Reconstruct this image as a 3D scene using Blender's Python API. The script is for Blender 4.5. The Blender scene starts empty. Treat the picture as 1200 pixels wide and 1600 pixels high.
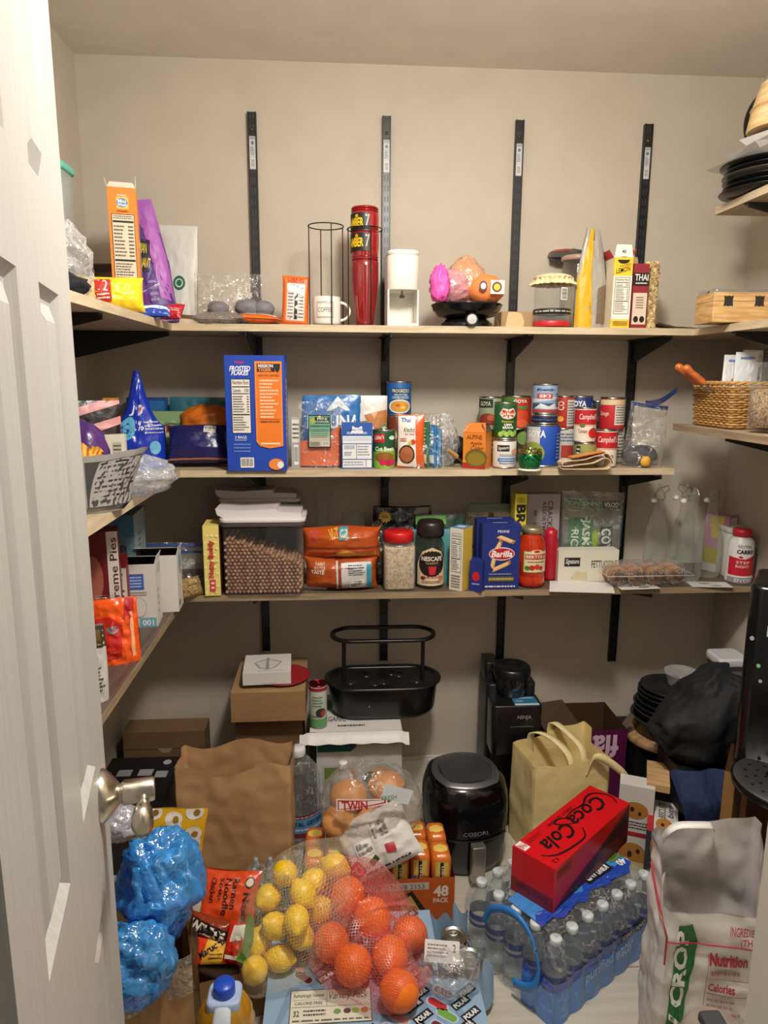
import bpy, math, random
from mathutils import Vector, Matrix, noise
SC = bpy.context.scene
COL = SC.collection
PI = math.pi
def rad(a): return a * PI / 180
V = Vector
# ---------------------------------------------------------------- camera, light, exposure
CAMZ = 1.49
FPX = 1103.2
PITCH, YAW, ROLL = 0.188702, 0.0690676, 0.0053234
_f = V((math.sin(YAW) * math.cos(PITCH), math.cos(YAW) * math.cos(PITCH), -math.sin(PITCH)))
_r0 = V((math.cos(YAW), -math.sin(YAW), 0)); _u0 = _r0.cross(_f)
_r = math.cos(ROLL) * _r0 + math.sin(ROLL) * _u0
_u = -math.sin(ROLL) * _r0 + math.cos(ROLL) * _u0
cam_d = bpy.data.cameras.new('camera'); cam = bpy.data.objects.new('camera', cam_d); COL.objects.link(cam)
cam.matrix_world = Matrix(((_r.x, _u.x, -_f.x, 0), (_r.y, _u.y, -_f.y, 0), (_r.z, _u.z, -_f.z, CAMZ), (0, 0, 0, 1)))
cam_d.sensor_fit = 'VERTICAL'; cam_d.sensor_height = 36; cam_d.lens = 36 * FPX / 1600
cam_d.clip_start = 0.02
SC.camera = cam
SC.view_settings.view_transform = 'Standard'; SC.view_settings.look = 'None'
SC.view_settings.gamma = 1; SC.view_settings.exposure = 0.28
try: SC.view_settings.use_curve_mapping = False
except Exception: pass
SC.cycles.transparent_max_bounces = 40; SC.cycles.max_bounces = 8
wd = bpy.data.worlds.new('world'); SC.world = wd; wd.use_nodes = True
wd.node_tree.nodes['Background'].inputs[0].default_value = (1.0, .93, .84, 1)
wd.node_tree.nodes['Background'].inputs[1].default_value = 0.17
ld = bpy.data.lights.new('ceiling_lamp_light', 'POINT'); ld.shadow_soft_size = .07; ld.energy = 32; ld.color = (1, .95, .87)
lo = bpy.data.objects.new('ceiling_lamp_light', ld); COL.objects.link(lo); lo.location = (.3, 1.0, 2.27)
l2 = bpy.data.lights.new('ceiling_lamp_glow', 'AREA'); l2.shape = 'DISK'; l2.size = .2; l2.energy = 12.5; l2.color = (1, .95, .87)
lo2 = bpy.data.objects.new('ceiling_lamp_glow', l2); COL.objects.link(lo2); lo2.location = (.3, 1.0, 2.386)
# ---------------------------------------------------------------- pixel rays -> world points (photo frame 1200x1600)
def at(px, py, Y):
    d = _f + (px - 600) / FPX * _r - (py - 800) / FPX * _u
    d = d * (Y / d.y); return V((d.x, d.y, d.z + CAMZ))
def atz(px, py, z):
    d = _f + (px - 600) / FPX * _r - (py - 800) / FPX * _u
    d = d * ((z - CAMZ) / d.z); return V((d.x, d.y, z))
def atx(px, py, x):
    d = _f + (px - 600) / FPX * _r - (py - 800) / FPX * _u
    d = d * (x / d.x); return V((d.x, d.y, d.z + CAMZ))
def xof(px, Y, z):
    k = (px - 600) / FPX; a = _r - k * _f; z -= CAMZ
    return -(a.y * Y + a.z * z) / a.x
def zof(py, x, Y):
    k = -(py - 800) / FPX; a = _u - k * _f
    return -(a.x * x + a.y * Y) / a.z + CAMZ
def fit(p, Y, z0):
    x0 = xof(p[0], Y, z0); x1 = xof(p[1], Y, z0); h = zof(p[2], (x0 + x1) / 2, Y) - z0
    zm = z0 + h / 2; x0 = xof(p[0], Y, zm); x1 = xof(p[1], Y, zm)
    return (x0 + x1) / 2, x1 - x0, h
# ---------------------------------------------------------------- materials
def lin(h):
    c = [int(h[i:i + 2], 16) / 255 for i in (0, 2, 4)]
    return tuple(x / 12.92 if x <= .04045 else ((x + .055) / 1.055) ** 2.4 for x in c) + (1,)
_M = {}
def M(h, rough=.45, metal=0., bump=0., bscale=60, spec=.5):
    k = (h, rough, metal, bump, bscale, spec)
    if k in _M: return _M[k]
    m = bpy.data.materials.new('m_' + h); m.use_nodes = True; nt = m.node_tree
    b = nt.nodes['Principled BSDF']; b.inputs['Base Color'].default_value = lin(h)
    b.inputs['Roughness'].default_value = rough; b.inputs['Metallic'].default_value = metal
    b.inputs['Specular IOR Level'].default_value = spec
    if bump:
        t = nt.nodes.new('ShaderNodeTexCoord'); n = nt.nodes.new('ShaderNodeTexNoise'); n.inputs['Scale'].default_value = bscale
        n.inputs['Detail'].default_value = 4
        q = nt.nodes.new('ShaderNodeBump'); q.inputs['Strength'].default_value = bump; q.inputs['Distance'].default_value = .01
        nt.links.new(t.outputs['Object'], n.inputs['Vector']); nt.links.new(n.outputs['Fac'], q.inputs['Height']); nt.links.new(q.outputs[0], b.inputs['Normal'])
    _M[k] = m; return m
def FOIL(h, rough=.28, bump=.35, bscale=22): return M(h, rough, 0., bump, bscale, .6)
def ramp_mat(name, c0, c1, rough, scale, stretch=(1, 1, 1), bump=.1, detail=4, lo=.35, hi=.65, spec=.5):
    m = bpy.data.materials.new(name); m.use_nodes = True; nt = m.node_tree; N = nt.nodes; L = nt.links
    b = N['Principled BSDF']; b.inputs['Roughness'].default_value = rough; b.inputs['Specular IOR Level'].default_value = spec
    t = N.new('ShaderNodeTexCoord'); mp = N.new('ShaderNodeMapping'); mp.inputs['Scale'].default_value = stretch
    n = N.new('ShaderNodeTexNoise'); n.inputs['Scale'].default_value = scale; n.inputs['Detail'].default_value = detail
    r = N.new('ShaderNodeValToRGB'); r.color_ramp.elements[0].color = lin(c0); r.color_ramp.elements[1].color = lin(c1)
    r.color_ramp.elements[0].position = lo; r.color_ramp.elements[1].position = hi
    L.new(t.outputs['Object'], mp.inputs[0]); L.new(mp.outputs[0], n.inputs['Vector']); L.new(n.outputs['Fac'], r.inputs[0]); L.new(r.outputs[0], b.inputs['Base Color'])
    if bump:
        q = N.new('ShaderNodeBump'); q.inputs['Strength'].default_value = bump; q.inputs['Distance'].default_value = .004
        L.new(n.outputs['Fac'], q.inputs['Height']); L.new(q.outputs[0], b.inputs['Normal'])
    return m
def CLEAR(h='f4f4f4', base=.06, rough=.08, edge=.45, bump=0., bscale=30, body='ffffff'):
    """thin clear plastic or glass: see-through, with a little of its own body colour and gloss towards the rims"""
    k = ('clr', h, base, rough, edge, bump, bscale, body)
    if k in _M: return _M[k]
    m = bpy.data.materials.new('clear_' + h); m.use_nodes = True; nt = m.node_tree; N = nt.nodes; L = nt.links
    p = N['Principled BSDF']; p.inputs['Base Color'].default_value = lin(body); p.inputs['Roughness'].default_value = rough
    p.inputs['Specular IOR Level'].default_value = .8
    tr = N.new('ShaderNodeBsdfTransparent'); tr.inputs[0].default_value = lin(h)
    mx = N.new('ShaderNodeMixShader'); lw = N.new('ShaderNodeLayerWeight'); lw.inputs[0].default_value = .22
    ma = N.new('ShaderNodeMath'); ma.operation = 'MULTIPLY_ADD'; ma.inputs[1].default_value = edge; ma.inputs[2].default_value = base
    L.new(lw.outputs['Facing'], ma.inputs[0]); L.new(ma.outputs[0], mx.inputs[0]); L.new(tr.outputs[0], mx.inputs[1]); 
    gl = N.new('ShaderNodeBsdfGlossy'); gl.inputs['Roughness'].default_value = rough
    m2 = N.new('ShaderNodeMixShader'); m2.inputs[0].default_value = .12 if base > .15 else .4
    L.new(p.outputs[0], m2.inputs[1]); L.new(gl.outputs[0], m2.inputs[2]); L.new(m2.outputs[0], mx.inputs[2])
    L.new(mx.outputs[0], N['Material Output'].inputs[0])
    if bump:
        t = N.new('ShaderNodeTexCoord'); n = N.new('ShaderNodeTexNoise'); n.inputs['Scale'].default_value = bscale; n.inputs['Detail'].default_value = 3
        q = N.new('ShaderNodeBump'); q.inputs['Strength'].default_value = bump; q.inputs['Distance'].default_value = .02
        L.new(t.outputs['Object'], n.inputs['Vector']); L.new(n.outputs['Fac'], q.inputs['Height'])
        for s in (p, gl, lw): L.new(q.outputs[0], s.inputs['Normal'])
        n2 = N.new('ShaderNodeTexNoise'); n2.inputs['Scale'].default_value = bscale * .75; n2.inputs['Detail'].default_value = 2; n2.inputs['Distortion'].default_value = .6; L.new(t.outputs['Object'], n2.inputs['Vector'])
        w1 = N.new('ShaderNodeMath'); w1.operation = 'SUBTRACT'; w1.inputs[1].default_value = .5; w2 = N.new('ShaderNodeMath'); w2.operation = 'ABSOLUTE'
        w3 = N.new('ShaderNodeMapRange'); w3.inputs['From Min'].default_value = 0; w3.inputs['From Max'].default_value = .022; w3.inputs['To Min'].default_value = .38; w3.inputs['To Max'].default_value = 0
        w4 = N.new('ShaderNodeMath'); w4.operation = 'ADD'; w4.use_clamp = True
        L.new(n2.outputs['Fac'], w1.inputs[0]); L.new(w1.outputs[0], w2.inputs[0]); L.new(w2.outputs[0], w3.inputs[0]); L.new(w3.outputs[0], w4.inputs[0]); L.new(ma.outputs[0], w4.inputs[1]); L.new(w4.outputs[0], mx.inputs[0])
    _M[k] = m; return m
FILM = lambda base=.07: CLEAR('fafaf8', base * .6, .12, .25, .9, 28)
GLASS = lambda: CLEAR('fafbfa', .02, .03, .3)
def as_mat(c): return M(c) if isinstance(c, str) else c
# ---------------------------------------------------------------- mesh builder
_TXT = {}
def txt_mesh(s, bold=.012, shear=0.):
    k = (s, bold, shear)
    if k not in _TXT:
        c = bpy.data.curves.new('t', 'FONT'); c.body = s; c.size = 1; c.offset = bold; c.shear = shear; c.resolution_u = 2
        o = bpy.data.objects.new('t', c); me = o.to_mesh()
        vs = [(v.co.x, v.co.y) for v in me.vertices]; fs = [tuple(p.vertices) for p in me.polygons]
        o.to_mesh_clear(); bpy.data.objects.remove(o); bpy.data.curves.remove(c)
        if vs:
            x0 = min(v[0] for v in vs); x1 = max(v[0] for v in vs); y0 = min(v[1] for v in vs); y1 = max(v[1] for v in vs)
            _TXT[k] = ([((x - x0) / (x1 - x0 + 1e-9), (y - y0) / (y1 - y0 + 1e-9)) for x, y in vs], fs, (x1 - x0) / (y1 - y0 + 1e-9))
        else: _TXT[k] = ([], [], 1)
    return _TXT[k]
class Frame:
    """a printable surface: p(u, v, h) with u, v in metres from its lower left corner, h outwards"""
    def __init__(s, fn, w, h, curved=False, off=.0004): s.fn = fn; s.w = w; s.h = h; s.curved = curved; s.off = off; s.k = 0; s.step = .00016
def flat(O, U, W, w, h):
    O = V(O); U = V(U).normalized(); W = V(W).normalized(); N = U.cross(W)
    return Frame(lambda u, v, k: O + U * u + W * v + N * k, w, h)
class MB:
    def __init__(s): s.v = []; s.f = []; s.m = []; s.s = []; s.mats = []; s.uv = []; s.T = None
    def mi(s, mat):
        mat = as_mat(mat)
        if mat not in s.mats: s.mats.append(mat)
        return s.mats.index(mat)
    def add(s, vs, fs, mat, smooth=False, uvs=None):
        b = len(s.v); T = s.T
        for p in vs: s.v.append(tuple(T @ V(p)) if T is not None else tuple(p))
        s.uv.extend(uvs if uvs else [(0, 0)] * len(vs))
        i = s.mi(mat)
        for f in fs: s.f.append([b + q for q in f]); s.m.append(i); s.s.append(smooth)
    def box(s, x0, x1, y0, y1, z0, z1, mat, skip=''):
        vs = [(x, y, z) for x in (x0, x1) for y in (y0, y1) for z in (z0, z1)]
        F = {'l': (0, 1, 3, 2), 'r': (4, 6, 7, 5), 'f': (0, 4, 5, 1), 'b': (2, 3, 7, 6), 'd': (0, 2, 6, 4), 't': (1, 5, 7, 3)}
        s.add(vs, [F[k] for k in F if k not in skip], mat)
    def cbox(s, x0, x1, y0, y1, z0, z1, mat, c=.002):
        """box with chamfered edges"""
        s.rbox(x0, x1, y0, y1, z0, z1, mat, c * 1.0, 1, c)
    def rbox(s, x0, x1, y0, y1, z0, z1, mat, r, n=4, c=0., smooth=True, taper=1.0):
        """box with rounded vertical edges (r) and softened top and bottom rims (c)"""
        def ring(z, ins, sc=1.0):
            o = []; rr = max(r - ins, 1e-5); X0, X1, Y0, Y1 = x0 + ins, x1 - ins, y0 + ins, y1 - ins
            cx, cy = (x0 + x1) / 2, (y0 + y1) / 2
            for (ax, ay, a0) in ((X1 - rr, Y1 - rr, 0), (X0 + rr, Y1 - rr, 90), (X0 + rr, Y0 + rr, 180), (X1 - rr, Y0 + rr, 270)):
                for k in range(n + 1):
                    a = rad(a0 + 90 * k / n); x = ax + rr * math.cos(a); y = ay + rr * math.sin(a)
                    o.append((cx + (x - cx) * sc, cy + (y - cy) * sc, z))
            return o
        R = []
        if c > 0: R = [ring(z0, c, 1), ring(z0 + c * .3, c * .3), ring(z0 + c, 0), ring(z1 - c, 0, taper), ring(z1 - c * .3, c * .3, taper), ring(z1, c, taper)]
        else: R = [ring(z0, 0), ring(z1, 0, taper)]
        m = len(R[0]); vs = [p for q in R for p in q]
        fs = [(i * m + j, i * m + (j + 1) % m, (i + 1) * m + (j + 1) % m, (i + 1) * m + j) for i in range(len(R) - 1) for j in range(m)]
        s.add(vs, fs, mat, smooth and n > 1)
        s.add(R[0], [tuple(range(m))[::-1]], mat); s.add(R[-1], [tuple(range(m))], mat)
    def lathe(s, prof, mat, n=28, c=(0, 0, 0), smooth=True, caps=True, sq=0., axis=None, a0=0, a1=360):
        """prof: (r, z) points; sq > 0 squares the section"""
        vs = []; full = abs(a1 - a0) >= 359.9; nn = n if full else n + 1
        R = axis.to_matrix().to_4x4() if axis else None
        for (r, z) in prof:
            for k in range(nn):
                a = rad(a0 + (a1 - a0) * k / n); q = 1.0
                if sq: q = 1 / max(abs(math.cos(a)), abs(math.sin(a))) * sq + (1 - sq)
                p = V((r * q * math.cos(a), r * q * math.sin(a), z))
                if R: p = R @ p
                vs.append(tuple(p + V(c)))
        fs = [(i * nn + j, i * nn + (j + 1) % nn, (i + 1) * nn + (j + 1) % nn, (i + 1) * nn + j) for i in range(len(prof) - 1) for j in range(nn if full else n)]
        s.add(vs, fs, mat, smooth)
        if caps and full:
            if prof[0][0] > 1e-4: s.add(vs[:nn], [tuple(range(nn))[::-1]], mat)
            if prof[-1][0] > 1e-4: s.add(vs[-nn:], [tuple(range(nn))], mat)
    def tube(s, path, r, mat, n=8, closed=False, flatz=1., caps=True):
        P = [V(p) for p in path]; m = len(P); vs = []; up = V((0, 0, 1))
        for i, p in enumerate(P):
            a = P[(i - 1) % m] if (closed or i > 0) else p; b = P[(i + 1) % m] if (closed or i < m - 1) else p
            t = (b - a).normalized(); q = up if abs(t.dot(up)) < .95 else V((0, 1, 0))
            e = t.cross(q).normalized(); g = e.cross(t).normalized(); rr = r[i] if isinstance(r, (list, tuple)) else r
            for k in range(n):
                w = 2 * PI * k / n; vs.append(p + e * (rr * math.cos(w)) + g * (rr * flatz * math.sin(w)))
        fs = [(i * n + k, i * n + (k + 1) % n, ((i + 1) % m) * n + (k + 1) % n, ((i + 1) % m) * n + k) for i in range(m if closed else m - 1) for k in range(n)]
        s.add(vs, fs, mat, True)
        if not closed and caps: s.add(vs[:n], [tuple(range(n))], mat); s.add(vs[-n:], [tuple(range(n))[::-1]], mat)
    def grid(s, fn, nu, nv, mat, smooth=True, wrap=False, rev=False):
        vs = []; uv = []
        for j in range(nv + 1):
            for i in range(nu + 1): vs.append(fn(i / nu, j / nv)); uv.append((i / nu, j / nv))
        m = nu + 1
        fs = [(j * m + i, j * m + i + 1, (j + 1) * m + i + 1, (j + 1) * m + i) for j in range(nv) for i in range(nu)]
        if rev: fs = [f[::-1] for f in fs]
        s.add(vs, fs, mat, smooth, uv)
    def prism(s, poly, O, U, W, t, mat):
        """outline poly (u, v) in the plane O, U, W pushed t along U x W"""
        O = V(O); U = V(U).normalized(); W = V(W).normalized(); N = U.cross(W); n = len(poly)
        a = [O + U * p[0] + W * p[1] for p in poly]; b = [q + N * t for q in a]
        s.add(a + b, [tuple(range(n))[::-1], tuple(range(n, 2 * n))] + [(i, (i + 1) % n, n + (i + 1) % n, n + i) for i in range(n)], mat)
    # ---- printing
    def _lay(s, F): F.k += 1; return F.off + F.k * (F.step if F.curved else .00012)
    def pquad(s, F, u0, v0, u1, v1, mat, rot=0, h=None):
        h = s._lay(F) if h is None else h
        n = max(1, min(26, int((u1 - u0) / .006))) if F.curved else 1; m = max(1, min(26, int((v1 - v0) / .008))) if F.curved else 1
        cu, cv = (u0 + u1) / 2, (v0 + v1) / 2; c, d = math.cos(rad(rot)), math.sin(rad(rot)); vs = []
        for j in range(m + 1):
            for i in range(n + 1):
                x = u0 + (u1 - u0) * i / n - cu; y = v0 + (v1 - v0) * j / m - cv
                vs.append(F.fn(cu + x * c - y * d, cv + x * d + y * c, h))
        s.add(vs, [(j * (n + 1) + i, j * (n + 1) + i + 1, (j + 1) * (n + 1) + i + 1, (j + 1) * (n + 1) + i) for j in range(m) for i in range(n)], mat, F.curved)
    def ppoly(s, F, pts, mat):
        h = s._lay(F); cu = sum(p[0] for p in pts) / len(pts); cv = sum(p[1] for p in pts) / len(pts); n = len(pts)
        if not F.curved: s.add([F.fn(p[0], p[1], h) for p in pts], [tuple(range(n))], mat); return
        q = []
        for i in range(n):
            a, b = pts[i], pts[(i + 1) % n]; k = max(1, int(math.hypot(a[0] - b[0], a[1] - b[1]) / .008)); q += [(a[0] + (b[0] - a[0]) * j / k, a[1] + (b[1] - a[1]) * j / k) for j in range(k)]
        pts = q; n = len(pts); R = max(3, min(9, int(max(abs(p[0] - cu) + abs(p[1] - cv) for p in pts) / .007))); vs = [F.fn(cu, cv, h)]
        for k in range(1, R + 1): vs += [F.fn(cu + (p[0] - cu) * k / R, cv + (p[1] - cv) * k / R, h) for p in pts]
        fs = [(0, 1 + i, 1 + (i + 1) % n) for i in range(n)]
        for k in range(R - 1): fs += [(1 + k * n + i, 1 + (k + 1) * n + i, 1 + (k + 1) * n + (i + 1) % n, 1 + k * n + (i + 1) % n) for i in range(n)]
        s.add(vs, fs, mat, True)
    def ptext(s, F, t, u0, v0, u1, v1, mat, rot=0, bold=.012, shear=0., keep=False, arc=0.):
        vs, fs, ar = txt_mesh(t, bold, shear)
        if not vs: return
        h = s._lay(F) + .00008; cu, cv = (u0 + u1) / 2, (v0 + v1) / 2; w, hh = u1 - u0, v1 - v0
        if rot % 180 == 90: w, hh = hh, w
        if keep:
            if w / hh > ar: w = hh * ar
            else: hh = w / ar
        c, d = math.cos(rad(rot)), math.sin(rad(rot)); o = []
        for x, y in vs:
            X = (x - .5) * w; Yy = (y - .5) * hh + arc * hh * (1 - (2 * x - 1) ** 2)
            o.append(F.fn(cu + X * c - Yy * d, cv + X * d + Yy * c, h))
        s.add(o, fs, mat)
    def prints(s, F, items):
        """items in fractions of the frame"""
        w, h = F.w, F.h; rng = random.Random(7)
        for it in items:
            k = it[0]
            if k == 'r': s.pquad(F, it[1] * w, it[2] * h, it[3] * w, it[4] * h, it[5], it[6] if len(it) > 6 else 0)
            elif k == 't': s.ptext(F, it[1], it[2] * w, it[3] * h, it[4] * w, it[5] * h, it[6], **(it[7] if len(it) > 7 else {}))
            elif k == 'e': s.ppoly(F, [((it[1] + it[3] * math.cos(a * PI / 12)) * w, (it[2] + it[4] * math.sin(a * PI / 12)) * h) for a in range(24)], it[5])
            elif k == 'p': s.ppoly(F, [(p[0] * w, p[1] * h) for p in it[1]], it[2])
            elif k == 'b':
                u0, v0, u1, v1 = it[1] * w, it[2] * h, it[3] * w, it[4] * h; s.pquad(F, u0, v0, u1, v1, 'e8e6e0')
                hz = s._lay(F); vert = len(it) > 5; L = (v1 - v0) if vert else (u1 - u0); x = L * .08
                while x < L * .9:
                    b = L * rng.uniform(.012, .035)
                    if vert: s.pquad(F, u0 + (u1 - u0) * .1, v0 + x, u1 - (u1 - u0) * .1, v0 + x + b, '151515', 0, hz)
                    else: s.pquad(F, u0 + x, v0 + (v1 - v0) * .15, u0 + x + b, v1 - (v1 - v0) * .1, '151515', 0, hz)
                    x += b + L * rng.uniform(.012, .035)
            elif k == 'l':   # unreadable small print, rows of word-length dashes
                u0, v0, u1, v1 = it[1] * w, it[2] * h, it[3] * w, it[4] * h; rows = it[5]; hz = s._lay(F); dy = (v1 - v0) / rows
                ragged = len(it) > 7
                for q in range(rows):
                    x = u0; y = v0 + dy * q; end = u1 - (rng.uniform(0, .4) * (u1 - u0) if ragged else 0)
                    while x < end:
                        b = min((u1 - u0) * rng.uniform(.05, .16), end - x)
                        s.pquad(F, x, y + dy * .28, x + b, y + dy * .72, it[6], 0, hz); x += b + (u1 - u0) * .025
            elif k == 'n':
                u0, v0, u1, v1 = it[1:5]; c = it[5] if len(it) > 5 else 'e4e0d4'; W = u1 - u0; H = v1 - v0
                s.prints(F, [('r', u0, v0, u1, v1, '1a1a1a'), ('r', u0 + W * .03, v0 + H * .012, u1 - W * .03, v1 - H * .012, c),
                    ('t', 'Nutrition Facts', u0 + W * .08, v1 - H * .1, u1 - W * .08, v1 - H * .03, '181818'), ('r', u0 + W * .06, v1 - H * .155, u1 - W * .06, v1 - H * .135, '181818'),
                    ('t', 'Calories', u0 + W * .08, v1 - H * .24, u0 + W * .5, v1 - H * .18, '181818'), ('t', '150', u1 - W * .3, v1 - H * .24, u1 - W * .08, v1 - H * .175, '181818'),
                    ('r', u0 + W * .06, v1 - H * .275, u1 - W * .06, v1 - H * .26, '181818'), ('l', u0 + W * .08, v0 + H * .38, u0 + W * .7, v1 - H * .3, 7, '4a4844', 1), ('l', u1 - W * .2, v0 + H * .38, u1 - W * .08, v1 - H * .3, 7, '4a4844'),
                    ('r', u0 + W * .06, v0 + H * .34, u1 - W * .06, v0 + H * .36, '181818'), ('l', u0 + W * .08, v0 + H * .05, u1 - W * .1, v0 + H * .32, 6, '5a5854', 1)])
    def build(s, name, parent=None, mat=None):
        me = bpy.data.meshes.new(name); me.from_pydata(s.v, [], s.f)
        for m in s.mats: me.materials.append(m)
        me.polygons.foreach_set('material_index', s.m); me.polygons.foreach_set('use_smooth', s.s)
        ul = me.uv_layers.new(name='uv'); idx = [0] * len(me.loops); me.loops.foreach_get('vertex_index', idx)
        ul.data.foreach_set('uv', [c for i in idx for c in s.uv[i]])
        o = bpy.data.objects.new(name, me); COL.objects.link(o)
        if parent: o.parent = parent
        return o
def tag(o, label, cat, group=None, kind=None):
    o['label'] = label; o['category'] = cat
    if group: o['group'] = group
    if kind: o['kind'] = kind
    return o
def struct(o): o['kind'] = 'structure'; return o
def place(o, loc, rz=0, rx=0, ry=0):
    o.location = loc; o.rotation_euler = (rad(rx), rad(ry), rad(rz)); return o
def empty(name, loc, rz=0, rx=0, ry=0):
    o = bpy.data.objects.new(name, None); COL.objects.link(o); return place(o, loc, rz, rx, ry)
def dup(root, loc=None, rz=None, label=None, group=None, rx=None, ry=None):
    def cp(o, par):
        c = o.copy(); COL.objects.link(c); c.parent = par
        for ch in list(o.children): cp(ch, c)
        return c
    r = cp(root, None)
    if loc is not None: r.location = loc
    e = list(r.rotation_euler)
    for i, a in enumerate((rx, ry, rz)):
        if a is not None: e[i] = rad(a)
    r.rotation_euler = e
    if label: r['label'] = label
    if group: r['group'] = group
    return r
def nz(x, y, z, s=1.): return noise.noise(V((x * s + 3.1, y * s + 7.7, z * s + 1.3)))
def rdg(x, y, z, s=1.): return 1 - 2 * abs(noise.noise(V((x * s + 3.1, y * s + 7.7, z * s + 1.3))))
def crk(x, y, z, s=1.): return .6 * rdg(x, y, z, s) + .3 * rdg(y, z, x, s * 2.2) + .15 * nz(z, x, y, s * 5)

# ---------------------------------------------------------------- generic builders
def faces(w, d, h):
    """printable frames of a box centred on x, y with base at z = 0"""
    a, b = w / 2, d / 2
    return {'front': flat((-a, -b, 0), (1, 0, 0), (0, 0, 1), w, h), 'right': flat((a, -b, 0), (0, 1, 0), (0, 0, 1), d, h),
            'left': flat((-a, b, 0), (0, -1, 0), (0, 0, 1), d, h), 'top': flat((-a, -b, h), (1, 0, 0), (0, 1, 0), w, d), 'back': flat((a, b, 0), (-1, 0, 0), (0, 0, 1), w, h)}
def carton(name, label, cat, p, Y, z0, d, col, rz=0, w=None, h=None, rx=0, ry=0, group=None, skip='', loc=None, sides=None, **pr):
    if p: cx, W, H = fit(p, Y, z0); w = w or W; h = h or H; loc = (cx, Y + d / 2, z0)
    mb = MB(); mb.box(-w / 2, w / 2, -d / 2, d / 2, 0, h, col, skip)
    if skip:
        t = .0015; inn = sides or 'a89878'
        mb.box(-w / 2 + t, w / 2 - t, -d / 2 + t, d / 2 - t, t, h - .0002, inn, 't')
    F = faces(w, d, h)
    if sides and not skip:
        for k in ('right', 'left'): mb.pquad(F[k], 0, 0, d, h, sides)
    for k in pr: mb.prints(F[k], pr[k])
    o = mb.build(name); place(o, loc, rz, rx, ry); tag(o, label, cat, group); o['_w'] = w; o['_h'] = h; o['_d'] = d
    return o
def flap(par, name, x0, x1, y, z, L, ang, col, axis='x'):
    """cardboard flap hinged along x at (y, z) (or along y), opened by ang from horizontal"""
    mb = MB(); a = rad(ang); c, s = math.cos(a) * L, math.sin(a) * L; t = .0012; i = min(.01, (x1 - x0) * .1)
    if axis == 'x': A = [(x0, y, z), (x1, y, z), (x1 - i, y + c, z + s), (x0 + i, y + c, z + s)]
    else: A = [(y, x1, z), (y, x0, z), (y + c, x0 + i, z + s), (y + c, x1 - i, z + s)]
    n = (V(A[1]) - V(A[0])).cross(V(A[3]) - V(A[0])).normalized() * t; B = [tuple(V(q) + n) for q in A]
    mb.add(A + B, [(3, 2, 1, 0), (4, 5, 6, 7)] + [(k, (k + 1) % 4, 4 + (k + 1) % 4, 4 + k) for k in range(4)], col)
    return mb.build(name, par)
def cyl_frame(r, z0, h, turn=0):
    """u runs over the front half of a cylinder (180 degrees)"""
    def fn(u, v, k):
        a = rad(turn) - PI / 2 + (u / (PI * r) - .5) * PI
        return V(((r + k) * math.cos(a), (r + k) * math.sin(a), z0 + v))
    return Frame(fn, PI * r, h, True, .0003)
def can(name, label, p, Y, z0, base, pr=(), turn=0, group='tins on the middle shelf', cat='can', h=None, rx=0, lid='b8b4a8', loc=None, r=None, pull=True):
    if p: cx, W, H = fit(p, Y, z0); r = r or W / 2; h = h or H; loc = (cx, Y + r, z0)
    mb = MB(); c = r * .06
    mb.lathe([(r * .9, 0), (r, 0.001), (r, .003), (r * .97, .005)], M('b8b4ac', .3, 1))
    mb.lathe([(r * .97, .005), (r * .985, .007), (r * .985, h - .007), (r * .97, h - .005)], as_mat(base), 36, caps=False)
    F = cyl_frame(r * .985, .007, h - .014, turn); mb.prints(F, pr)
    o = mb.build(name); place(o, loc, 0, rx); tag(o, label, cat, group)
    m2 = MB(); m2.lathe([(r * .97, h - .005), (r, h - .003), (r, h), (r * .95, h), (r * .93, h - .003), (r * .6, h - .003), (r * .55, h - .0025), (0.0001, h - .0025)], M(lid, .28, 1), caps=False)
    if pull: m2.tube([(r * .35 * math.cos(a / 8 * 2 * PI), r * .3 + r * .22 * math.sin(a / 8 * 2 * PI), h - .001) for a in range(8)], .0012, M(lid, .28, 1), 5, True)
    m2.build('lid', o); o['_h'] = h; o['_r'] = r
    return o
def pouch_fn(w, h, t, kind, cr, seed, top=.12, neck=1.0, nx=1.3):
    def P(u, v, side, k=0.):
        if kind == 'pillow': e = min(v, 1 - v); prof = min(1, e / .28) ** .6 if e > 0 else 0; seal = e < .05
        elif kind == 'stand': prof = min(1, (1 - v) / .75) ** .75 if v < 1 else 0; seal = v > 1 - .05
        else: prof = max(.25, 1 - v * .5); seal = False
        q = max(0, 4 * u * (1 - u)) ** .42; out = 1 - (1 - neck) * max(0, (v - .45) / .55) ** nx
        if kind == 'pillow': out *= 1 - .07 * min(1, prof) * 1.0
        T = t / 2 * prof * q
        x = (u - .5) * w * out; z = v * h
        n = crk(x + seed, z, side * .7, 9 / max(w, .08) * .12 * 10 / 2) * cr * (.25 + .75 * q) * (.3 if seal else 1)
        y = side * (T + max(n, -T * .6) + .0006 + k)
        x += nz(z * 8 + seed, side, u * 2) * cr * .6; z += nz(x * 8, seed, side) * cr * (.8 if v > .8 else .2)
        return V((x, y, z))
    return P
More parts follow.
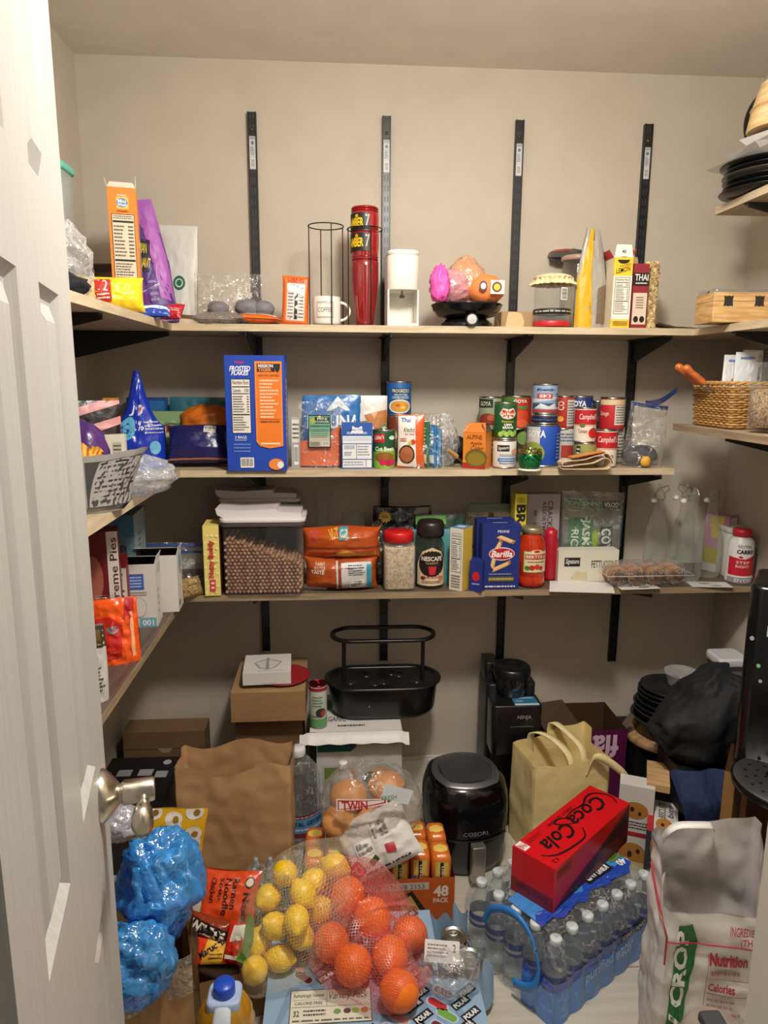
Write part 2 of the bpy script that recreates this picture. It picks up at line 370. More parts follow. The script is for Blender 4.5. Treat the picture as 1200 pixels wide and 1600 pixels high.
def pouch(name, label, cat, loc, w, h, t, col, pr=(), kind='stand', cr=.004, seed=1., rz=0, rx=0, ry=0, neck=1.0, nx=1.3, back=None, group=None, nu=26, nv=30, parent=None, bpr=()):
    P = pouch_fn(w, h, t, kind, cr, seed, neck=neck, nx=nx); mb = MB()
    mb.grid(lambda u, v: P(u, v, -1), nu, nv, col); mb.grid(lambda u, v: P(u, v, 1), nu, nv, back or col, rev=True)
    if kind != 'pillow':   # bottom gusset
        n = nu; vs = [P(i / n, 0, -1) for i in range(n + 1)] + [P(i / n, 0, 1) for i in range(n + 1)]
        mb.add(vs, [(i + 1, i, n + 1 + i, n + 2 + i) for i in range(n)], col)
    def surf(side):
        G = [[P(i / nu, j / nv, side) for i in range(nu + 1)] for j in range(nv + 1)]
        def fn(u, v, k):
            a = min(max(u / w if side < 0 else 1 - u / w, 0), 1) * nu; b = min(max(v / h, 0), 1) * nv; i = min(int(a), nu - 1); j = min(int(b), nv - 1); a -= i; b -= j
            e = G[j][i + 1] - G[j][i]; g = G[j + 1][i] - G[j][i]; n = e.cross(g); n = n.normalized() if n.length > 1e-9 else V((0, -1, 0))
            if n.y * side < 0: n = -n
            return (G[j][i] * (1 - a) + G[j][i + 1] * a) * (1 - b) + (G[j + 1][i] * (1 - a) + G[j + 1][i + 1] * a) * b + n * k
        q = Frame(fn, w, h, True, .0009); q.step = .0003; return q
    mb.prints(surf(-1), pr)
    if bpr:
        mb.prints(surf(1), bpr)
    o = mb.build(name, parent); place(o, loc, rz, rx, ry)
    if label: tag(o, label, cat, group)
    return o
def blob(name, label, cat, loc, sx, sy, sz, mat, amp=.2, freq=2.2, seed=0., n=40, parent=None, rz=0, rx=0, ry=0, floor=True, group=None, shape=None, pinch=0.):
    """crumpled bag: sphere pushed by ridged noise, sitting on z = 0"""
    mb = MB()
    def fn(u, v):
        a = u * 2 * PI; b = (v - .5) * PI; x, y, z = math.cos(b) * math.cos(a), math.cos(b) * math.sin(a), math.sin(b)
        k = 1 + amp * crk(x + seed, y, z, freq)
        if pinch and z > 0: k2 = 1 - pinch * z ** 1.5; x *= k2; y *= k2
        p = V((x * k * sx / 2, y * k * sy / 2, (z * k * sz / 2) + sz / 2))
        if shape: p = shape(p, u, v)
        if floor and p.z < .001: p.z = .001
        return p
    mb.grid(fn, n, n * 2 // 3, mat); o = mb.build(name, parent); place(o, loc, rz, rx, ry)
    if label: tag(o, label, cat, group)
    return o
def sheet(name, label, cat, fn, nu, nv, mat, loc=(0, 0, 0), th=.0006, parent=None, **k):
    """thin sheet with real thickness from a surface function"""
    mb = MB(); mb.grid(fn, nu, nv, mat)
    def g(u, v):
        e = 1e-3; a = V(fn(min(u + e, 1), v)) - V(fn(max(u - e, 0), v)); b = V(fn(u, min(v + e, 1))) - V(fn(u, max(v - e, 0)))
        return V(fn(u, v)) - a.cross(b).normalized() * th
    mb.grid(g, nu, nv, mat, rev=True)
    o = mb.build(name, parent); place(o, loc, k.get('rz', 0), k.get('rx', 0), k.get('ry', 0))
    if label: tag(o, label, cat, k.get('group'))
    return o

# ---------------------------------------------------------------- the room
XL, XR, YB, ZC = -.776, 1.383, 2.4, 2.44
Z1, Z2, Z3, YS = 1.637, 1.217, .835, 2.1
wallm = ramp_mat('wall_paint', 'c2b8a9', 'c7bdae', .6, 9, bump=.03, spec=.25)
ceilm = ramp_mat('ceiling_paint', 'e4dcd4', 'eae2da', .7, 7, bump=.03, spec=.25)
trimm = M('d9d5cc', .4)
def slab(name, x0, x1, y0, y1, z0, z1, m):
    mb = MB(); mb.box(x0, x1, y0, y1, z0, z1, m); return struct(mb.build(name))
slab('wall_back', XL - .1, XR + .1, YB, YB + .1, 0, ZC, wallm)
slab('wall_left', XL - .1, XL, .43, YB, 0, ZC, wallm)
slab('wall_right', XR, XR + .1, .62, YB, 0, ZC, wallm)
slab('wall_front', .531, XR + .1, .48, .58, 0, ZC, wallm)
slab('wall_front_left', XL - .1, -.235, .33, .43, 0, ZC, wallm)
slab('ceiling', XL - .1, XR + .1, -1.2, YB + .1, ZC, ZC + .1, ceilm)
for nm, a in (('baseboard_back', (XL, XR, YB - .014, YB)), ('baseboard_left', (XL, XL + .014, .43, YB - .014)), ('baseboard_right', (XR - .014, XR, .64, YB - .014))):
    mb = MB(); mb.box(a[0], a[1], a[2], a[3], 0, .095, trimm)
    if nm == 'baseboard_back': mb.box(a[0], a[1], a[2] + .005, a[3], .095, .105, trimm)
    struct(mb.build(nm))
# tiled floor
fm = bpy.data.materials.new('floor_tile'); fm.use_nodes = True; N = fm.node_tree.nodes; L = fm.node_tree.links; b = N['Principled BSDF']; b.inputs['Roughness'].default_value = .38
tc = N.new('ShaderNodeTexCoord'); mp = N.new('ShaderNodeMapping'); mp.inputs['Rotation'].default_value = (0, 0, rad(0)); mp.inputs['Location'].default_value = (.1, .08, 0)
br = N.new('ShaderNodeTexBrick'); br.inputs['Scale'].default_value = 1; br.inputs['Brick Width'].default_value = .9; br.inputs['Row Height'].default_value = .2; br.inputs['Mortar Size'].default_value = .0022
br.inputs['Color1'].default_value = lin('cfc8ba'); br.inputs['Color2'].default_value = lin('c8c0b0'); br.inputs['Mortar'].default_value = lin('8f8778')
ns = N.new('ShaderNodeTexNoise'); ns.inputs['Scale'].default_value = 6; mp2 = N.new('ShaderNodeMapping'); mp2.inputs['Scale'].default_value = (1, 8, 1)
mx = N.new('ShaderNodeMixRGB'); mx.blend_type = 'MULTIPLY'; mx.inputs[0].default_value = .35
L.new(tc.outputs['Object'], mp.inputs[0]); L.new(mp.outputs[0], br.inputs['Vector']); L.new(tc.outputs['Object'], mp2.inputs[0]); L.new(mp2.outputs[0], ns.inputs['Vector'])
L.new(br.outputs['Color'], mx.inputs[1]); L.new(ns.outputs['Fac'], mx.inputs[2]); L.new(mx.outputs[0], b.inputs['Base Color'])
slab('floor', XL - .1, XR + .1, -1.2, YB + .1, -.1, 0, fm)
# ceiling lamp above the doorway side of the room
lr = empty('ceiling_lamp', (.3, 1.0, ZC)); tag(lr, 'round flush ceiling lamp with a white rim over the middle of the room', 'lamp')
mb = MB(); mb.lathe([(.001, 0), (.13, 0), (.13, -.03), (.115, -.045), (.112, -.03), (.001, -.03)], M('e6e2da', .4), 40, caps=False); mb.build('rim', lr)
em = bpy.data.materials.new('lamp_glow'); em.use_nodes = True; e = em.node_tree.nodes['Principled BSDF']; e.inputs['Emission Color'].default_value = (1, .85, .67, 1); e.inputs['Emission Strength'].default_value = 6
mb = MB(); mb.lathe([(.0005, -.05), (.06, -.048), (.112, -.034)], em, 40, caps=False); mb.build('diffuser', lr)
# doorway jamb on the right, close to the camera
mb = MB(); mb.cbox(.421, .53, .46, .60, 0, 2.06, trimm, .003)
jb = struct(mb.build('trim_1'))

# shelves --------------------------------------------------------
def wood(name, c0, c1, edge, sx=2, sy=26):
    m = ramp_mat(name, c0, c1, .5, 3.2, (sx, sy, 26), bump=.12, detail=6, lo=.3, hi=.72); return m
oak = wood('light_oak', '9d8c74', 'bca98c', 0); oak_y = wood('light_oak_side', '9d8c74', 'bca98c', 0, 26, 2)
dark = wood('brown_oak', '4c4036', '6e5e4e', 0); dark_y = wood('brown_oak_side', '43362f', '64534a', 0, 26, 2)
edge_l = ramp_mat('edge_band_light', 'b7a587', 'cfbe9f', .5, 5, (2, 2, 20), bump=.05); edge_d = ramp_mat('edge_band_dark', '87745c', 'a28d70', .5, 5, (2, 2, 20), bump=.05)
def shelf(name, label, x0, x1, y0, y1, zt, m, em_, side='front', rz=0, th=.02):
    cx, cy = (x0 + x1) / 2, (y0 + y1) / 2; mb = MB(); a, b = (x1 - x0) / 2, (y1 - y0) / 2
    mb.box(-a, a, -b, b, -th, 0, m); o = mb.build(name); place(o, (cx, cy, zt), rz); tag(o, label, 'shelf', 'wall shelves')
    e = MB(); t = .001
    if side == 'front': e.box(-a, a, -b - t, -b, -th, 0, em_)
    elif side == 'right': e.box(a, a + t, -b, b, -th, 0, em_); e.box(-a, a, -b - t, -b, -th, 0, em_)
    else: e.box(-a - t, -a, -b, b, -th, 0, em_); e.box(-a, a, b, b + t, -th, 0, em_)
    e.build('edge_band', o); return o
xj = xof(767, YS, Z2)
shelf('shelf_board', 'light oak board of the top shelf across the back wall', -.461, 1.07, YS, YB, Z1, oak, edge_l)
shelf('shelf_board', 'light oak middle shelf board left of the seam, holding the blue cereal box', -.457, xj - .001, YS - .003, YB, Z2, oak, edge_l)
shelf('shelf_board', 'light oak middle shelf board under the tins, right of the seam', xj + .001, 1.05, YS + .012, YB, Z2, oak, edge_l)
x3 = xof(757, YS, Z3)
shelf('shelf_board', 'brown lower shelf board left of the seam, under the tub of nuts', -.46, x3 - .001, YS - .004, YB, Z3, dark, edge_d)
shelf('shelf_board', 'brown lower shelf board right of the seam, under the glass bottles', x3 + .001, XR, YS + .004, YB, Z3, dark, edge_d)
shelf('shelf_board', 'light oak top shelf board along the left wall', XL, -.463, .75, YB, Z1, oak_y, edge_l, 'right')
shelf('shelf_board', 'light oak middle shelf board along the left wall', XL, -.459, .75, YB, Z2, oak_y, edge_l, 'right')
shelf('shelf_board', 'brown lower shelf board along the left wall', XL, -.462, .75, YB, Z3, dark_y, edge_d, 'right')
shelf('shelf_board', 'light oak board under the stacked black plates, highest on the right wall', 1.08, XR, 1.2, 2.06, 1.49 + .457 + .02, oak_y, edge_l, 'left')
shelf('shelf_board', 'light oak top shelf board on the right wall under the hinged wooden box', 1.072, XR, 1.2, YB, Z1, oak_y, edge_l, 'left')
ZK = 1.352
shelf('shelf_board', 'oak shelf board on the right wall under the wicker basket', 1.055, XR, 1.2, 2.155, ZK, oak_y, edge_d, 'left')
# slotted uprights and brackets
blk = M('141518', .4); blk2 = M('1c1d20', .35)
def upright(x, label, axis='back', yy=None, zt=2.29, zb=.475, stick=True):
    w = .027; o = empty('shelf_upright', (x, YB, zb)) if axis == 'back' else empty('shelf_upright', ((XL if axis == 'left' else XR), yy, zb), 90 if axis == 'left' else -90)
    tag(o, label, 'shelf upright', 'slotted shelf uprights')
    H = zt - zb; mb = MB(); mb.box(-w / 2, w / 2, -.003, 0, 0, H, blk)
    mb.box(-w / 2, -w / 2 + .004, -.016, -.003, 0, H, blk); mb.box(w / 2 - .004, w / 2, -.016, -.003, 0, H, blk); mb.box(-w / 2 + .004, w / 2 - .004, -.0125, -.011, 0, H, blk2)
    z = .03
    while z < H - .02:
        for s in (-1, 1): mb.box(s * .0045 - .0016, s * .0045 + .0016, -.0131, -.0124, z, z + .016, '3a3a3c')
        z += .031
    mb.build('channel', o)
    if axis == 'back':
        s_ = MB(); s_.lathe([(.0001, .0), (.0045, 0), (.005, .0015), (.0001, .003)], M('b89a50', .35, 1), 12, (0, -.0125, H - .05), axis=Matrix.Rotation(PI / 2, 3, 'X').to_quaternion(), caps=False); s_.build('screw', o)
        if stick:
            t = MB(); t.box(-.0105, .0105, -.0142, -.0126, H - .165, H - .07, 'c9cbcd'); F = flat((-.0105, -.0142, H - .165), (1, 0, 0), (0, 0, 1), .021, .095)
            t.prints(F, [('e', .5, .8, .22, .055, '4a78a0'), ('l', .12, .9, .88, .98, 2, '333333'), ('l', .2, .42, .8, .7, 6, '6a6e72', 1), ('b', .15, .05, .85, .32, 1)]); t.build('sticker', o)
    return o
posts = [-.25, .167, .59, 1.009]
names = ['leftmost', 'second from the left', 'third from the left', 'rightmost']
def bracket_mb(L=.285, drop=.075, t=.004):
    mb = MB(); mb.prism([(0, 0), (L, 0), (L, -.012), (.02, -drop), (0, -drop)], (-t / 2, -.012, 0), (0, -1, 0), (0, 0, 1), t, blk)
    mb.prism([(0, 0), (L, 0), (L, -.004), (0, -.004)], (-.008, -.012, 0), (0, -1, 0), (0, 0, 1), .016, blk); return mb
shn = {Z1: 'top shelf', Z2: 'middle shelf', Z3: 'lower shelf'}
wh = ['leftmost upright', 'second upright from the left', 'third upright from the left', 'rightmost upright']
b0 = None
for i, x in enumerate(posts):
    upright(x, 'black slotted shelf upright on the back wall, %s of the four' % names[i], zb=(.535, .49, .474, .467)[i])
    for z in (Z1, Z2, Z3):
        if b0 is None: b0 = bracket_mb().build('shelf_bracket'); o = b0
        else: o = b0.copy(); COL.objects.link(o)
        place(o, (x, YB, z - .0205)); tag(o, 'black triangular bracket under the %s at the %s' % (shn[z], wh[i]), 'bracket', 'shelf brackets')
for yy, dsc in ((2.15, 'nearer the corner'), (1.55, 'nearer the door')):
    upright(0, 'black slotted upright on the left wall, ' + dsc, 'left', yy, 1.66, .5)
    for z in (Z1, Z2, Z3):
        o = b0.copy(); COL.objects.link(o); place(o, (XL, yy, z - .0205), 90); tag(o, 'black bracket under the left wall %s, %s' % (shn[z], dsc), 'bracket', 'shelf brackets')
for z, dsc in ((1.967, 'highest shelf under the stacked plates'), (Z1, 'shelf under the hinged wooden box'), (ZK, 'wicker basket shelf')):
    for yy in (1.9, 1.45)[:1]:
        o = b0.copy(); COL.objects.link(o); place(o, (XR, yy, z - .0205), -90); tag(o, 'black bracket on the right wall holding the ' + dsc, 'bracket', 'shelf brackets')
upright(0, 'black slotted upright on the right wall', 'right', 1.9, 2.2, .5)
# white panelled door, opened into the room ----------------------
dz = 2.03; DW = .505
A = at(165, 1200, .90); A.z = 0; hd = V((.208, -.978, 0)).normalized()
droot = empty('door_1', A, math.degrees(math.atan2(hd.y, hd.x))); droot['kind'] = 'structure'
# local x runs from the free edge to the hinge, the seen face is +y
doorm = ramp_mat('door_paint', 'a9a7a2', 'b1afaa', .42, 3, (60, 60, 1.2), bump=.12, spec=.4)
def door_leaf():
    mb = MB(); T = .036; st = .095; cols = [(st, st + .235), (st + .235 + .1, DW - st)]
    cols = [(.09, .205), (.30, .415)]
    rows = [(.24, .85), (1.02, 1.575), (1.675, 1.9)]
    xs = sorted({0, DW} | {c for k in cols for c in k}); zs = sorted({0.01, dz} | {c for k in rows for c in k})
    def hole(x0, x1, z0, z1): return any(x0 >= a - 1e-6 and x1 <= b_ + 1e-6 for a, b_ in cols) and any(z0 >= a - 1e-6 and z1 <= b_ + 1e-6 for a, b_ in rows)
    for s, y in ((1, 0.), (-1, -T)):
        for i in range(len(xs) - 1):
            for j in range(len(zs) - 1):
                x0, x1, z0, z1 = xs[i], xs[i + 1], zs[j], zs[j + 1]
                if not hole(x0, x1, z0, z1):
                    q = [(x0, y, z0), (x1, y, z0), (x1, y, z1), (x0, y, z1)]; mb.add(q if s < 0 else q[::-1], [(0, 1, 2, 3)], doorm)
                else:
                    R = [(0, 0), (.010, .008), (.014, .0085), (.032, .001), (1, .001)]; prev = None
                    for ins, dep in R:
                        if ins == 1: mb.add(prev if s < 0 else prev[::-1], [(0, 1, 2, 3)], doorm); break
                        q = [(x0 + ins, y - s * dep, z0 + ins), (x1 - ins, y - s * dep, z0 + ins), (x1 - ins, y - s * dep, z1 - ins), (x0 + ins, y - s * dep, z1 - ins)]
                        if prev:
                            for k in range(4):
                                g = [prev[k], prev[(k + 1) % 4], q[(k + 1) % 4], q[k]]; mb.add(g if s < 0 else g[::-1], [(0, 1, 2, 3)], doorm)
                        prev = q
    mb.box(0, DW, -T, 0, .01, dz, doorm, 'fb'); return mb
door_leaf().build('door_leaf', droot)
nick = M('c8b080', .3, 1); steel = M('cdc5b6', .25, 1)
hz = .962; hx = .06
h = MB(); RX = Matrix.Rotation(-PI / 2, 3, 'X').to_quaternion()
h.lathe([(.034, 0), (.034, .003), (.026, .012), (.016, .02), (.0145, .021)], steel, 32, (hx, 0, hz), axis=RX); h.build('rosette', droot)
h = MB(); h.lathe([(.0125, .018), (.0125, .024), (.0145, .026), (.0155, .028), (.0155, .062), (.014, .065)], steel, 28, (hx, 0, hz), axis=RX)
hn = h.build('door_handle', droot)
l_ = MB()
pts = [(0, 0), (.012, .002), (.02, .004), (.036, .004), (.052, 0), (.06, -.003)]
l_.tube([(hx + p[0] + .004, .052, hz - .006 - p[0] * .12) for p in pts], [.008, .007, .008, .0125, .0135, .006], steel, 16, flatz=1.5)
l_.build('lever', hn)
l_ = MB(); l_.lathe([(.0001, -.0505), (.0035, -.0505), (.0035, -.05)], '222222', 10, (0, 0, 0)); 
# ================================================================ TOP SHELF
W_ = 'e9e5db'
def zip_bag(name, label, cat, loc, w, h, t, seed=1., zipc='3a5a9a', rz=0, rx=0, base=.08, cr=.012, neck=1., ry=0, kind='stand'):
    o = pouch(name, label, cat, loc, w, h, t, FILM(base), kind=kind, cr=cr, seed=seed, rz=rz, rx=rx, ry=ry, neck=neck)
    if zipc:
        P = pouch_fn(w, h, t, kind, cr, seed, neck=neck); mb = MB()
        mb.grid(lambda u, v: P(u, .93 + v * .05, -1, .0012), 16, 2, zipc); mb.grid(lambda u, v: P(u, .93 + v * .05, 1, .0012), 16, 2, zipc, rev=True)
        mb.build('zip_seal', o)
    return o
# teal lidded canister by the left wall
c = at(104, 250, 1.75); r0 = .055
o = empty('storage_canister', (-.724, 1.97, Z1)); tag(o, 'tall clear canister with a teal lid against the left wall', 'canister')
hh = zof(258, -.64, 1.92) - Z1
mb = MB(); mb.rbox(-.05, .05, -.05, .05, 0, hh, CLEAR('d8e4e4', .35, .2, .4, body='dfe8e6'), .02, 4, .004); mb.build('body', o)
mb = MB(); mb.rbox(-.056, .056, -.056, .056, hh - .004, hh + .014, '6fd0bd', .022, 4, .004); mb.build('lid', o)
blob('plastic_bag', 'crumpled clear plastic bag behind the open door on the top shelf', 'bag', (-.60, 1.60, Z1), .15, .14, .16, CLEAR('f0f0f0', .16, .12, .5, 1.0, 26), .35, 2.4, 3.1, 44)
blob('cloth_bundle', 'black cloth bundle beside the yellow snack packet', 'cloth', (-.56, 1.48, Z1), .14, .11, .055, M('15161c', .9, 0, .3), .2, 1.8, 5.)
pouch('snack_pouch', 'brown and green pouch half hidden behind the tall orange box', 'bag', at(156, 447, 2.12).xy[:] + (Z1,), .11, .16, .05, FOIL('5a3c28', .35), [('r', 0, .45, 1, .7, '5c7a34'), ('t', 'POP', .1, .3, .9, .7, 'e8d870'), ('r', 0, .86, 1, .97, '3a241c')], rz=-20, seed=2)
# tall orange cereal box
o = carton('cereal_box', 'tall orange cereal box standing narrow side out with torn white top flaps', 'box', (160, 203, 292), 1.92, Z1, .19, 'e98528', rz=13, sides='e08a3a', skip='t',
    front=[('r', .3, .84, .72, .93, 'e8c25a'), ('e', .5, .885, .2, .035, '5a86c0'), ('t', 'Mini', .36, .885, .64, .91, 'ffffff'), ('t', 'Wheats', .34, .86, .66, .882, 'ffffff'), ('t', 'ORIGINAL', .3, .815, .7, .83, '7a2a14'), ('t', 'Frosted', .35, .935, .65, .95, 'ffffff'),
    ('r', .1, .1, .9, .8, '20201c'), ('r', .12, .105, .88, .795, 'd9cfb6'), ('l', .16, .76, .84, .79, 2, '333333'), ('r', .14, .735, .86, .75, '181818'), ('l', .16, .47, .6, .72, 9, '55524a', 1), ('l', .66, .47, .84, .72, 9, '55524a'), ('r', .14, .44, .86, .455, '181818'), ('l', .16, .2, .84, .43, 11, '55524a', 1), ('r', .14, .185, .86, .19, '181818'), ('l', .16, .12, .84, .175, 3, '55524a')],
    right=[('e', .5, .45, .5, .22, 'f3e2c0'), ('e', .5, .45, .36, .15, 'c98a48'), ('r', .0, .02, 1, .1, 'd96a1c')])
w, h, d = o['_w'], o['_h'], o['_d']
flap(o, 'flap', -w / 2, w / 2, -d / 2, h, .012, 95, 'd9d3c4'); flap(o, 'flap', -w / 2, w / 2, d / 2, h, .02, 80, 'd9d3c4')
flap(o, 'flap', -d / 2, -d / 2 + .05, -w / 2, h, .022, 100, 'cfc8b8', 'y'); flap(o, 'flap', -d / 2, -d / 2 + .05, w / 2, h, .03, 88, 'cfc8b8', 'y')
# yellow packet at the left shelf edge
o = pouch('snack_packet', 'yellow packet with a red square lying at the left edge of the top shelf', 'packet', (-.525, 1.78, Z1 + .035), .15, .08, .055, FOIL('f0cf28', .35), [('r', .02, .1, .25, .95, 'e9c98a'), ('r', .22, .2, .46, .85, 'b8281e'), ('t', '12', .27, .5, .41, .8, 'f0e6d8'), ('l', .25, .25, .43, .45, 2, 'f0e6d8')], kind='pillow', cr=.008, seed=6, rz=22, rx=-8)
o.location.z = Z1 + .004
# purple bag
pouch('snack_bag', 'purple glitter printed bag leaning between the orange box and the white pouch', 'bag', (xof(243, 2.16, Z1 + .1), 2.16, Z1), .125, .345, .07, FOIL('6f3f96', .3),
    [('r', 0, .72, 1, 1, 'a05bb4'), ('p', [(.55, .0), (1, .0), (1, .5), (.3, .95), (.2, .85)], '4a2f7c'), ('p', [(.72, .2), (1, .15), (.95, .7), (.55, .95)], 'a860b8'), ('r', .2, .42, .62, .68, '14121a', -12), ('t', 'HAWAIIAN', .24, .57, .58, .65, 'e8d84a', {'rot': -12}), ('t', 'BRILLIANT', .26, .45, .6, .53, 'e8d84a', {'rot': -12}), ('t', 'MADE IN', .3, .12, .44, .4, 'e8e0ee', {'rot': -70}), ('e', .2, .3, .1, .05, 'd9d2de'), ('e', .16, .06, .16, .04, '3d7a3a'), ('l', .5, .06, .7, .35, 6, '9a7ac0', 1)], cr=.006, seed=4, rz=8, ry=-8, rx=-4, neck=.75)
o = pouch('coffee_pouch', 'white matte pouch with a green round emblem in the corner of the top shelf', 'bag', (xof(274, 2.3, Z1 + .1), 2.3, Z1), .13, .30, .05, M('dcdcd6', .5, 0, .3, 20), [('e', .62, .44, .14, .07, '2f6e50'), ('e', .62, .44, .09, .045, 'd8dcd4'), ('e', .62, .44, .065, .032, '2f6e50'), ('r', 0, .09, 1, .13, '6a4c2c'), ('r', 0, 0, 1, .09, 'd8c9ae')], cr=.004, seed=8, rz=-10, ry=3)
pouch('candy_packet', 'small red packet lying at the foot of the purple bag', 'packet', (xof(266, 1.98, Z1), 1.98, Z1 + .003), .06, .05, .02, FOIL('b01e28'), [('l', .1, .3, .9, .6, 2, 'e0b0b0')], kind='pillow', rx=-40, rz=-10, seed=3)
pouch('candy_packet', 'small blue packet lying at the left foot of the purple bag', 'packet', (xof(243, 1.9, Z1), 1.90, Z1 + .003), .075, .045, .02, FOIL('2848a8'), [('r', 0, .35, 1, .6, 'd8dce8')], kind='pillow', rx=-50, rz=14, seed=9)
# clear bag with grey things
o = zip_bag('plastic_bag', 'large clear bag standing behind the flat clear packs on the top shelf', 'bag', (xof(358, 2.24, Z1 + .06), 2.24, Z1), .20, .155, .06, 5, None, rz=4, base=.1, cr=.006)
gy = M('77767a', .6, 0, .3)
for i, (px, Y, s) in enumerate(((342, 2.22, .045), (388, 2.2, .05), (412, 2.2, .045))):
    blob('wrapped_bundle', ('grey wrapped lump in the clear bag, furthest left', 'grey wrapped lump in the middle of the clear bags', 'grey wrapped lump beside the orange edged packet')[i], 'bundle', (xof(px, Y, Z1), Y, Z1 + .03), s * 1.3, s, s * .9, gy, .3, 2, i + 2., 20)
    o2 = bpy.data.objects['wrapped_bundle' + ('' if i == 0 else '.%03d' % i)]
for i, (px, Y, w) in enumerate(((345, 2.13, .15), (398, 2.15, .13))):
    o = pouch('vacuum_pack', ('flat clear pack of grey beans lying at the left on the top shelf', 'flat clear pack of grey beans touching the orange edged packet')[i], 'packet', (xof(px, Y, Z1) , Y - .045, Z1 + .013), w, .1, .03, CLEAR('e6e2e0', .45, .2, .4, .8, 40, body='98908e'), kind='pillow', cr=.006, seed=11 + i, rx=-86, rz=3)
# orange edged packets
PRK = [('r', .1, .06, .9, .94, 'f08038'), ('r', .16, .1, .84, .84, 'e4e0da'), ('r', .44, .12, .56, .8, '2a2a30'), ('l', .2, .14, .4, .74, 9, '77757a'), ('l', .6, .14, .8, .74, 9, '77757a'), ('t', 'HEBEVER', .2, .85, .8, .94, 'c02a18'), ('p', [(.2, .7), (.8, .6), (.8, .7), (.2, .82)], 'f2efe8')]
pouch('snack_packet', 'orange edged white packet standing beside the wire mug rack', 'packet', (xof(460, 2.2, Z1 + .06), 2.2, Z1 + .004), .083, .14, .03, FOIL('e86a24', .3, .2), PRK, kind='pillow', seed=15, rz=4, ry=3, cr=.003)
pouch('snack_packet', 'orange edged white packet lying flat at the front of the top shelf', 'packet', (xof(440, 2.14, Z1), 2.125, Z1 + .012), .083, .13, .025, FOIL('e86a24', .3, .2), PRK, kind='pillow', seed=16, rz=80, rx=-87, cr=.003)
# wire mug racks
def wire_rack(label, px, Y, ptop, r):
    x = xof(px, Y, Z1 + .1); h = zof(ptop, x, Y) - Z1; o = empty('mug_rack', (x, Y, Z1), 18); tag(o, label, 'rack', 'wire mug racks')
    wm = M('161414', .35, .6)
    for nm, z in (('bottom_ring', .003), ('top_ring', h - .003)):
        mb = MB(); mb.tube([(r * math.cos(a * PI / 16), r * math.sin(a * PI / 16), z) for a in range(32)], .0017, wm, 6, True); mb.build(nm, o)
    for k in range(4):
        a = k * PI / 2; mb = MB(); c_, s_ = math.cos(a) * r, math.sin(a) * r; mb.tube([(c_, s_, .003), (c_, s_, h - .003)], .0017, wm, 6); mb.build('upright_wire', o)
    return x, h
rx_, rh = wire_rack('black wire mug rack holding a single white mug', 510, 2.2, 352, .052)
rx2, rh2 = wire_rack('black wire mug rack around the red tumblers', 570, 2.2, 357, .052)
# mug
mr = .042; o = empty('coffee_mug', (rx_, 2.2, Z1 + .0045), 0); tag(o, 'white mug lettered COFFEE in the left wire rack', 'mug')
mb = MB(); H = .082; wt = M('e6e2d8', .25)
mb.lathe([(.001, .002), (mr - .006, .002), (mr - .004, 0), (mr - .001, .004), (mr, .01), (mr, H - .002), (mr - .001, H), (mr - .003, H - .002), (mr - .004, .01), (.001, .006)], wt, 40, caps=False)
F = cyl_frame(mr, 0, H, -6); mb.prints(F, [('r', .3, .24, .7, .8, '2a2a2a'), ('r', .308, .255, .692, .785, 'e6e2d8'), ('r', .32, .28, .68, .76, '3a3a3a'), ('r', .326, .292, .674, .748, 'e6e2d8'), ('t', 'COFFEE', .34, .44, .66, .6, '20201e', {'bold': 0})]); mb.build('cup', o)
mb = MB(); mb.tube([(mr - .003 + .03 * math.sin(a) , 0, H * .5 + .026 * math.cos(a)) for a in [PI * k / 12 for k in range(13)]], .0042, wt, 10); mb.build('handle', o)
# red tumblers
rd = CLEAR('c81822', .6, .12, .35, body='c01420'); rd2 = CLEAR('b0101c', .7, .12, .3, body='a00c18')
def tumbler(label, z0, H, rb, rt, band):
    o = empty('tumbler', (rx2, 2.2, z0)); tag(o, label, 'tumbler', 'red tumblers'); mb = MB()
    pr = [(.001, .001), (rb, .001), (rb + .001, .006)] + [(rb + (rt - rb) * min(1, k / 7) ** .8, .006 + (H - .02) * k / 10) for k in range(1, 10)] + [(rt, H - .018), (rt - .003, H - .014), (rt - .003, H), (rt - .005, H), (rt - .006, H - .02), (rb - .002, .012), (.001, .008)]
    mb.lathe(pr, rd if band else rd2, 36, caps=False)
    if band:
        F = cyl_frame(rt + .0006, H - .07, .05, -22); F.curved = True; mb.prints(F, [('r', .0, .0, .72, 1, '1c1614'), ('t', 'AMBER', .18, .22, .58, .72, 'f0c818', {'bold': .03}), ('t', '7', .62, .2, .72, .9, 'b8b0a8'), ('e', .42, .82, .04, .1, 'c8a020')])
    mb.build('cup', o); m2 = MB()
    for q in (0, 1): m2.tube([((rt - .0015) * math.cos(a * PI / 14), (rt - .0015) * math.sin(a * PI / 14), H - .004 - q * .007) for a in range(28)], .0014, rd2, 6, True)
    m2.build('screw_rim', o)
ztop = zof(325, rx2, 2.2)
tumbler('tall plain red tumbler at the bottom of the stack', Z1 + .005, .20, .026, .0405, False)
tumbler('red tumbler with a black band, in the middle of the stack', Z1 + .135, .15, .03, .0415, True)
tumbler('red tumbler with a black band, topmost of the stack', ztop - .15, .15, .03, .041, True)
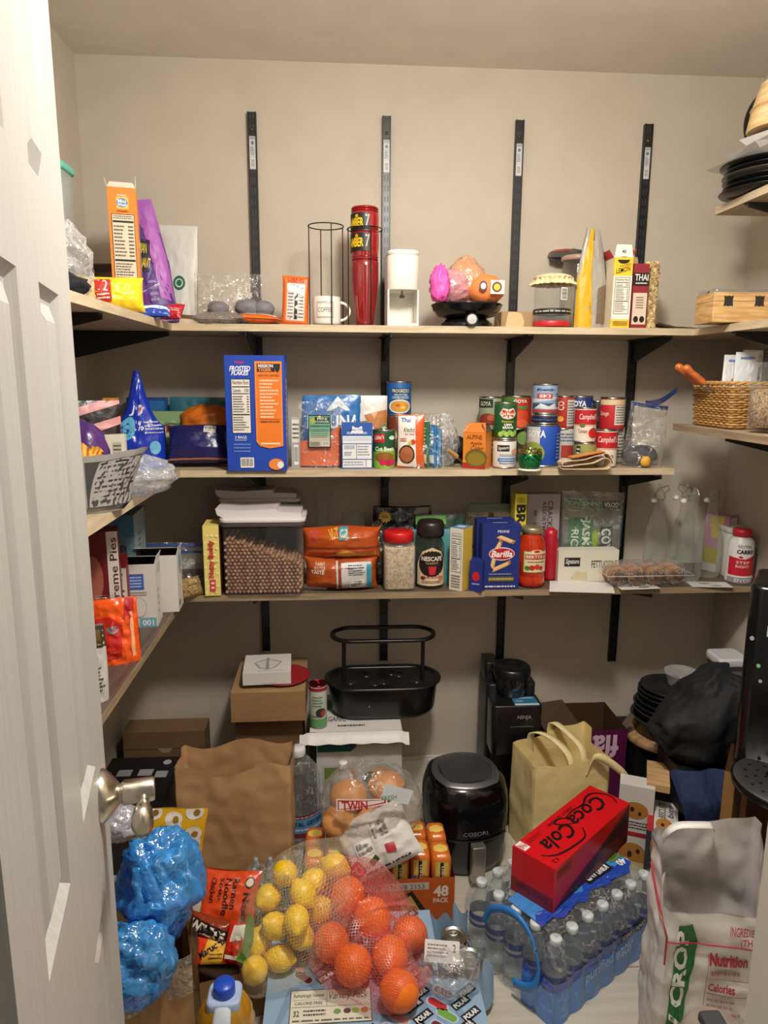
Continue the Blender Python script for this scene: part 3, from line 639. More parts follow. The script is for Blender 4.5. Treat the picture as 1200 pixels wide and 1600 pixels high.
# white water dispenser
cx, w, h = fit((605, 656, 389), 2.12, Z1); o = empty('water_dispenser', (cx, 2.19, Z1)); tag(o, 'white countertop water dispenser with a rounded top beside the red tumblers', 'dispenser')
wt2 = M('e8e4da', .3); a = w / 2; d = .07
mb = MB(); mb.rbox(-a, a, -d, d, h * .48, h * .93, wt2, .032, 6, .002); mb.rbox(-a * .99, a * .99, -d, d, h * .93, h, M('efece4', .3), .032, 6, .006)
mb.build('head', o)
mb = MB(); mb.box(-a * .96, -a * .86, -d * .9, d, 0, h * .48, wt2); mb.box(a * .86, a * .96, -d * .9, d, 0, h * .48, wt2); mb.box(-a * .86, a * .86, d * .4, d, 0, h * .48, wt2); mb.box(-a * .86, a * .86, -d * .9, d * .4, 0, .008, wt2); mb.build('stand', o)
mb = MB(); mb.lathe([(.003, h * .48 - .016), (.003, h * .48)], M('8a8478', .3, .8), 12, (0, -.02, 0)); mb.box(-.007, .007, -.03, -.018, h * .48 - .02, h * .48 - .012, '57483a'); mb.build('spout', o)
# pink and orange bags on a black bowl
px_ = xof(728, 2.18, Z1); o = empty('candle_warmer', (px_, 2.18, Z1)); tag(o, 'round black glossy bowl warmer with a front dial, carrying the candy bags', 'bowl')
bl = M('0c0c0e', .15)
mb = MB(); mb.lathe([(.001, .024), (.05, .024), (.085, .034), (.101, .05), (.105, .062), (.108, .066), (.104, .069), (.098, .062), (.085, .045), (.001, .036)], bl, 44, caps=False); mb.build('bowl', o)
mb = MB(); mb.lathe([(.078, 0), (.078, .012), (.06, .026), (.05, .026)], bl, 36); mb.build('base', o)
mb = MB(); mb.lathe([(.019, 0), (.019, .016), (.017, .019)], M('17171a', .1), 24, (0, -.076, .019), axis=Matrix.Rotation(PI / 2, 3, 'X').to_quaternion()); mb.lathe([(.0001, .02), (.011, .0195), (.014, .019)], 'b8b8bc', 20, (0, -.076, .019), axis=Matrix.Rotation(PI / 2, 3, 'X').to_quaternion(), caps=False); mb.build('dial', o)
film_p = CLEAR('f6d8e6', .4, .14, .4, .8, 30, body='f09cc8')
blob('ribbon_bow', 'bright pink ribbon bow at the left of the candy bags', 'ribbon', (px_ - .093, 2.10, Z1 + .068), .045, .05, .09, M('e85cb4', .45, 0, .4, 60), .5, 3, 1., 30)
blob('candy_bag', 'pale pink wrapped bag, left of the candy bags on the black bowl', 'bag', (px_ - .05, 2.17, Z1 + .0655), .11, .1, .095, CLEAR('f8e4e8', .5, .14, .4, .8, 30, body='f4b8c4'), .25, 2, 4., 34)
blob('candy_bag', 'peach wrapped bag rising to a point, middle of the candy bags on the black bowl', 'bag', (px_ - .002, 2.19, Z1 + .0655), .12, .1, .135, CLEAR('f8e0cc', .6, .14, .4, .8, 30, body='f2b48c'), .22, 2.2, 9., 36, pinch=.4)
o = blob('candy_bag', 'orange candy bag with round purple and yellow prints, right end of the black bowl', 'bag', (px_ + .052, 2.15, Z1 + .0655), .105, .08, .085, M('e8884c', .35, 0, .3, 40), .1, 2, 12., 34)
mb = MB(); F = flat((-.04, -.049, .015), (1, 0, .0), (0, .0, 1), .085, .055); mb.prints(F, [('e', .25, .6, .14, .26, '5c2a4c'), ('e', .25, .6, .09, .16, 'f2e2d8'), ('r', .5, .2, .98, .9, 'e9dcd2'), ('e', .72, .55, .17, .27, '6a3a28'), ('e', .72, .55, .11, .17, 'f0c038')]); mb.build('print_panel', o)
# open cardboard
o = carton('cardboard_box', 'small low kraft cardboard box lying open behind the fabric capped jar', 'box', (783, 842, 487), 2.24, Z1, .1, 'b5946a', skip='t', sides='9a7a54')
flap(o, 'flap', -.07, .0, -.05, .0, .06, 35, 'c9a878'); bpy.context.view_layer.update()
o = MB(); o.prism([(0, 0), (.055, 0), (.06, .02), (.052, .045), (.03, .05), (.012, .05)], (0, 0, 0), (1, 0, 0), (0, .25, 1), .0015, 'c9a878'); o = o.build('cardboard_flap'); place(o, (xof(790, 2.16, Z1), 2.17, Z1), 0); tag(o, 'loose kraft cardboard flap propped before the small kraft box', 'cardboard')
# jars
def jar_prof(r, h, neck=.92, t=.003):
    return [(.001, .004), (r * .9, .003), (r * .98, .006), (r, .016), (r, h * .82), (r * .97, h * .88), (r * neck, h * .93), (r * neck, h), (r * neck - t, h), (r * neck - t, h * .93), (r - t, h * .82), (r - t, .018), (.001, .012)]
cx, w, h = fit((843, 900, 430), 2.11, Z1); r = w / 2
o = empty('glass_jar', (cx, 2.11 + r, Z1)); tag(o, 'clear jar under an elasticated cream cloth cover with a black band', 'jar')
mb = MB(); mb.lathe(jar_prof(r, h), GLASS(), 40, caps=False); mb.build('jar_body', o)
mb = MB(); mb.lathe([(r * .93, .006), (r * .93, .02), (.001, .021)], M('c0222c', .4), 36, caps=False); mb.lathe([(r * 1.0, .004), (r * 1.015, .006), (r * 1.015, .017), (r, .019)], M('c0222c', .4), 36, caps=False); mb.build('red_base', o)
mb = MB(); mb.lathe([(r + .0005, h * .27), (r + .0015, h * .275), (r + .0015, h * .37), (r + .0005, h * .375)], M('1a1a1c', .5), 40, caps=False); F = cyl_frame(r + .0016, h * .27, h * .1); mb.prints(F, [('l', .08, .2, .95, .8, 1, 'b8b4a8')]); F = cyl_frame(r + .0006, .02, h * .8); mb.prints(F, [('b', .55, .5, .68, .8, 1)]); mb.build('band', o)
def cap(u, v):
    a = u * 2 * PI; fr = .006 * math.sin(a * 22) * (v < .45) + .003 * math.sin(a * 13 + 1)
    if v < .25: rr = r * 1.06 + fr + .008 * (1 - v / .25); z = h - .022 + v * .03
    elif v < .45: rr = r * 1.0 + fr * .8; z = h - .014 + (v - .25) * .05
    else:
        q = (v - .45) / .55; rr = (r * 1.07 * math.cos(q * PI / 2) + .001); z = h - .004 + .016 * math.sin(q * PI / 2) + .002 * nz(math.cos(a) * 4, math.sin(a) * 4, q * 3)
    return (rr * math.cos(a), rr * math.sin(a), z)
mb = MB(); mb.grid(cap, 120, 18, M('dccfa4', .85)); mb.build('cloth_cover', o)
cx, w, h = fit((884, 935, 396), 2.24, Z1); r = w / 2
o = empty('glass_jar', (cx, 2.24 + r, Z1)); tag(o, 'taller glass jar behind the silver and yellow pouch, with a dark pouch on its lid', 'jar')
mb = MB(); mb.lathe(jar_prof(r, h * .93), GLASS(), 36, caps=False); mb.build('jar_body', o)
mb = MB(); mb.lathe([(r * .96, h * .93), (r * 1.02, h * .94), (r * 1.02, h * .985), (r * .9, h), (.001, h)], M('b09480', .3), 36, caps=False); mb.build('lid', o)
pouch('snack_pouch', 'dark green and red pouch lying on top of the taller glass jar', 'bag', (cx, 2.24 + r + .05, Z1 + h + .002), .15, .1, .03, FOIL('4c4a48', .3), [('r', .1, .2, .5, .8, '9a3028'), ('r', .6, .2, .9, .8, '3c5038')], kind='pillow', rx=-75, rz=-4, seed=14, cr=.01)
# yellow and silver pouch
o = pouch('snack_pouch', 'silver pouch with a bright yellow left side standing at the shelf front', 'bag', (xof(924, 2.15, Z1 + .08), 2.165, Z1), .10, .29, .05, FOIL('a8a49c', .22), [('p', [(0, 0), (.42, 0), (.38, .6), (.48, .99), (.2, .99), (.02, .5)], 'd8a81c'), ('p', [(.55, .05), (.95, .05), (.9, .45), (.6, .4)], '7c6c58'), ('p', [(.9, .3), (1, .3), (.98, .8), (.93, .8)], '3c3c3c')], seed=18, cr=.005, neck=.42, rz=12)
carton('tea_box', 'narrow dark box with white print squeezed behind the yellow lemon box', 'box', (944, 958, 428), 2.2, Z1, .1, '20222a', front=[('r', 0, .84, 1, 1, 'd8c9a8'), ('r', 0, .64, 1, .83, 'c07a34'), ('l', .1, .1, .9, .55, 8, 'c8c8c8', 1), ('r', .1, .02, .9, .2, 'd8d4c8')])
o = carton('tea_box', 'yellow box reading LEMON with a white raised tab', 'box', (957, 986, 402), 2.105, Z1, .13, 'f0c832', sides='e0d4b8', rz=0,
    front=[('r', 0, .12, 1, .74, 'e6e2d4'), ('r', .08, .16, .92, .7, 'f0ece0'), ('e', .5, .96, .32, .05, '181818'), ('r', .2, .965, .8, 1, 'f0c832'), ('t', 'LEMON', .1, .79, .9, .86, '181818', {'shear': .3, 'rot': 12}), ('t', 'FLAVORED', .3, .875, .9, .905, '6a4a10', {'rot': 12}), ('n', .1, .2, .9, .72, 'ece8da'), ('l', .1, .03, .9, .1, 3, '7a4a10')])
flap(o, 'flap', -o['_w'] / 2, o['_w'] / 2, -o['_d'] / 2 + .002, o['_h'], .036, 86, 'e8e4da'); flap(o, 'flap', -.06, .04, o['_w'] / 2, o['_h'], .03, 60, 'b02a2a', 'y'); flap(o, 'flap', -.06, .04, -o['_w'] / 2, o['_h'], .025, 115, 'b02a2a', 'y')
mb = MB(); F = flat((-o['_w'] / 2, -o['_d'] / 2, o['_h'] + .003), (1, 0, 0), (0, .05, 1), o['_w'], .03); mb.prints(F, [('t', '40', .38, .3, .6, .6, '222222')]); mb.build('print_panel', o)
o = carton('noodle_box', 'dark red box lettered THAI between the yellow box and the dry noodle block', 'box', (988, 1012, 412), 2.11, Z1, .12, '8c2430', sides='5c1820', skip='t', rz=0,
    front=[('r', .05, .06, .95, .55, 'd8c8b4'), ('r', 0, .66, 1, .86, '141212'), ('t', 'THAI', .1, .74, .95, .84, 'f0ece4'), ('l', .15, .68, .9, .72, 1, 'f0ece4'), ('l', .25, .3, .75, .5, 5, '7a5a4c'), ('e', .3, .14, .16, .05, '1c1414'), ('e', .7, .14, .16, .05, '1c1414')])
flap(o, 'flap', -.02, .04, .055, o['_h'] - .002, .04, 82, 'b09064')
# noodle block
nm = ramp_mat('dry_noodle', '8c6a3c', 'd8c08c', .7, 60, (1, 1, 1), bump=.6, lo=.4, hi=.6)
cx, w, h = fit((1015, 1036, 407), 2.12, Z1); o = empty('noodle_cake', (cx, 2.18, Z1), -14); tag(o, 'upright slab of dry wavy noodles, rightmost on the top back shelf', 'noodles')
mb = MB(); mb.cbox(-w / 2, w / 2, -.05, .05, 0, h, nm, .004); mb.build('slab', o)
mb = MB(); rng = random.Random(3)
for k in range(46):
    z = rng.uniform(.01, h - .01); x = rng.uniform(-w / 2 + .003, w / 2 - .003)
    mb.tube([(x + .006 * math.sin(q * 1.7 + k), -.0505 - .001 * math.sin(q * 2.3), min(max(z + (q - 4) * .006, .002), h - .002)) for q in range(9)], .0011, '%s' % ('c8ae78', 'b09058', 'e0cc9c')[k % 3], 4)
mb.build('noodle_strands', o)
# napkin or printed paper across the corner
sheet('printed_paper', 'grey printed paper draped over the right hand corner of the top shelf', 'paper', lambda u, v: (u * .15 - .075 + .02 * v, (v - .5) * .12, .003 + .014 * max(0, 1 - u * 3) + .003 * math.sin(v * 9 + u * 4) ** 2 + .006 * (1 - u) * (v < .3) * (.3 - v)), 20, 16, ramp_mat('newsprint', 'b8b0a4', '8f887e', .7, 60, (1, 5, 1), bump=0), (1.06, 2.19, Z1 + .0005), rz=-6)
sheet('printed_paper', 'grey ribbed paper under the hinged wooden box', 'paper', lambda u, v: ((u - .5) * .2, (v - .5) * .14, .0018 + .0012 * math.sin(u * 60)), 60, 6, M('aba396', .7), (1.205, 1.98, Z1 + .0002), rz=0)
# hinged wooden box on the right shelf
pine = ramp_mat('pine', 'b58a56', 'd9b47c', .5, 5, (3, 3, 22), bump=.06)
o = empty('wooden_box', (xof(1115, 1.9, Z1) + .08, 1.955, Z1 + .0035), -2); tag(o, 'light pine box with two dark hinges on the right hand shelf', 'box')
mb = MB(); mb.cbox(-.08, .08, -.052, .052, 0, .055, pine, .0015); mb.build('body', o)
mb = MB(); mb.cbox(-.08, .08, -.052, .052, .0555, .079, pine, .0015); mb.build('lid', o)
for sx in (-.04, .045):
    mb = MB(); mb.prism([(-.013, -.014), (-.006, -.012), (0, -.014), (.006, -.012), (.013, -.014), (.011, 0), (.013, .014), (.006, .012), (0, .014), (-.006, .012), (-.013, .014), (-.011, 0)], (sx, -.0524, .056), (1, 0, 0), (0, 0, 1), .0008, M('2c2622', .5)); mb.build('hinge', o)
o = empty('glass_container', (1.215, 2.165, Z1)); tag(o, 'rectangular clip-top glass container behind the hinged wooden box', 'container')
mb = MB(); mb.rbox(-.085, .085, -.05, .05, 0, .1, GLASS(), .02, 5, .003); mb.build('body', o)
mb = MB(); mb.rbox(-.09, .09, -.055, .055, .1, .118, CLEAR('e6eaea', .15, .08, .5), .022, 5, .004); mb.build('lid', o)
mb = MB(); mb.tube([(-.092, -.03, .112), (-.105, -.035, .1), (-.107, -.035, .075), (-.1, -.03, .06), (-.108, -.03, .045)], .0022, M('b8b8b8', .2, 1), 6); mb.build('wire_clip', o)
# glasses at the right edge
o = empty('drinking_glass', (1.15, 1.72, Z1)); tag(o, 'straight glass with a blue emblem in front of the wooden box', 'glass')
mb = MB(); mb.lathe([(.001, .003), (.026, .001), (.03, .006), (.035, .13), (.033, .13), (.028, .014), (.001, .012)], GLASS(), 36, caps=False); F = cyl_frame(.0345, .0, .13, -25); mb.prints(F, [('e', .5, .6, .2, .2, '2c449c'), ('e', .5, .6, .15, .15, 'd8dce8'), ('t', 'Gb', .4, .52, .6, .68, '2c449c')]); mb.build('bowl', o)
o = empty('wine_glass', (1.225, 1.82, Z1)); tag(o, 'large stemmed wine glass behind the straight glass on the right shelf', 'glass')
mb = MB(); mb.lathe([(.001, .003), (.036, .001), (.037, .003), (.008, .008), (.004, .02), (.004, .1), (.008, .108), (.03, .12), (.046, .145), (.05, .175), (.044, .215), (.0425, .215), (.0485, .175), (.044, .146), (.028, .122), (.001, .112)], GLASS(), 40, caps=False); mb.build('bowl', o)
# plates and dishes on the highest right shelf
zz = 1.967; bp = M('17181a', .3); bp2 = M('4c4640', .3)
for k in range(6):
    mb = MB(); R = .128 + (.006 if k in (0, 5) else 0) - (k == 2) * .004
    mb.lathe([(.001, .0), (R * .62, .0), (R * .7, .003), (R, .011), (R + .001, .0125), (R * .98, .013), (R * .7, .006), (.001, .005)], (bp if k != 3 else bp2), 48, caps=False)
    o = mb.build('plate'); place(o, (1.168 + .004 * math.sin(k * 2), 1.93, zz + .0135 * k), 0)
    tag(o, 'black glossy round plate, %s of the stack on the highest right shelf' % ('lowest', 'second from the bottom', 'third from the bottom', 'fourth from the bottom', 'fifth from the bottom', 'topmost')[k], 'plate', 'stacked black plates')
wz = zz + .082; wm = M('dcdad6', .25)
for k, (s, h) in enumerate(((.132, .016), (.112, .016), (.106, .014), (.085, .024))):
    mb = MB(); n = 5
    mb.rbox(-s * .8, s * .8, -s * .8, s * .8, 0, .004, wm, .015, n, .001)
    for q, (z, e) in enumerate(((.003, .8), (h, 1.0))):
        pass
    def ring(e, z): return [(s * e * x, s * e * y, z) for x, y in ((-1, -1), (1, -1), (1, 1), (-1, 1))]
    A_, B_, C_, D_ = ring(.8, .002), ring(1, h), ring(.96, h), ring(.78, .006)
    vs = A_ + B_ + C_ + D_; mb.add(vs, [(a * 4 + i, a * 4 + (i + 1) % 4, (a + 1) * 4 + (i + 1) % 4, (a + 1) * 4 + i) for a in range(3) for i in range(4)], wm)
    o = mb.build('square_dish'); place(o, (1.182 + .005 * k, 1.93, wz), (8, -12, 3, 20)[k], 0, -3)
    tag(o, 'white square dish, %s of the four above the black plates' % ('lowest and widest', 'second from the bottom', 'third from the bottom', 'topmost and smallest')[k], 'dish', 'stacked white dishes'); wz += (h + .002)
wd = ramp_mat('pale_wood', 'd8b47c', 'ecd2a0', .5, 6, (2, 2, 14), bump=.04)
o = empty('bamboo_steamer', (1.175, 1.93, wz + .004)); tag(o, 'pale wooden bowl tapering upward on top of the white dishes', 'bowl')
mb = MB(); mb.lathe([(.085, 0), (.087, .004), (.079, .05), (.077, .052), (.078, .056), (.062, .115), (.045, .128), (.001, .13)], wd, 48); mb.build('body', o)
mb = MB(); mb.lathe([(.0795, .05), (.082, .054), (.079, .058)], ramp_mat('pale_wood_rim', 'c49c62', 'd8b47c', .5, 6), 48, caps=False); mb.build('rim', o)
o = empty('skillet', (1.21, 1.985, zz + .12), -20, 82, 0); tag(o, 'black round pan leaning behind the pale wooden bowl', 'pan'); o.location = (1.26, 2.035, 2.06)
mb = MB(); mb.lathe([(.001, .0), (.1, 0), (.118, .03), (.121, .031), (.118, .034), (.1, .005), (.001, .004)], bp, 44, (0, .12, 0), caps=False); mb.build('pan_body', o)
# ================================================================ MIDDLE SHELF
def X2(px, Y, z=Z2 + .06): return xof(px, Y, z)
# left wall end
pouch('snack_bag', 'black and pink striped bag behind the open grey chip bag', 'bag', (X2(140, 1.72), 1.72, Z2), .15, .215, .06, FOIL('1c1418', .3), [('p', [(0, .1 + k * .22), (1, .3 + k * .22), (1, .39 + k * .22), (0, .19 + k * .22)], 'c88c8c') for k in range(4)], seed=21, rz=25)
carton('card_box', 'mustard coloured card box with rounded top behind the white card box', 'box', (163, 184, 622), 1.92, Z2, .04, 'c8842c', rz=8, front=[('r', .1, .5, .6, .68, '8a3a20'), ('t', 'U', .2, .53, .5, .66, 'e8d8b8'), ('l', .1, .1, .9, .4, 4, 'a86a20')])
blob('snack_bag', 'shiny purple bag under the striped bag near the door', 'bag', (X2(133, 1.6), 1.60, Z2), .1, .09, .165, FOIL('4c2c6c', .22), .22, 2, 3., 34)
carton('card_box', 'small white card box standing behind the open chip bag', 'box', (160, 194, 680), 1.7, Z2, .04, 'd8d2c0', rz=10, front=[('r', .45, .55, .85, .88, 'b8b2a0'), ('l', .48, .58, .82, .85, 4, '3c3a36'), ('l', .1, .1, .9, .4, 4, '6a6660', 1)])
# open chip bag
P = at(182, 790, 1.50); bx = -.525
def chipbag(u, v):
    a = u * 2 * PI; q = 1 - .25 * (1 - v) ** 2; r = 1 + .04 * crk(math.cos(a) * 1.2, math.sin(a) * 1.2, v * 2, 2)
    f = .55 + .45 * q if v < .1 else 1
    return (.085 * r * math.cos(a) * (f + .12 * v) + (.035 * v * v if math.cos(a) > 0 else 0), .055 * r * math.sin(a) * (f - .25 * v), max(.001, .105 * v + .02 * v * math.cos(a + .4) + .004 * v * crk(math.cos(a), math.sin(a), 1, 3)))
o = MB(); o.grid(chipbag, 60, 16, M('8f8b88', .4, 0, .35, 16)); mbp = o
Fb = Frame(lambda u, v, k: V(chipbag(.5 + u / .2 * .5, min(v / .1, 1))) * (1 + k * 14), .2, .1, True, .0006)
mbp.prints(Fb, [('l', .08, .2, .42, .85, 8, '2c2a2c', 1), ('r', .5, .1, .92, .88, '3a3838'), ('r', .507, .12, .913, .865, '969290'), ('l', .53, .16, .89, .8, 8, '2c2a2c', 1), ('r', .52, .81, .9, .84, '1c1c1c'), ('p', [(.1, .98), (.3, .98), (.26, .78), (.14, .86)], '1c5c6c'), ('p', [(.84, 0), (.99, 0), (.96, .16), (.88, .1)], '1c6c80')])
o = mbp.build('chip_bag'); place(o, (bx + .01, 1.47, Z2), 24); tag(o, 'grey chip bag lying open at the middle shelf edge by the door', 'bag')
def chip(R, n=16):
    mb = MB(); mb.grid(lambda u, v: (R * v * math.cos(u * 2 * PI), R * v * math.sin(u * 2 * PI), .004 * math.sin(R * v * math.cos(u * 2 * PI) * 500) + 2.5 * (R * v) ** 2), 48, 8, M('d8962c', .6)); 
    mb.grid(lambda u, v: (R * v * math.cos(u * 2 * PI), R * v * math.sin(u * 2 * PI), -.0015 + .004 * math.sin(R * v * math.cos(u * 2 * PI) * 500) + 2.5 * (R * v) ** 2), 48, 8, M('d8962c', .6), rev=True); return mb.build('potato_chip')
c0 = chip(.034)
for i, (dx, dy, dz_, a, b_) in enumerate(((0, -.012, .128, 60, 10), (-.03, .0, .122, 40, 60), (.025, .0, .12, 50, -30), (.005, .02, .125, 20, 100))):
    c = c0 if i == 0 else dup(c0); place(c, (bx + .0 + dx, 1.47 + dy, Z2 + dz_ - .018), b_, a); tag(c, 'ridged orange potato chip in the mouth of the open chip bag', 'chip', 'chips in the open bag')
blob('plastic_bag', 'loose clear plastic hanging over the middle shelf edge by the chip bag', 'bag', (-.475, 1.67, Z2), .17, .16, .085, CLEAR('f0f2f4', .2, .12, .5, 1., 26, body='dfe6ee'), .3, 2.2, 6.2, 44)
# blue pouch
o = pouch('detergent_pouch', 'royal blue pouch with a pointed twisted top and a pale blue round badge', 'bag', (X2(219, 2.17), 2.17, Z2), .145, .285, .08, FOIL('1c38b4', .25), [('e', .25, .42, .2, .12, '64b4dc'), ('t', '6', .12, .36, .34, .48, '1c50a8'), ('e', .8, .22, .1, .07, '6cb8dc'), ('t', '1%', .45, .4, .62, .5, 'e8ecf4'), ('l', .64, .36, .96, .5, 4, 'c8d0e8'), ('t', 'J', .2, .55, .34, .66, 'e8ecf4'), ('p', [(.52, .55), (.66, .58), (.7, .66), (.56, .66)], 'd8dce8'), ('p', [(.56, .57), (.64, .6), (.67, .65), (.58, .63)], 'c03030')], seed=31, cr=.009, neck=.1, nx=.5, rz=14, kind='stand')
carton('snack_box', 'small blue box standing behind the pointed blue pouch', 'box', (200, 262, 621), 2.345, Z2, .03, '1c4a84', front=[('t', 'HUMPTY', .5, .3, .95, .5, 'a8c4e0'), ('r', .05, .7, .95, .95, '2a6aa8')])
o = carton('snack_box', 'green leaf patterned box lettered cans in front of the small blue box', 'box', (236, 292, 643), 2.275, Z2, .04, '8ca878', front=[('e', .1 + .18 * (k % 6), .75 - .17 * (k // 6) + .03 * (k % 2), .075, .05, ('6c9460', 'a8bc8c')[k % 2]) for k in range(18)] + [('e', .6, .55, .36, .24, '4c6c48'), ('e', .6, .55, .32, .2, 'c8cfa8'), ('t', 'cans', .5, .38, .8, .52, '38582c'), ('r', .44, .6, .86, .74, 'a83028'), ('l', .5, .62, .82, .7, 1, 'e8d8c8'), ('r', 0, .0, 1, .2, 'b03830'), ('t', 'NET', .6, .05, .8, .15, 'e0c8b8')])
pouch('snack_bag', 'teal and white bag lying upright behind the orange crumpled bag', 'bag', (X2(312, 2.36, Z2 + .1), 2.36, Z2), .19, .205, .05, FOIL('2c6c7c', .3), [('r', 0, .0, 1, .62, 'aebcc0'), ('p', [(0, .5), (.3, .7), (.6, .6), (1, .75), (1, .95), (0, .95)], '2c6474'), ('l', .3, .3, .55, .5, 2, '3a6a88')], seed=33, kind='stand', neck=.97)
blob('snack_bag', 'orange crumpled bag resting on the dark blue bag', 'bag', (X2(322, 2.25, Z2 + .12), 2.28, Z2 + .065), .16, .10, .115, FOIL('cc6c1c', .3), .22, 1.8, 14., 40)
o = pouch('snack_bag', 'dark navy bag lying on its side with a white barcode', 'bag', (X2(309, 2.17), 2.17, Z2 + .045), .195, .125, .09, FOIL('20205c', .3), [('b', .6, .66, .8, .86), ('r', .02, .05, .98, .08, 'b87860')], kind='pillow', seed=36, cr=.006, rz=2, rx=-28)
o.location.z = Z2 + .012
# frosted flakes
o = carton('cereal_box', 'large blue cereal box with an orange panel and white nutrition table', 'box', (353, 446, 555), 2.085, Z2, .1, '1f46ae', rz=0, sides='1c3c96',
    front=[('t', 'FROSTED', .08, .865, .43, .91, 'f0f0f4', {'shear': .25, 'bold': .03}), ('t', 'FLAKES', .11, .83, .4, .868, 'f0f0f4', {'shear': .25, 'bold': .03}), ('t', "Kellogg's", .17, .925, .33, .955, 'd83a54', {'shear': .2}),
    ('n', .1, .33, .42, .8), ('t', '2 BAGS', .14, .285, .34, .31, 'e8ecf4'), ('l', .14, .265, .34, .28, 1, 'c8d0e8'), ('l', .12, .16, .4, .25, 3, '6c8cd4'), ('b', .22, .03, .45, .12),
    ('p', [(.5, .95), (.955, .95), (.955, .22), (.73, .2), (.56, .22), (.5, .26)], 'e8863a'), ('p', [(.53, .93), (.93, .93), (.93, .27), (.73, .22), (.53, .27)], 'e67a28'),
    ('r', .54, .86, .84, .93, '2a2430'), ('t', 'MISSION', .56, .897, .81, .925, 'f0e8e0', {'bold': .03}), ('t', 'TIGER', .56, .865, .78, .893, 'e8924c', {'bold': .03}), ('p', [(.83, .93), (.93, .93), (.92, .88), (.88, .85), (.84, .88)], '20242c'),
    ('t', 'HOW YOU CAN HELP', .56, .82, .91, .838, '3a1c10'), ('l', .58, .46, .9, .8, 12, 'f4d8b8', 1), ('r', .56, .452, .92, .455, '6a3010'), ('t', 'SEE MISSION TIGER IN ACTION', .58, .425, .9, .44, '3a1c10')] +
    [('r', .65 + .035 * i, .31 + .02 * j, .672 + .035 * i, .323 + .02 * j, '3a2418') for i in range(5) for j in range(5) if abs(i - 2) + abs(j - 2) < 4 and 0] + [('r', .58, .235, .9, .25, 'f4d8b8'), ('e', .83, .06, .13, .05, 'e8863a'), ('e', .9, .055, .055, .03, 'e8e6e0')],
    right=[('r', .06, .05, .94, .95, '5a6cc0'), ('r', .1, .3, .5, .8, 'c8c4bc'), ('l', .12, .32, .48, .78, 9, '4a4844', 1)])
carton('tea_light_pack', 'clear pack with a white label between the big blue box and the orange powder', 'box', (455, 469, 652), 2.17, Z2, .08, CLEAR('e0e0dc', .4, .2, .4), front=[('r', .1, .5, .9, .95, 'dcd8cc'), ('l', .15, .55, .85, .9, 4, '333333'), ('b', .3, .05, .8, .45)])
# ziploc of orange powder
lx = X2(500, 2.13); o = zip_bag('spice_bag', 'clear zip bag half full of orange powder with a green label', 'bag', (lx, 2.17, Z2), .135, .2, .035, 41, None, base=.1, rz=-3, cr=.003)
mb = MB(); Pq = pouch_fn(.128, .18, .03, 'stand', .002, 3.)
def pw(u, v, s): p = Pq(u, v, s); q = p.copy(); q.z = .004 + v * (.075 + .05 * u ** 2); q.y = s * (.013 * (1 - v * .4) * max(0, 4 * u * (1 - u)) ** .4 + .0004); return q
mb.grid(lambda u, v: pw(u, v, -1), 24, 12, M('d8683c', .9, 0, .2, 120)); mb.grid(lambda u, v: pw(u, v, 1), 24, 12, M('d8683c', .9), rev=True); g = mb.build('spice_powder'); place(g, (lx, 2.17, Z2 + .001), -3); tag(g, 'orange spice powder filling the lower half of the clear zip bag', 'powder', kind='stuff')
lab = MB(); lab.box(-.034, .034, -.0215, -.0205, .062, .16, '1c1c1c'); Fl = flat((-.034, -.0215, .062), (1, 0, 0), (0, 0, 1), .068, .098); lab.prints(Fl, [('r', .04, .03, .96, .97, '6ca48c'), ('r', .04, .03, .96, .35, 'b8b4a0'), ('r', .04, .35, .96, .5, '8cb49c'), ('r', .3, .74, .94, .94, '14241c'), ('t', "MINI", .4, .85, .84, .93, 'c8e0c8'), ('t', 'POWDER', .32, .76, .92, .83, 'c8e0c8'), ('t', 'CAYENNE POWDER', .08, .63, .92, .69, '1c1c1c'), ('l', .12, .3, .88, .58, 5, '5a6c60'), ('e', .2, .82, .1, .09, 'a8b430'), ('e', .5, .95, .06, .03, 'e8d838'), ('l', .08, .06, .5, .18, 3, '333333'), ('b', .6, .06, .92, .2)]); lab.build('label', o)
pouch('snack_bag', 'bright blue bag reading MAUNA behind the orange powder', 'bag', (X2(518, 2.26, Z2 + .1), 2.265, Z2), .19, .215, .07, FOIL('1c6cb4', .3), [('t', 'MAUNA', .1, .52, .98, .72, 'e8eef4', {'bold': .03}), ('t', 'LOA', .3, .3, .8, .48, 'b8d0e8', {'bold': .03}), ('p', [(.4, .78), (.6, .98), (.82, .78), (.72, .78), (.6, .9), (.5, .78)], 'd8e4ec'), ('r', 0, .0, .5, .1, '5c6c34')], seed=44, kind='stand', cr=.005, neck=.96)
pouch('snack_bag', 'white bag reading just that! with a photo of nuts', 'bag', (X2(579, 2.27, Z2 + .1), 2.275, Z2), .105, .215, .06, FOIL('dcd8d0', .35), [('p', [(.3, .72), (.98, .8), (.98, .6), (.7, .5), (.42, .6)], 'b8743c'), ('p', [(.5, .74), (.7, .76), (.6, .65)], 'd89c64'), ('t', 'just', .05, .52, .38, .66, '1a1a1a', {'bold': 0, 'shear': .2}), ('t', 'that!', .25, .38, .62, .54, '1a1a1a', {'bold': 0, 'shear': .2}), ('e', .9, .45, .16, .14, '6c8c4c'), ('e', .9, .45, .11, .1, 'd8dcc8')], seed=46, kind='stand', cr=.003, neck=1.)
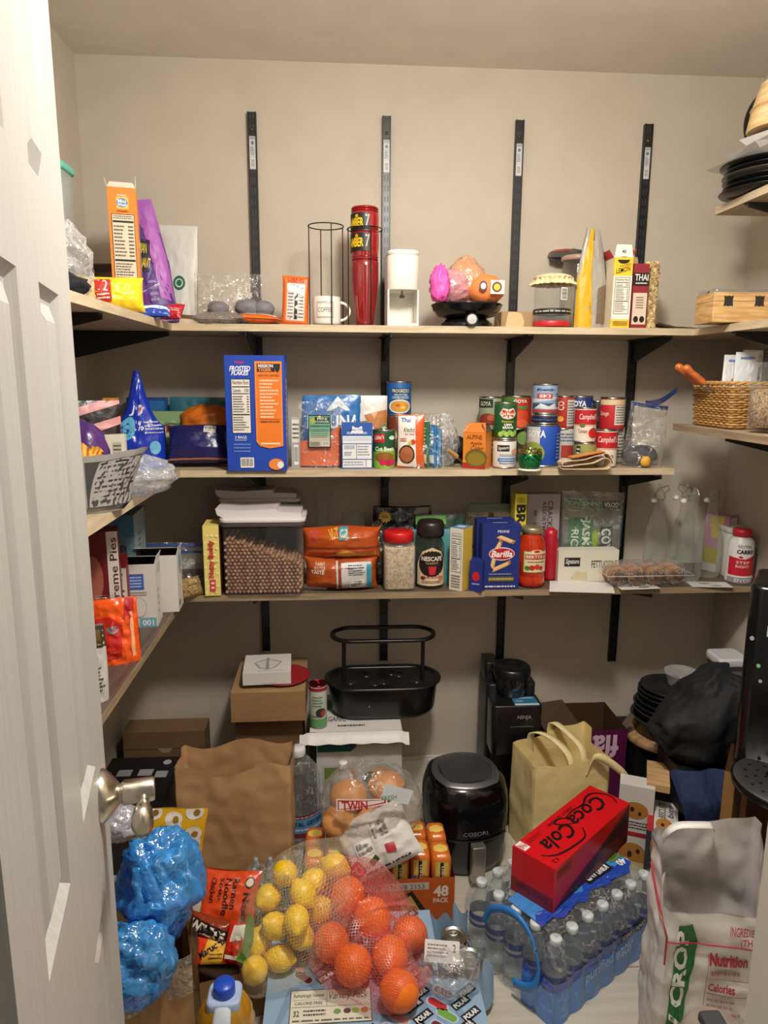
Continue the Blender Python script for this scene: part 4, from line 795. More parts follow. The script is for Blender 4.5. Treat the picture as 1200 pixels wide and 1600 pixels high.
carton('card_box', 'blue topped white box in front of the word MAUNA', 'box', (534, 582, 661), 2.125, Z2, .045, '2c58a8', front=[('p', [(.3, .78), (.35, .94), (.45, .9), (.55, .9), (.65, .94), (.7, .78)], 'e8ecf0'), ('t', 'BOLD RENEGADES', .18, .76, .82, .81, 'e8ecf0'), ('t', 'SMALL TOWN', .25, .83, .75, .88, '2c58a8'), ('r', .03, .03, .97, .72, 'e4e4e0'), ('r', .0, .54, 1, .56, '2c58a8'), ('r', .47, .22, .49, .54, '2c58a8'), ('r', .03, .2, .97, .22, '2c58a8'), ('r', .05, .62, .95, .7, 'c8d0e0'), ('l', .08, .43, .42, .52, 3, '2c4c94'), ('l', .52, .28, .94, .52, 4, '7c8ca8', 1), ('l', .08, .28, .42, .38, 3, '5c6c94', 1), ('r', .78, .05, .8, .2, '2c58a8'), ('l', .06, .06, .7, .18, 2, '8c98b0')])
# beet can
can('food_can', 'green tin of cut beets, right of the blue topped white box', (583, 619, 672), 2.125, Z2, '1c5c34', [('r', .5, .5, 1, 1, '184c2c'), ('e', .55, .2, .6, .32, '7cb43c'), ('e', .5, .26, .3, .16, '8c5c28'), ('e', .45, .12, .1, .1, 'c01c4c'), ('e', .62, .1, .12, .1, 'a81844'), ('e', .76, .12, .1, .09, 'c82454'), ('t', 'Cut Beets', .22, .45, .8, .58, 'e8ecd8', {'bold': .03}), ('r', .18, .7, .5, .96, 'c02424'), ('t', "Libby's", .2, .76, .48, .92, 'f0ece4', {'shear': .2, 'rot': 8}), ('e', .72, .84, .1, .06, 'd8e0d8')])
# stacked soup cans behind
b1 = can('food_can', 'brown tin underneath the blue soup tin', (606, 637, 650), 2.26, Z2, '6c2c1c', [('e', .4, .6, .08, .1, 'e0c8a8'), ('l', .3, .3, .6, .5, 3, 'c8a888'), ('r', .0, .0, 1, .12, '4c1c10')], turn=0)
can('food_can', 'blue soup tin with a noodle bowl label, on the brown tin', (605, 645, 600), 2.26, Z2 + b1['_h'] + .0005, '1c5ca0', [('r', 0, .0, 1, .2, '144888'), ('r', .28, .68, .78, .84, '14241c'), ('t', 'PROGRESSO', .3, .7, .76, .82, 'e8ece4'), ('t', 'CHICKEN NOODLE', .3, .5, .74, .58, 'e8ece4'), ('t', '99% FAT FREE', .36, .6, .7, .66, 'e8ece4'), ('e', .5, .24, .3, .24, 'd8e0e4'), ('e', .5, .24, .25, .19, 'd89c3c'), ('e', .45, .28, .06, .05, 'c86428'), ('e', .58, .2, .06, .05, 'e8c868')], h=.108)
# noodle pouch in clear bag
o = pouch('meal_pouch', 'orange and white meal pouch with a bowl of beans on its front', 'bag', (X2(642, 2.13), 2.135, Z2 + .002), .085, .16, .03, FOIL('d85c20', .3), [('p', [(.02, .04), (.72, .02), (.66, .98), (.04, .97)], 'e8e2d8'), ('e', .36, .26, .3, .18, '2c1c18'), ('e', .36, .26, .25, .15, 'a8643c'), ('t', 'Thai', .14, .86, .5, .94, '3c5cb0', {'bold': .03}), ('t', 'Khichdi', .24, .68, .66, .77, '1c1c1c', {'bold': 0, 'shear': .2}), ('t', 'Ready Meals', .3, .62, .64, .66, 'c02c2c'), ('e', .6, .5, .09, .05, 'c8402c'), ('e', .48, .48, .06, .04, 'b8c040'), ('l', .1, .5, .34, .58, 2, 'c02c2c')], seed=51, kind='pillow', cr=.002, rz=-8)
for i, (px, c1, c2, dsc) in enumerate(((664, '2c6c50', 'd8c8a0', 'green'), (676, '2c78b8', 'e8ecf0', 'light blue'), (684, '4c8cc0', 'dce4ea', 'blue and white'))):
    pouch('sauce_packet', 'slim %s packet inside the knotted clear bag' % dsc, 'packet', (X2(px, 2.13), 2.14 + .006 * i, Z2 + .002), .04, .14 - .012 * i, .014, FOIL(c1), [('r', .1, .1, .9, .3, c2), ('l', .2, .5, .8, .9, 5, c2)], kind='pillow', seed=52 + i, rz=-50)
zip_bag('plastic_bag', 'clear bag wrapped around the meal pouch and slim packets', 'bag', (X2(664, 2.12), 2.165, Z2), .165, .165, .085, 53, None, base=.06, rz=-8, cr=.009)
blob('plastic_bag', 'knotted frilly clear plastic next to the small steel scoop', 'bag', (X2(698, 2.17), 2.2, Z2), .07, .07, .15, CLEAR('f4f4f4', .18, .1, .5, 1., 40), .35, 3, 5., 36, pinch=.3)
# blob of black with ladle
o = blob('black_pouch', 'black pouch behind the steel scoop beside the knotted plastic', 'bag', (X2(712, 2.24), 2.27, Z2), .1, .08, .085, M('1a1a1e', .4), .15, 1.8, 3., 28)
o = empty('ladle', (X2(722, 2.15), 2.15, Z2 + .002), 30); tag(o, 'small steel scoop with a tan wooden handle before the black pouch', 'scoop')
mb = MB(); mb.tube([(-.055, 0, .055), (-.02, 0, .032)], [.006, .008], 'b08a58', 10); mb.build('handle', o)
mb = MB(); mb.tube([(-.022, 0, .033), (0, 0, .018), (.02, 0, .012)], [.003, .004, .004], M('a8a8aa', .25, 1), 8); mb.lathe([(.001, 0), (.014, .003), (.022, .012), (.023, .013), (.021, .013), (.013, .005), (.001, .002)], M('a8a8aa', .25, 1), 20, (.038, 0, .002), caps=False); mb.build('scoop_bowl', o)
# orange carton
o = carton('drink_carton', 'orange milk-style carton lettered Apple Cider with its top opened', 'carton', (733, 766, 676), 2.11, Z2, .07, 'd8822c', rz=-28, w=.07, sides='c8782c',
    front=[('r', 0, .0, 1, .2, 'a82820'), ('r', 0, .17, 1, .22, 'd8a040'), ('e', .6, .3, .5, .25, '6c5c20'), ('e', .6, .28, .4, .18, '8c7428'), ('t', 'ALPINE', .15, .8, .85, .92, '8c3010', {'arc': .2}), ('t', 'Apple', .3, .64, .85, .76, '6c2408', {'bold': 0, 'shear': .3}), ('t', 'Cider', .35, .52, .95, .64, '6c2408', {'bold': 0, 'shear': .3})],
    left=[('r', .2, .3, .7, .5, 'c8bc98'), ('r', .2, .55, .7, .75, '3c3428'), ('l', .15, .05, .8, .25, 4, '5c2c10')], skip='t')
w, h, d = o['_w'], o['_h'], o['_d']; flap(o, 'flap', -w / 2, w / 2, -d / 2, h, .035, 52, 'd8782c'); flap(o, 'flap', -w / 2, w / 2, d / 2, h, .035, 128, '6c5c50'); flap(o, 'flap', -d / 2, d / 2, -w / 2, h, .03, 50, 'e0dcd0', 'y')
flap(o, 'flap', -d / 2, d / 2, w / 2, h, .03, 120, '6c5040', 'y')
# ---- tins
def c_(n, *a, **k): return can('food_can', n, *a, **k)
a = c_('green tin under the pale green tin at the left end', (752, 776, 668), 2.27, Z2, '1c6c38', [('l', .1, .2, .9, .8, 4, 'c8d8b8')])
c_('pale green tin with a black top band, leftmost upper tin', (752, 788, 614), 2.25, Z2 + .108, '8c9c7c', [('r', .0, .7, .5, 1, '1c2418'), ('t', 'GOYA', .12, .76, .44, .92, 'e0dcc8'), ('e', .35, .25, .28, .25, '8c3424'), ('e', .45, .35, .1, .1, 'b85c3c'), ('r', .6, .1, .95, .9, 'd8d8cc'), ('l', .63, .15, .92, .86, 8, '4c5c44', 1), ('r', 0, 0, 1, .08, 'b8b0a0')], h=.105)
a = c_('short white tin with a blue stripe under the tin of lima beans', (774, 811, 684), 2.11, Z2, 'dcd8d0', [('r', .22, .62, .56, .88, '1c1c1c'), ('t', 'Signature', .25, .67, .54, .83, 'f0ece4', {'shear': .2, 'rot': 6}), ('r', .25, .2, .78, .34, '2c70b4'), ('l', .3, .23, .74, .31, 1, 'e8ecf0'), ('t', 'Evaporated', .3, .08, .74, .17, '2c5c9c'), ('e', .75, .6, .14, .14, 'd89c88'), ('l', .3, .4, .7, .52, 2, '6c8cb0')], h=.088)
c_('dark green tin of lima beans with a red shield', (776, 812, 629), 2.11, Z2 + .0885, '1c5428', [('p', [(.25, .72), (.35, .9), (.5, .86), (.65, .9), (.75, .72), (.65, .6), (.5, .56), (.35, .6)], 'e8dccc'), ('p', [(.28, .72), (.36, .87), (.5, .84), (.64, .87), (.72, .72), (.64, .62), (.5, .585), (.36, .62)], 'c02020'), ('t', 'Del Monte', .31, .68, .69, .78, 'f0e8d8', {'bold': .03}), ('t', 'Premium', .33, .46, .67, .52, 'e0b840'), ('t', 'LIMA', .4, .36, .62, .43, 'f0f0e4', {'bold': .03}), ('t', 'BEANS', .36, .27, .66, .34, 'f0f0e4', {'bold': .03})] + [('e', .3 + .085 * k, .1 + .05 * (k % 2), .07, .08, ('a8c060', '90b04c')[k % 2]) for k in range(6)])
a = c_('brown and green tin underneath the tomato tin', (806, 838, 666), 2.25, Z2, '3c3c28', [('e', .4, .7, .2, .2, '7c9c54'), ('e', .6, .4, .2, .2, '8c4c34')])
c_('tin picturing a tomato and a lemon, just left of the snowy blue tin', (789, 836, 607), 2.245, Z2 + .108, '5c7c34', [('r', .38, .0, .85, 1, 'c03428'), ('e', .22, .55, .2, .16, 'd8b430'), ('r', 0, .78, .4, 1, '4c742c'), ('t', 'GOYA', .36, .84, .66, .96, 'f0ece0', {'bold': .03}), ('e', .55, .4, .16, .2, 'd84c2c'), ('e', .56, .15, .14, .14, 'e06438'), ('p', [(.4, .72), (.6, .6), (.72, .75)], '4c8c3c'), ('r', .84, .05, .97, .95, 'd8d4cc'), ('l', .85, .08, .96, .92, 8, '3c3c3c')], h=.108)
big = c_('large blue tin lettered GOYA behind the green sequin cup', (829, 882, 664), 2.15, Z2, '1c4cb0', [('r', .0, .0, .35, 1, 'c8c4bc'), ('t', 'GOYA', .06, .72, .46, .92, 'e4e8f0', {'bold': .04}), ('e', .2, .3, .25, .3, '8c9c44'), ('r', .68, .1, .9, .9, '143c94'), ('l', .7, .14, .88, .86, 8, '8ca4d8')], r=.052)
pl = c_('white rimmed navy tin lying low between the big blue tin and the snowy blue tin', (836, 877, 650), 2.16, Z2 + big['_h'] + .0005, '1c2444', [('l', .1, .3, .9, .6, 1, '6c74a0')], h=.03, lid='d8d8d8', pull=False)
c_('light blue and red tin with snowy mountains, the highest of the tins', (838, 877, 600), 2.16, Z2 + big['_h'] + .0315, '8ca4c4', [('r', 0, .12, 1, .34, '38506c'), ('p', [(.1, .12), (.3, .34), (.5, .22), (.7, .36), (.9, .12)], 'd0d8e0'), ('p', [(0, .34), (1, .56), (1, .64), (0, .5)], 'c8d4e0'), ('r', .2, .52, .6, .72, 'c04040'), ('t', 'SKI', .26, .56, .54, .69, 'f0ece4', {'bold': .04}), ('t', 'Evenly', .18, .8, .66, .92, '1c2c50', {'shear': .3, 'bold': .02}), ('r', 0, .0, 1, .1, 'b03c34'), ('l', .7, .2, .92, .75, 6, '4c5c78')])
a = c_('white tin with red and blue label in the gap beside the big blue tin', (881, 894, 668), 2.25, Z2, 'd0ccc4', [('r', .3, .1, .7, .5, 'b04030'), ('l', .2, .6, .8, .9, 3, '3c5c8c')], r=.034)
c_('red tin with a white side panel between the snowy blue tin and the navy tin', (876, 897, 615), 2.25, Z2 + .108, 'b83024', [('r', .5, .05, .8, .95, 'd8d4cc'), ('l', .52, .1, .78, .9, 9, '3c3c3c'), ('t', 'CO', .2, .6, .4, .9, 'f0e8d8', {'rot': 90}), ('e', .3, .3, .1, .1, 'e8b040')], h=.108, r=.034)
a = c_('tin picturing green vegetables underneath the navy tin', (892, 926, 667), 2.27, Z2, '8c9464', [('e', .3, .5, .2, .3, 'c8c8a0'), ('e', .6, .4, .2, .2, '4c7434')], r=.036)
c_('navy tin lettered GOYA standing behind the tomato soup tin', (894, 932, 613), 2.25, Z2 + .108, '1c3478', [('t', 'GOYA', .1, .72, .55, .92, 'e8ecf0', {'bold': .04}), ('r', .1, .64, .6, .66, 'd8a83c'), ('t', 'Frijoles', .14, .5, .5, .6, 'e8ecf0'), ('r', .0, .0, 1, .42, '18181c'), ('r', .7, .1, .92, .9, '2c4c94'), ('l', .72, .14, .9, .86, 7, 'a8b4d0')] + [('e', .12 + .07 * (k % 7), .08 + .1 * (k // 7), .03, .035, '3c3c44') for k in range(21)], h=.108)
SOUP = lambda t, tom: [('r', 0, .52, 1, 1, 'b81c24'), ('r', 0, .48, 1, .5, 'c8a050'), ('t', "Campbell's", .22, .64, .8, .88, 'f0ece4', {'bold': 0, 'shear': .25})] + ([('t', t, .2, .24, .48, .38, '9c2420'), ('e', .66, .25, .16, .17, 'c8281c'), ('p', [(.6, .4), (.66, .36), (.72, .4), (.67, .44)], '3c7c34'), ('e', .32, .5, .08, .07, '6c6c3c')] if tom else [('t', t, .3, .2, .7, .36, '9c2420')])
a = c_('short vegetable tin under the tomato soup tin', (903, 937, 689), 2.11, Z2, '8c8c58', [('r', .1, .1, .25, .95, '1c2c18'), ('l', .12, .14, .23, .9, 4, 'e0dcc8'), ('e', .5, .5, .12, .2, 'b8742c'), ('e', .68, .35, .1, .2, '5c7c30'), ('e', .4, .2, .1, .15, 'd0b060')], h=.078)
c_('red and white tomato soup tin standing on the short vegetable tin', (903, 937, 637), 2.11, Z2 + .0785, 'e4ded0', SOUP('Tomato', True))
c_('red and white soup tin on the shelf, behind the folded paper', (936, 970, 672), 2.12, Z2, 'e4ded0', SOUP('Soup', False), turn=-14)
a = c_('white labelled tin under the cream topped tin', (950, 980, 668), 2.23, Z2, 'c8c4bc', [('l', .2, .1, .9, .9, 8, '4c4844', 1)])
c_('cream topped red tin with a white nutrition panel, rightmost upper tin', (945, 983, 617), 2.215, Z2 + .108, 'c0262c', [('r', 0, .82, 1, 1, 'd8c8a0'), ('r', .45, .12, .95, .8, 'dcd6c8'), ('l', .48, .16, .92, .78, 7, '3c3834', 1), ('t', 'Soup', .02, .4, .3, .6, 'e8dcc8', {'shear': .3})], h=.105)
c_('dark tin in the shadow between the navy tin and the cream topped tin', (930, 948, 628), 2.3, Z2 + .1, '26242a', [('r', .2, .3, .8, .5, '6c2c2c')], h=.1, r=.034)
c_('dark tin on the shelf behind the soup tins', (928, 946, 700), 2.3, Z2, '3a383c', [('r', .2, .3, .8, .5, '5c5c5c')], h=.0995, r=.034)
# green sequin cup
cx, w, h = fit((803, 860, 680), 2.03, Z2); sy = 2.09
o = empty('sequin_cup', (X2(831, 2.06), sy - .012, Z2)); tag(o, 'emerald green sequined pot shape with a gold rim on a white base', 'ornament')
mb = MB(); mb.lathe([(.001, .006), (.024, .004), (.031, .014), (.0345, .03), (.034, .05), (.03, .062), (.001, .063)], M('0c5c2c', .5), 32, caps=False); mb.build('pot_body', o)
sq = MB(); rng = random.Random(5); cols = [M('108c48', .12, .8), M('0a6434', .15, .8), M('30b068', .1, .8)]
for k in range(620):
    a = rng.uniform(0, 2 * PI); z = rng.uniform(.008, .052); r = .0245 + .0105 * math.sin(min(1, (z - .004) / .05) * PI * .62) + .0008
    n = V((math.cos(a), math.sin(a), rng.uniform(-.5, .5))).normalized(); c = V((r * math.cos(a), r * math.sin(a), z)); e = n.cross(V((0, 0, 1))).normalized(); g = n.cross(e)
    sq.add([c + (e * math.cos(q * PI / 3) + g * math.sin(q * PI / 3)) * .0024 for q in range(6)], [(0, 1, 2, 3, 4, 5)], cols[k % 3])
sq = sq.build('sequins', o); sq['kind'] = 'stuff'
gs = MB(); cols = [M('c8a848', .15, .9), M('8c7830', .2, .9), M('e8d890', .1, .9)]
for k in range(380):
    a = rng.uniform(0, 2 * PI); z = rng.uniform(.05, .064); n = V((math.cos(a), math.sin(a), rng.uniform(-.7, .7))).normalized(); c = V((.034 * math.cos(a), .034 * math.sin(a), z)); e = n.cross(V((0, 0, 1))).normalized(); g = n.cross(e)
    gs.add([c + (e * math.cos(q * PI / 2.5) + g * math.sin(q * PI / 2.5)) * .0022 for q in range(5)], [(0, 1, 2, 3, 4)], cols[k % 3])
gs = gs.build('gold_rim', o); gs['kind'] = 'stuff'
mb = MB(); mb.lathe([(.001, 0), (.034, 0), (.036, .003), (.03, .006), (.001, .007)], M('dcdad2', .5), 28, caps=False); mb.build('white_base', o)
# folded paper strips
def ribbon(pts, wy, mat):
    mb = MB(); n = len(pts); P_ = [V((p[0], 0, p[1])) for p in pts]; N_ = []
    for i in range(n):
        t = (P_[min(i + 1, n - 1)] - P_[max(i - 1, 0)]).normalized(); N_.append(V((-t.z, 0, t.x)) * .0009)
    vs = []
    for y in (-wy / 2, wy / 2):
        for p, q in zip(P_, N_): vs += [p + q + V((0, y, 0)), p - q + V((0, y, 0))]
    m = 2 * n; fs = []
    for i in range(n - 1):
        a = 2 * i; fs += [(a, a + 2, a + 3, a + 1), (m + a, m + a + 1, m + a + 3, m + a + 2), (a, m + a, m + a + 2, a + 2), (a + 1, a + 3, m + a + 3, m + a + 1)]
    fs += [(0, 1, m + 1, m), (2 * n - 2, m + 2 * n - 2, m + 2 * n - 1, 2 * n - 1)]
    mb.add(vs, fs, mat); return mb
def smooth_pts(c, n=10):
    o = []
    for i in range(len(c) - 1):
        p0, p1, p2, p3 = c[max(i - 1, 0)], c[i], c[i + 1], c[min(i + 2, len(c) - 1)]
        for k in range(n):
            t = k / n; o.append(tuple(.5 * (2 * p1[j] + (p2[j] - p0[j]) * t + (2 * p0[j] - 5 * p1[j] + 4 * p2[j] - p3[j]) * t * t + (3 * p1[j] - p0[j] - 3 * p2[j] + p3[j]) * t ** 3) for j in range(len(p1))))
    return o + [tuple(c[-1])]
o = ribbon(smooth_pts([(-.075, .004), (-.02, .003), (.03, .003), (.068, .006), (.07, .03), (.05, .036), (.02, .022), (-.03, .016), (-.07, .012), (-.074, .024), (-.05, .028), (-.01, .032), (.03, .044), (.06, .05), (.074, .034), (.08, .02)]), .05, M('d8c0a0', .6)).build('paper_folder')
place(o, (X2(919, 2.06), 2.085, Z2 + .0012)); tag(o, 'folded cream and orange paper lying in loops before the soup tins', 'paper')
mb = MB(); mb.grid(lambda u, v: (-.045 + .1 * u, -.025 + .05 * v, .0345 + .018 * u + .002), 8, 3, M('d88a3c', .5)); mb.grid(lambda u, v: (-.045 + .1 * u, -.025 + .05 * v, .0355 + .018 * u + .002), 8, 3, M('d88a3c', .5)); mb.build('orange_cover', o)
# zip bag right
o = zip_bag('plastic_bag', 'grey clear zip bag with a dark blue seal curling up, right of the tins', 'bag', (X2(1002, 2.17), 2.17, Z2), .13, .2, .08, 61, '2c3c6c', base=.16, cr=.014, rz=6, ry=6)
mb = MB(); mb.grid(lambda u, v: (-.02 + .1 * u, .002 * math.sin(u * 9) - .004, .185 + .055 * u * u + .02 * v), 18, 3, CLEAR('3c4c84', .7, .25, .3, body='34467c')); mb.build('blue_seal', o)
blob('snack_packet', 'dark packet with a yellow corner inside the grey zip bag', 'packet', (X2(1000, 2.17), 2.17, Z2 + .004), .1, .055, .06, M('34343c', .4), .25, 2.2, 3., 28)
blob('snack_packet', 'small yellow wrapped piece at the bottom of the grey zip bag', 'packet', (X2(1010, 2.12), 2.118, Z2 + .004), .028, .02, .032, M('d8a038', .5), .25, 2.2, 3., 20)

# ---- basket shelf on the right wall
bk = M('a87c42', .55); bk2 = M('c89c5c', .5); bk3 = M('8c6432', .6)
B0 = V((1.055 + .012, 2.14, ZK)); BW, BD, BH = .30, .24, .125
cx, w, h = fit((1062, 1098, 612), 2.1, ZK)
o = empty('wicker_basket', (1.215, 1.99, ZK + .001), 0); tag(o, 'tan wicker basket filled with kitchen packets on the right wall shelf', 'basket')
a_, b_ = .135, .105; wk = MB(); rng = random.Random(9)
def rim_pt(t, z):   # rounded rectangle path, t in 0..1
    s = 1 - .06 * (1 - z / BH); P4 = 4 * (a_ + b_); q = t * P4 % P4
    for (L, f) in ((2 * a_, lambda d: (-a_ + d, -b_)), (2 * b_, lambda d: (a_, -b_ + d)), (2 * a_, lambda d: (a_ - d, b_)), (2 * b_, lambda d: (-a_, b_ - d))):
        if q <= L: x, y = f(q); return x * s, y * s
        q -= L
    return -a_ * s, -b_ * s
NS = 64; rows = 17
for r in range(rows):
    z = .006 + (BH - .016) * r / (rows - 1); pts = []
    for k in range(NS * 2):
        t = k / (NS * 2); x, y = rim_pt(t, z); nx, ny = (x / a_) ** 5, (y / b_) ** 5; m = math.hypot(nx, ny) + 1e-6; off = .0024 * math.cos(k * PI / 2 * 1.0 + r * PI)
        pts.append((x + nx / m * off, y + ny / m * off, z + .0008 * math.sin(k * 1.3 + r)))
    wk.tube(pts, .0033, (bk, bk2, bk)[r % 3], 5, True)
for k in range(NS):
    t = (k + .5) / NS; x, y = rim_pt(t, 0); x2, y2 = rim_pt(t, BH); wk.tube([(x, y, .001), (x2, y2, BH - .002)], .0017, bk3, 5)
wk.box(-a_ * .93, a_ * .93, -b_ * .93, b_ * .93, .001, .004, bk3)
wk.build('woven_wall', o)
wk = MB()
for q in range(2):
    pts = [];
    for k in range(NS * 2): x, y = rim_pt(k / (NS * 2), BH); pts.append((x * (1 + .012 * math.cos(k * .9 + q * PI)), y * (1 + .012 * math.cos(k * .9 + q * PI)), BH + .003 * math.sin(k * .9 + q * PI)))
    wk.tube(pts, .0042, bk2, 6, True)
wk.build('braided_rim', o)
br_ = ramp_mat('orange_wood', 'a85424', 'd07838', .3, 6, (2, 2, 12), bump=0)
def stick(label, p, q, r=.0115):
    o = empty('rolling_handle', tuple(p)); tag(o, label, 'handle', 'wooden handles in the basket'); d = V(q) - V(p); L = d.length; ax = d.to_track_quat('Z', 'Y'); mb = MB()
    mb.lathe([(.001, 0), (r * .6, .001), (r, .008), (r * 1.05, .015), (r * .9, .022), (r * .8, .03), (r * .9, L * .6), (r * .85, L - .01), (r * .5, L)], br_, 20, axis=ax); mb.build('wooden_grip', o)
    mb = MB(); mb.lathe([(.0025, L - .01), (.0025, L + .07)], M('909090', .2, 1), 8, axis=ax); mb.build('steel_shaft', o); return o
stick('orange wooden handle poking left out of the basket, the outer one', at(1056, 570, 2.05), at(1092, 600, 2.02)); stick('orange wooden handle poking left out of the basket, the inner one', at(1068, 572, 2.0), at(1102, 600, 1.98))
for i, (x, y, rz, c1) in enumerate(((1.125, 1.97, 10, 'e4e4e4'), (1.15, 1.945, -8, 'd8dce0'), (1.175, 1.96, 4, 'e8e8e8'))):
    pouch('paper_packet', ('white and blue paper packet standing in the basket, nearest the handles', 'white paper packet in the middle of the basket', 'white paper packet with black marks, right of the other packets')[i], 'packet', (x, y, ZK + .02), .065, .185 + .006 * i, .02, M(c1, .5, 0, .2), [('p', [(.1, .3), (.9, .7), (.9, .8), (.1, .5)], ('5c84b4', 'c8ccd0', '8c9098')[i]), ('e', .6, .62, .25, .04, ('c87848', 'd8d8d8', '444444')[i]), ('r', .2, .9, .8, .93, '6c8cb8')], seed=70 + i, rz=rz, kind='stand', neck=.95, cr=.003)
blob('plastic_bag', 'crumpled clear bag in the right half of the basket', 'bag', (1.245, 2.03, ZK + .07), .14, .12, .14, CLEAR('eceef0', .22, .12, .5, 1., 26, body='d8dcda'), .3, 2.4, 7.7, 44)
o = carton('spice_box', 'small dark maroon box poking up behind the clear bag in the basket', 'box', None, 0, 0, .04, '2a1420', w=.085, h=.05, loc=(1.27, 2.13, ZK + .165), rz=-12, front=[('t', 'HIGH', .1, .4, .6, .7, 'a89098'), ('l', .1, .1, .9, .3, 1, '8c7078')])
carton('spice_stand', 'tall dark box under the small maroon box at the back of the basket shelf', 'box', None, 0, 0, .03, '3a3030', w=.08, h=.1645, loc=(1.28, 2.132, ZK + .0))
blob('plastic_bag', 'greenish clear bag above the grain jar at the right edge', 'bag', (1.29, 1.93, ZK + .13), .12, .12, .16, CLEAR('e0e8e4', .3, .12, .5, 1., 24, body='a8b8ac'), .3, 2.2, 3.3, 40)
o = empty('grain_jar', (1.128, 1.785, ZK + .001)); tag(o, 'glass jar of mixed grain in front of the wicker basket', 'jar')
mb = MB(); mb.lathe(jar_prof(.05, .18), GLASS(), 36, caps=False); mb.build('jar_body', o)
mb = MB(); mb.lathe([(.001, .013), (.0455, .014), (.0455, .105), (.03, .112), (.001, .115)], ramp_mat('mixed_grain', '6c4c34', 'c8a884', .8, 190, (1, 1, 1), bump=.5, lo=.35, hi=.62), 32, caps=False); mb.build('grain', o)
# ================================================================ LOWER SHELF
def X3(px, Y, z=Z3 + .06): return xof(px, Y, z)
# left wall end
carton('cookie_box', 'dark red snack box with a white sideways lettered edge, by the door', 'box', (139, 168, 832), 1.68, Z3, .07, '6c1820', rz=14, w=.085, front=[('r', .7, .0, 1, 1, 'd8d0c8'), ('t', 'Real Creme Pies', .76, .08, .96, .95, '4c1418', {'rot': 90}), ('e', .3, .6, .26, .2, 'a8604c')], right=[('r', 0, 0, 1, 1, '7c1c24')])
carton('snack_box', 'small red box with a white nutrition panel beside the pale blue tissue box', 'box', (173, 192, 870), 1.775, Z3, .035, '8c1c24', rz=8, w=.05, front=[('r', .4, .05, .98, .85, 'd8d0c4'), ('l', .44, .1, .94, .8, 10, '3c3634', 1)])
o = carton('tissue_box', 'large slate blue box on the left wall shelf partly under the board above', 'box', (158, 209, 806), 1.95, Z3, .15, '5c7482', rz=4, sides='8898a0', front=[('r', 0, .78, 1, 1, '3c6c8c'), ('t', 'COLLECTION', .1, .62, .75, .7, '18242c', {'bold': .03}), ('e', .6, .42, .24, .14, '6c8490'), ('t', 'es', .5, .12, .85, .3, '9c9850', {'bold': 0})], right=[('l', .3, .2, .7, .8, 10, '4c5860', 1)])
def wbox(label, fx, fy, rz, w, d, h, front, right):
    c_, s_ = math.cos(rad(rz)), math.sin(rad(rz)); lx = fx - (w / 2 * c_ + d / 2 * s_); ly = fy - (w / 2 * s_ - d / 2 * c_)
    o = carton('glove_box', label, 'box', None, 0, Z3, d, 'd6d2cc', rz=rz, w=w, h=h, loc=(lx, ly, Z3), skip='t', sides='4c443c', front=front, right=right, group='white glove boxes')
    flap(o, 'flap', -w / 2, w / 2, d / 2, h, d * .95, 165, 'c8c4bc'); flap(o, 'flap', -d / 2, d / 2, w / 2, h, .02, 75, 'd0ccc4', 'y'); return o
wbox('white box with a blue text square and 100 printed upside down in its corner', -.475, 1.825, 5, .118, .085, .172, [('r', .25, .6, .75, .85, '3c64b0'), ('l', .3, .63, .7, .82, 4, 'c0cce4'), ('t', '100', .66, .02, .92, .12, 'e8ecec', {'rot': 180}), ('r', .62, .0, .98, .15, '6ca4b8'), ('t', '100', .68, .03, .92, .12, 'f0f4f4', {'rot': 180}), ('e', .62, .32, .17, .16, 'b0aca6'), ('e', .62, .32, .155, .145, 'd6d2cc'), ('l', .4, .5, .8, .58, 2, '8c8880'), ('t', 's', .02, .35, .1, .48, '3c3c3c')], [('l', .3, .15, .5, .6, 4, '8c8880'), ('r', .4, .8, .9, .95, 'b0aca4')])
wbox('white box further back with a barcode low on its front, touching the text square box', -.445, 1.945, 4, .125, .085, .165, [('e', .4, .62, .2, .2, 'c0bcb6'), ('e', .4, .62, .185, .185, 'd6d2cc'), ('b', .12, .05, .5, .22), ('l', .1, .25, .4, .32, 1, '3c3c3c')], [('r', .4, .7, .8, .95, '6ca4b8'), ('e', .6, .62, .1, .06, '2c5c9c'), ('e', .4, .55, .2, .1, 'e8e6e2'), ('b', .1, .06, .4, .2)])
# orange bag, dark packet
pouch('candy_bag', 'bright orange crinkled candy bag at the front edge of the left lower shelf', 'bag', (-.516, 1.60, Z3), .105, .15, .055, FOIL('ee5a1c', .25, .6, 26), [('p', [(.0, .1), (.62, .1), (.66, .6), (.4, .75), (.0, .7)], 'c4241c'), ('e', .45, .55, .12, .06, '8c8c94'), ('p', [(.7, .7), (.9, .65), (.95, .98), (.75, .98)], 'b82028'), ('r', .84, .1, .9, .8, 'f0a878')], seed=81, rz=16, cr=.009)
o = zip_bag('plastic_bag', 'clear bag with a dark picture standing behind the orange candy bag', 'bag', (-.565, 1.652, Z3), .09, .14, .03, 82, None, rz=14, base=.15)
pouch('snack_packet', 'tall white packet with a brown glittering top, leaning by the door edge', 'packet', (-.508, 1.385, Z3 + .001), .075, .16, .035, FOIL('c4c2be', .3), [('r', 0, .72, 1, 1, '3c3020'), ('p', [(.1, .75), (.5, .8), (.9, .74), (.9, .95), (.2, .95)], '6c5028'), ('l', .45, .15, .92, .62, 10, '2c2c2c', 1)], seed=83, rz=18, cr=.006)
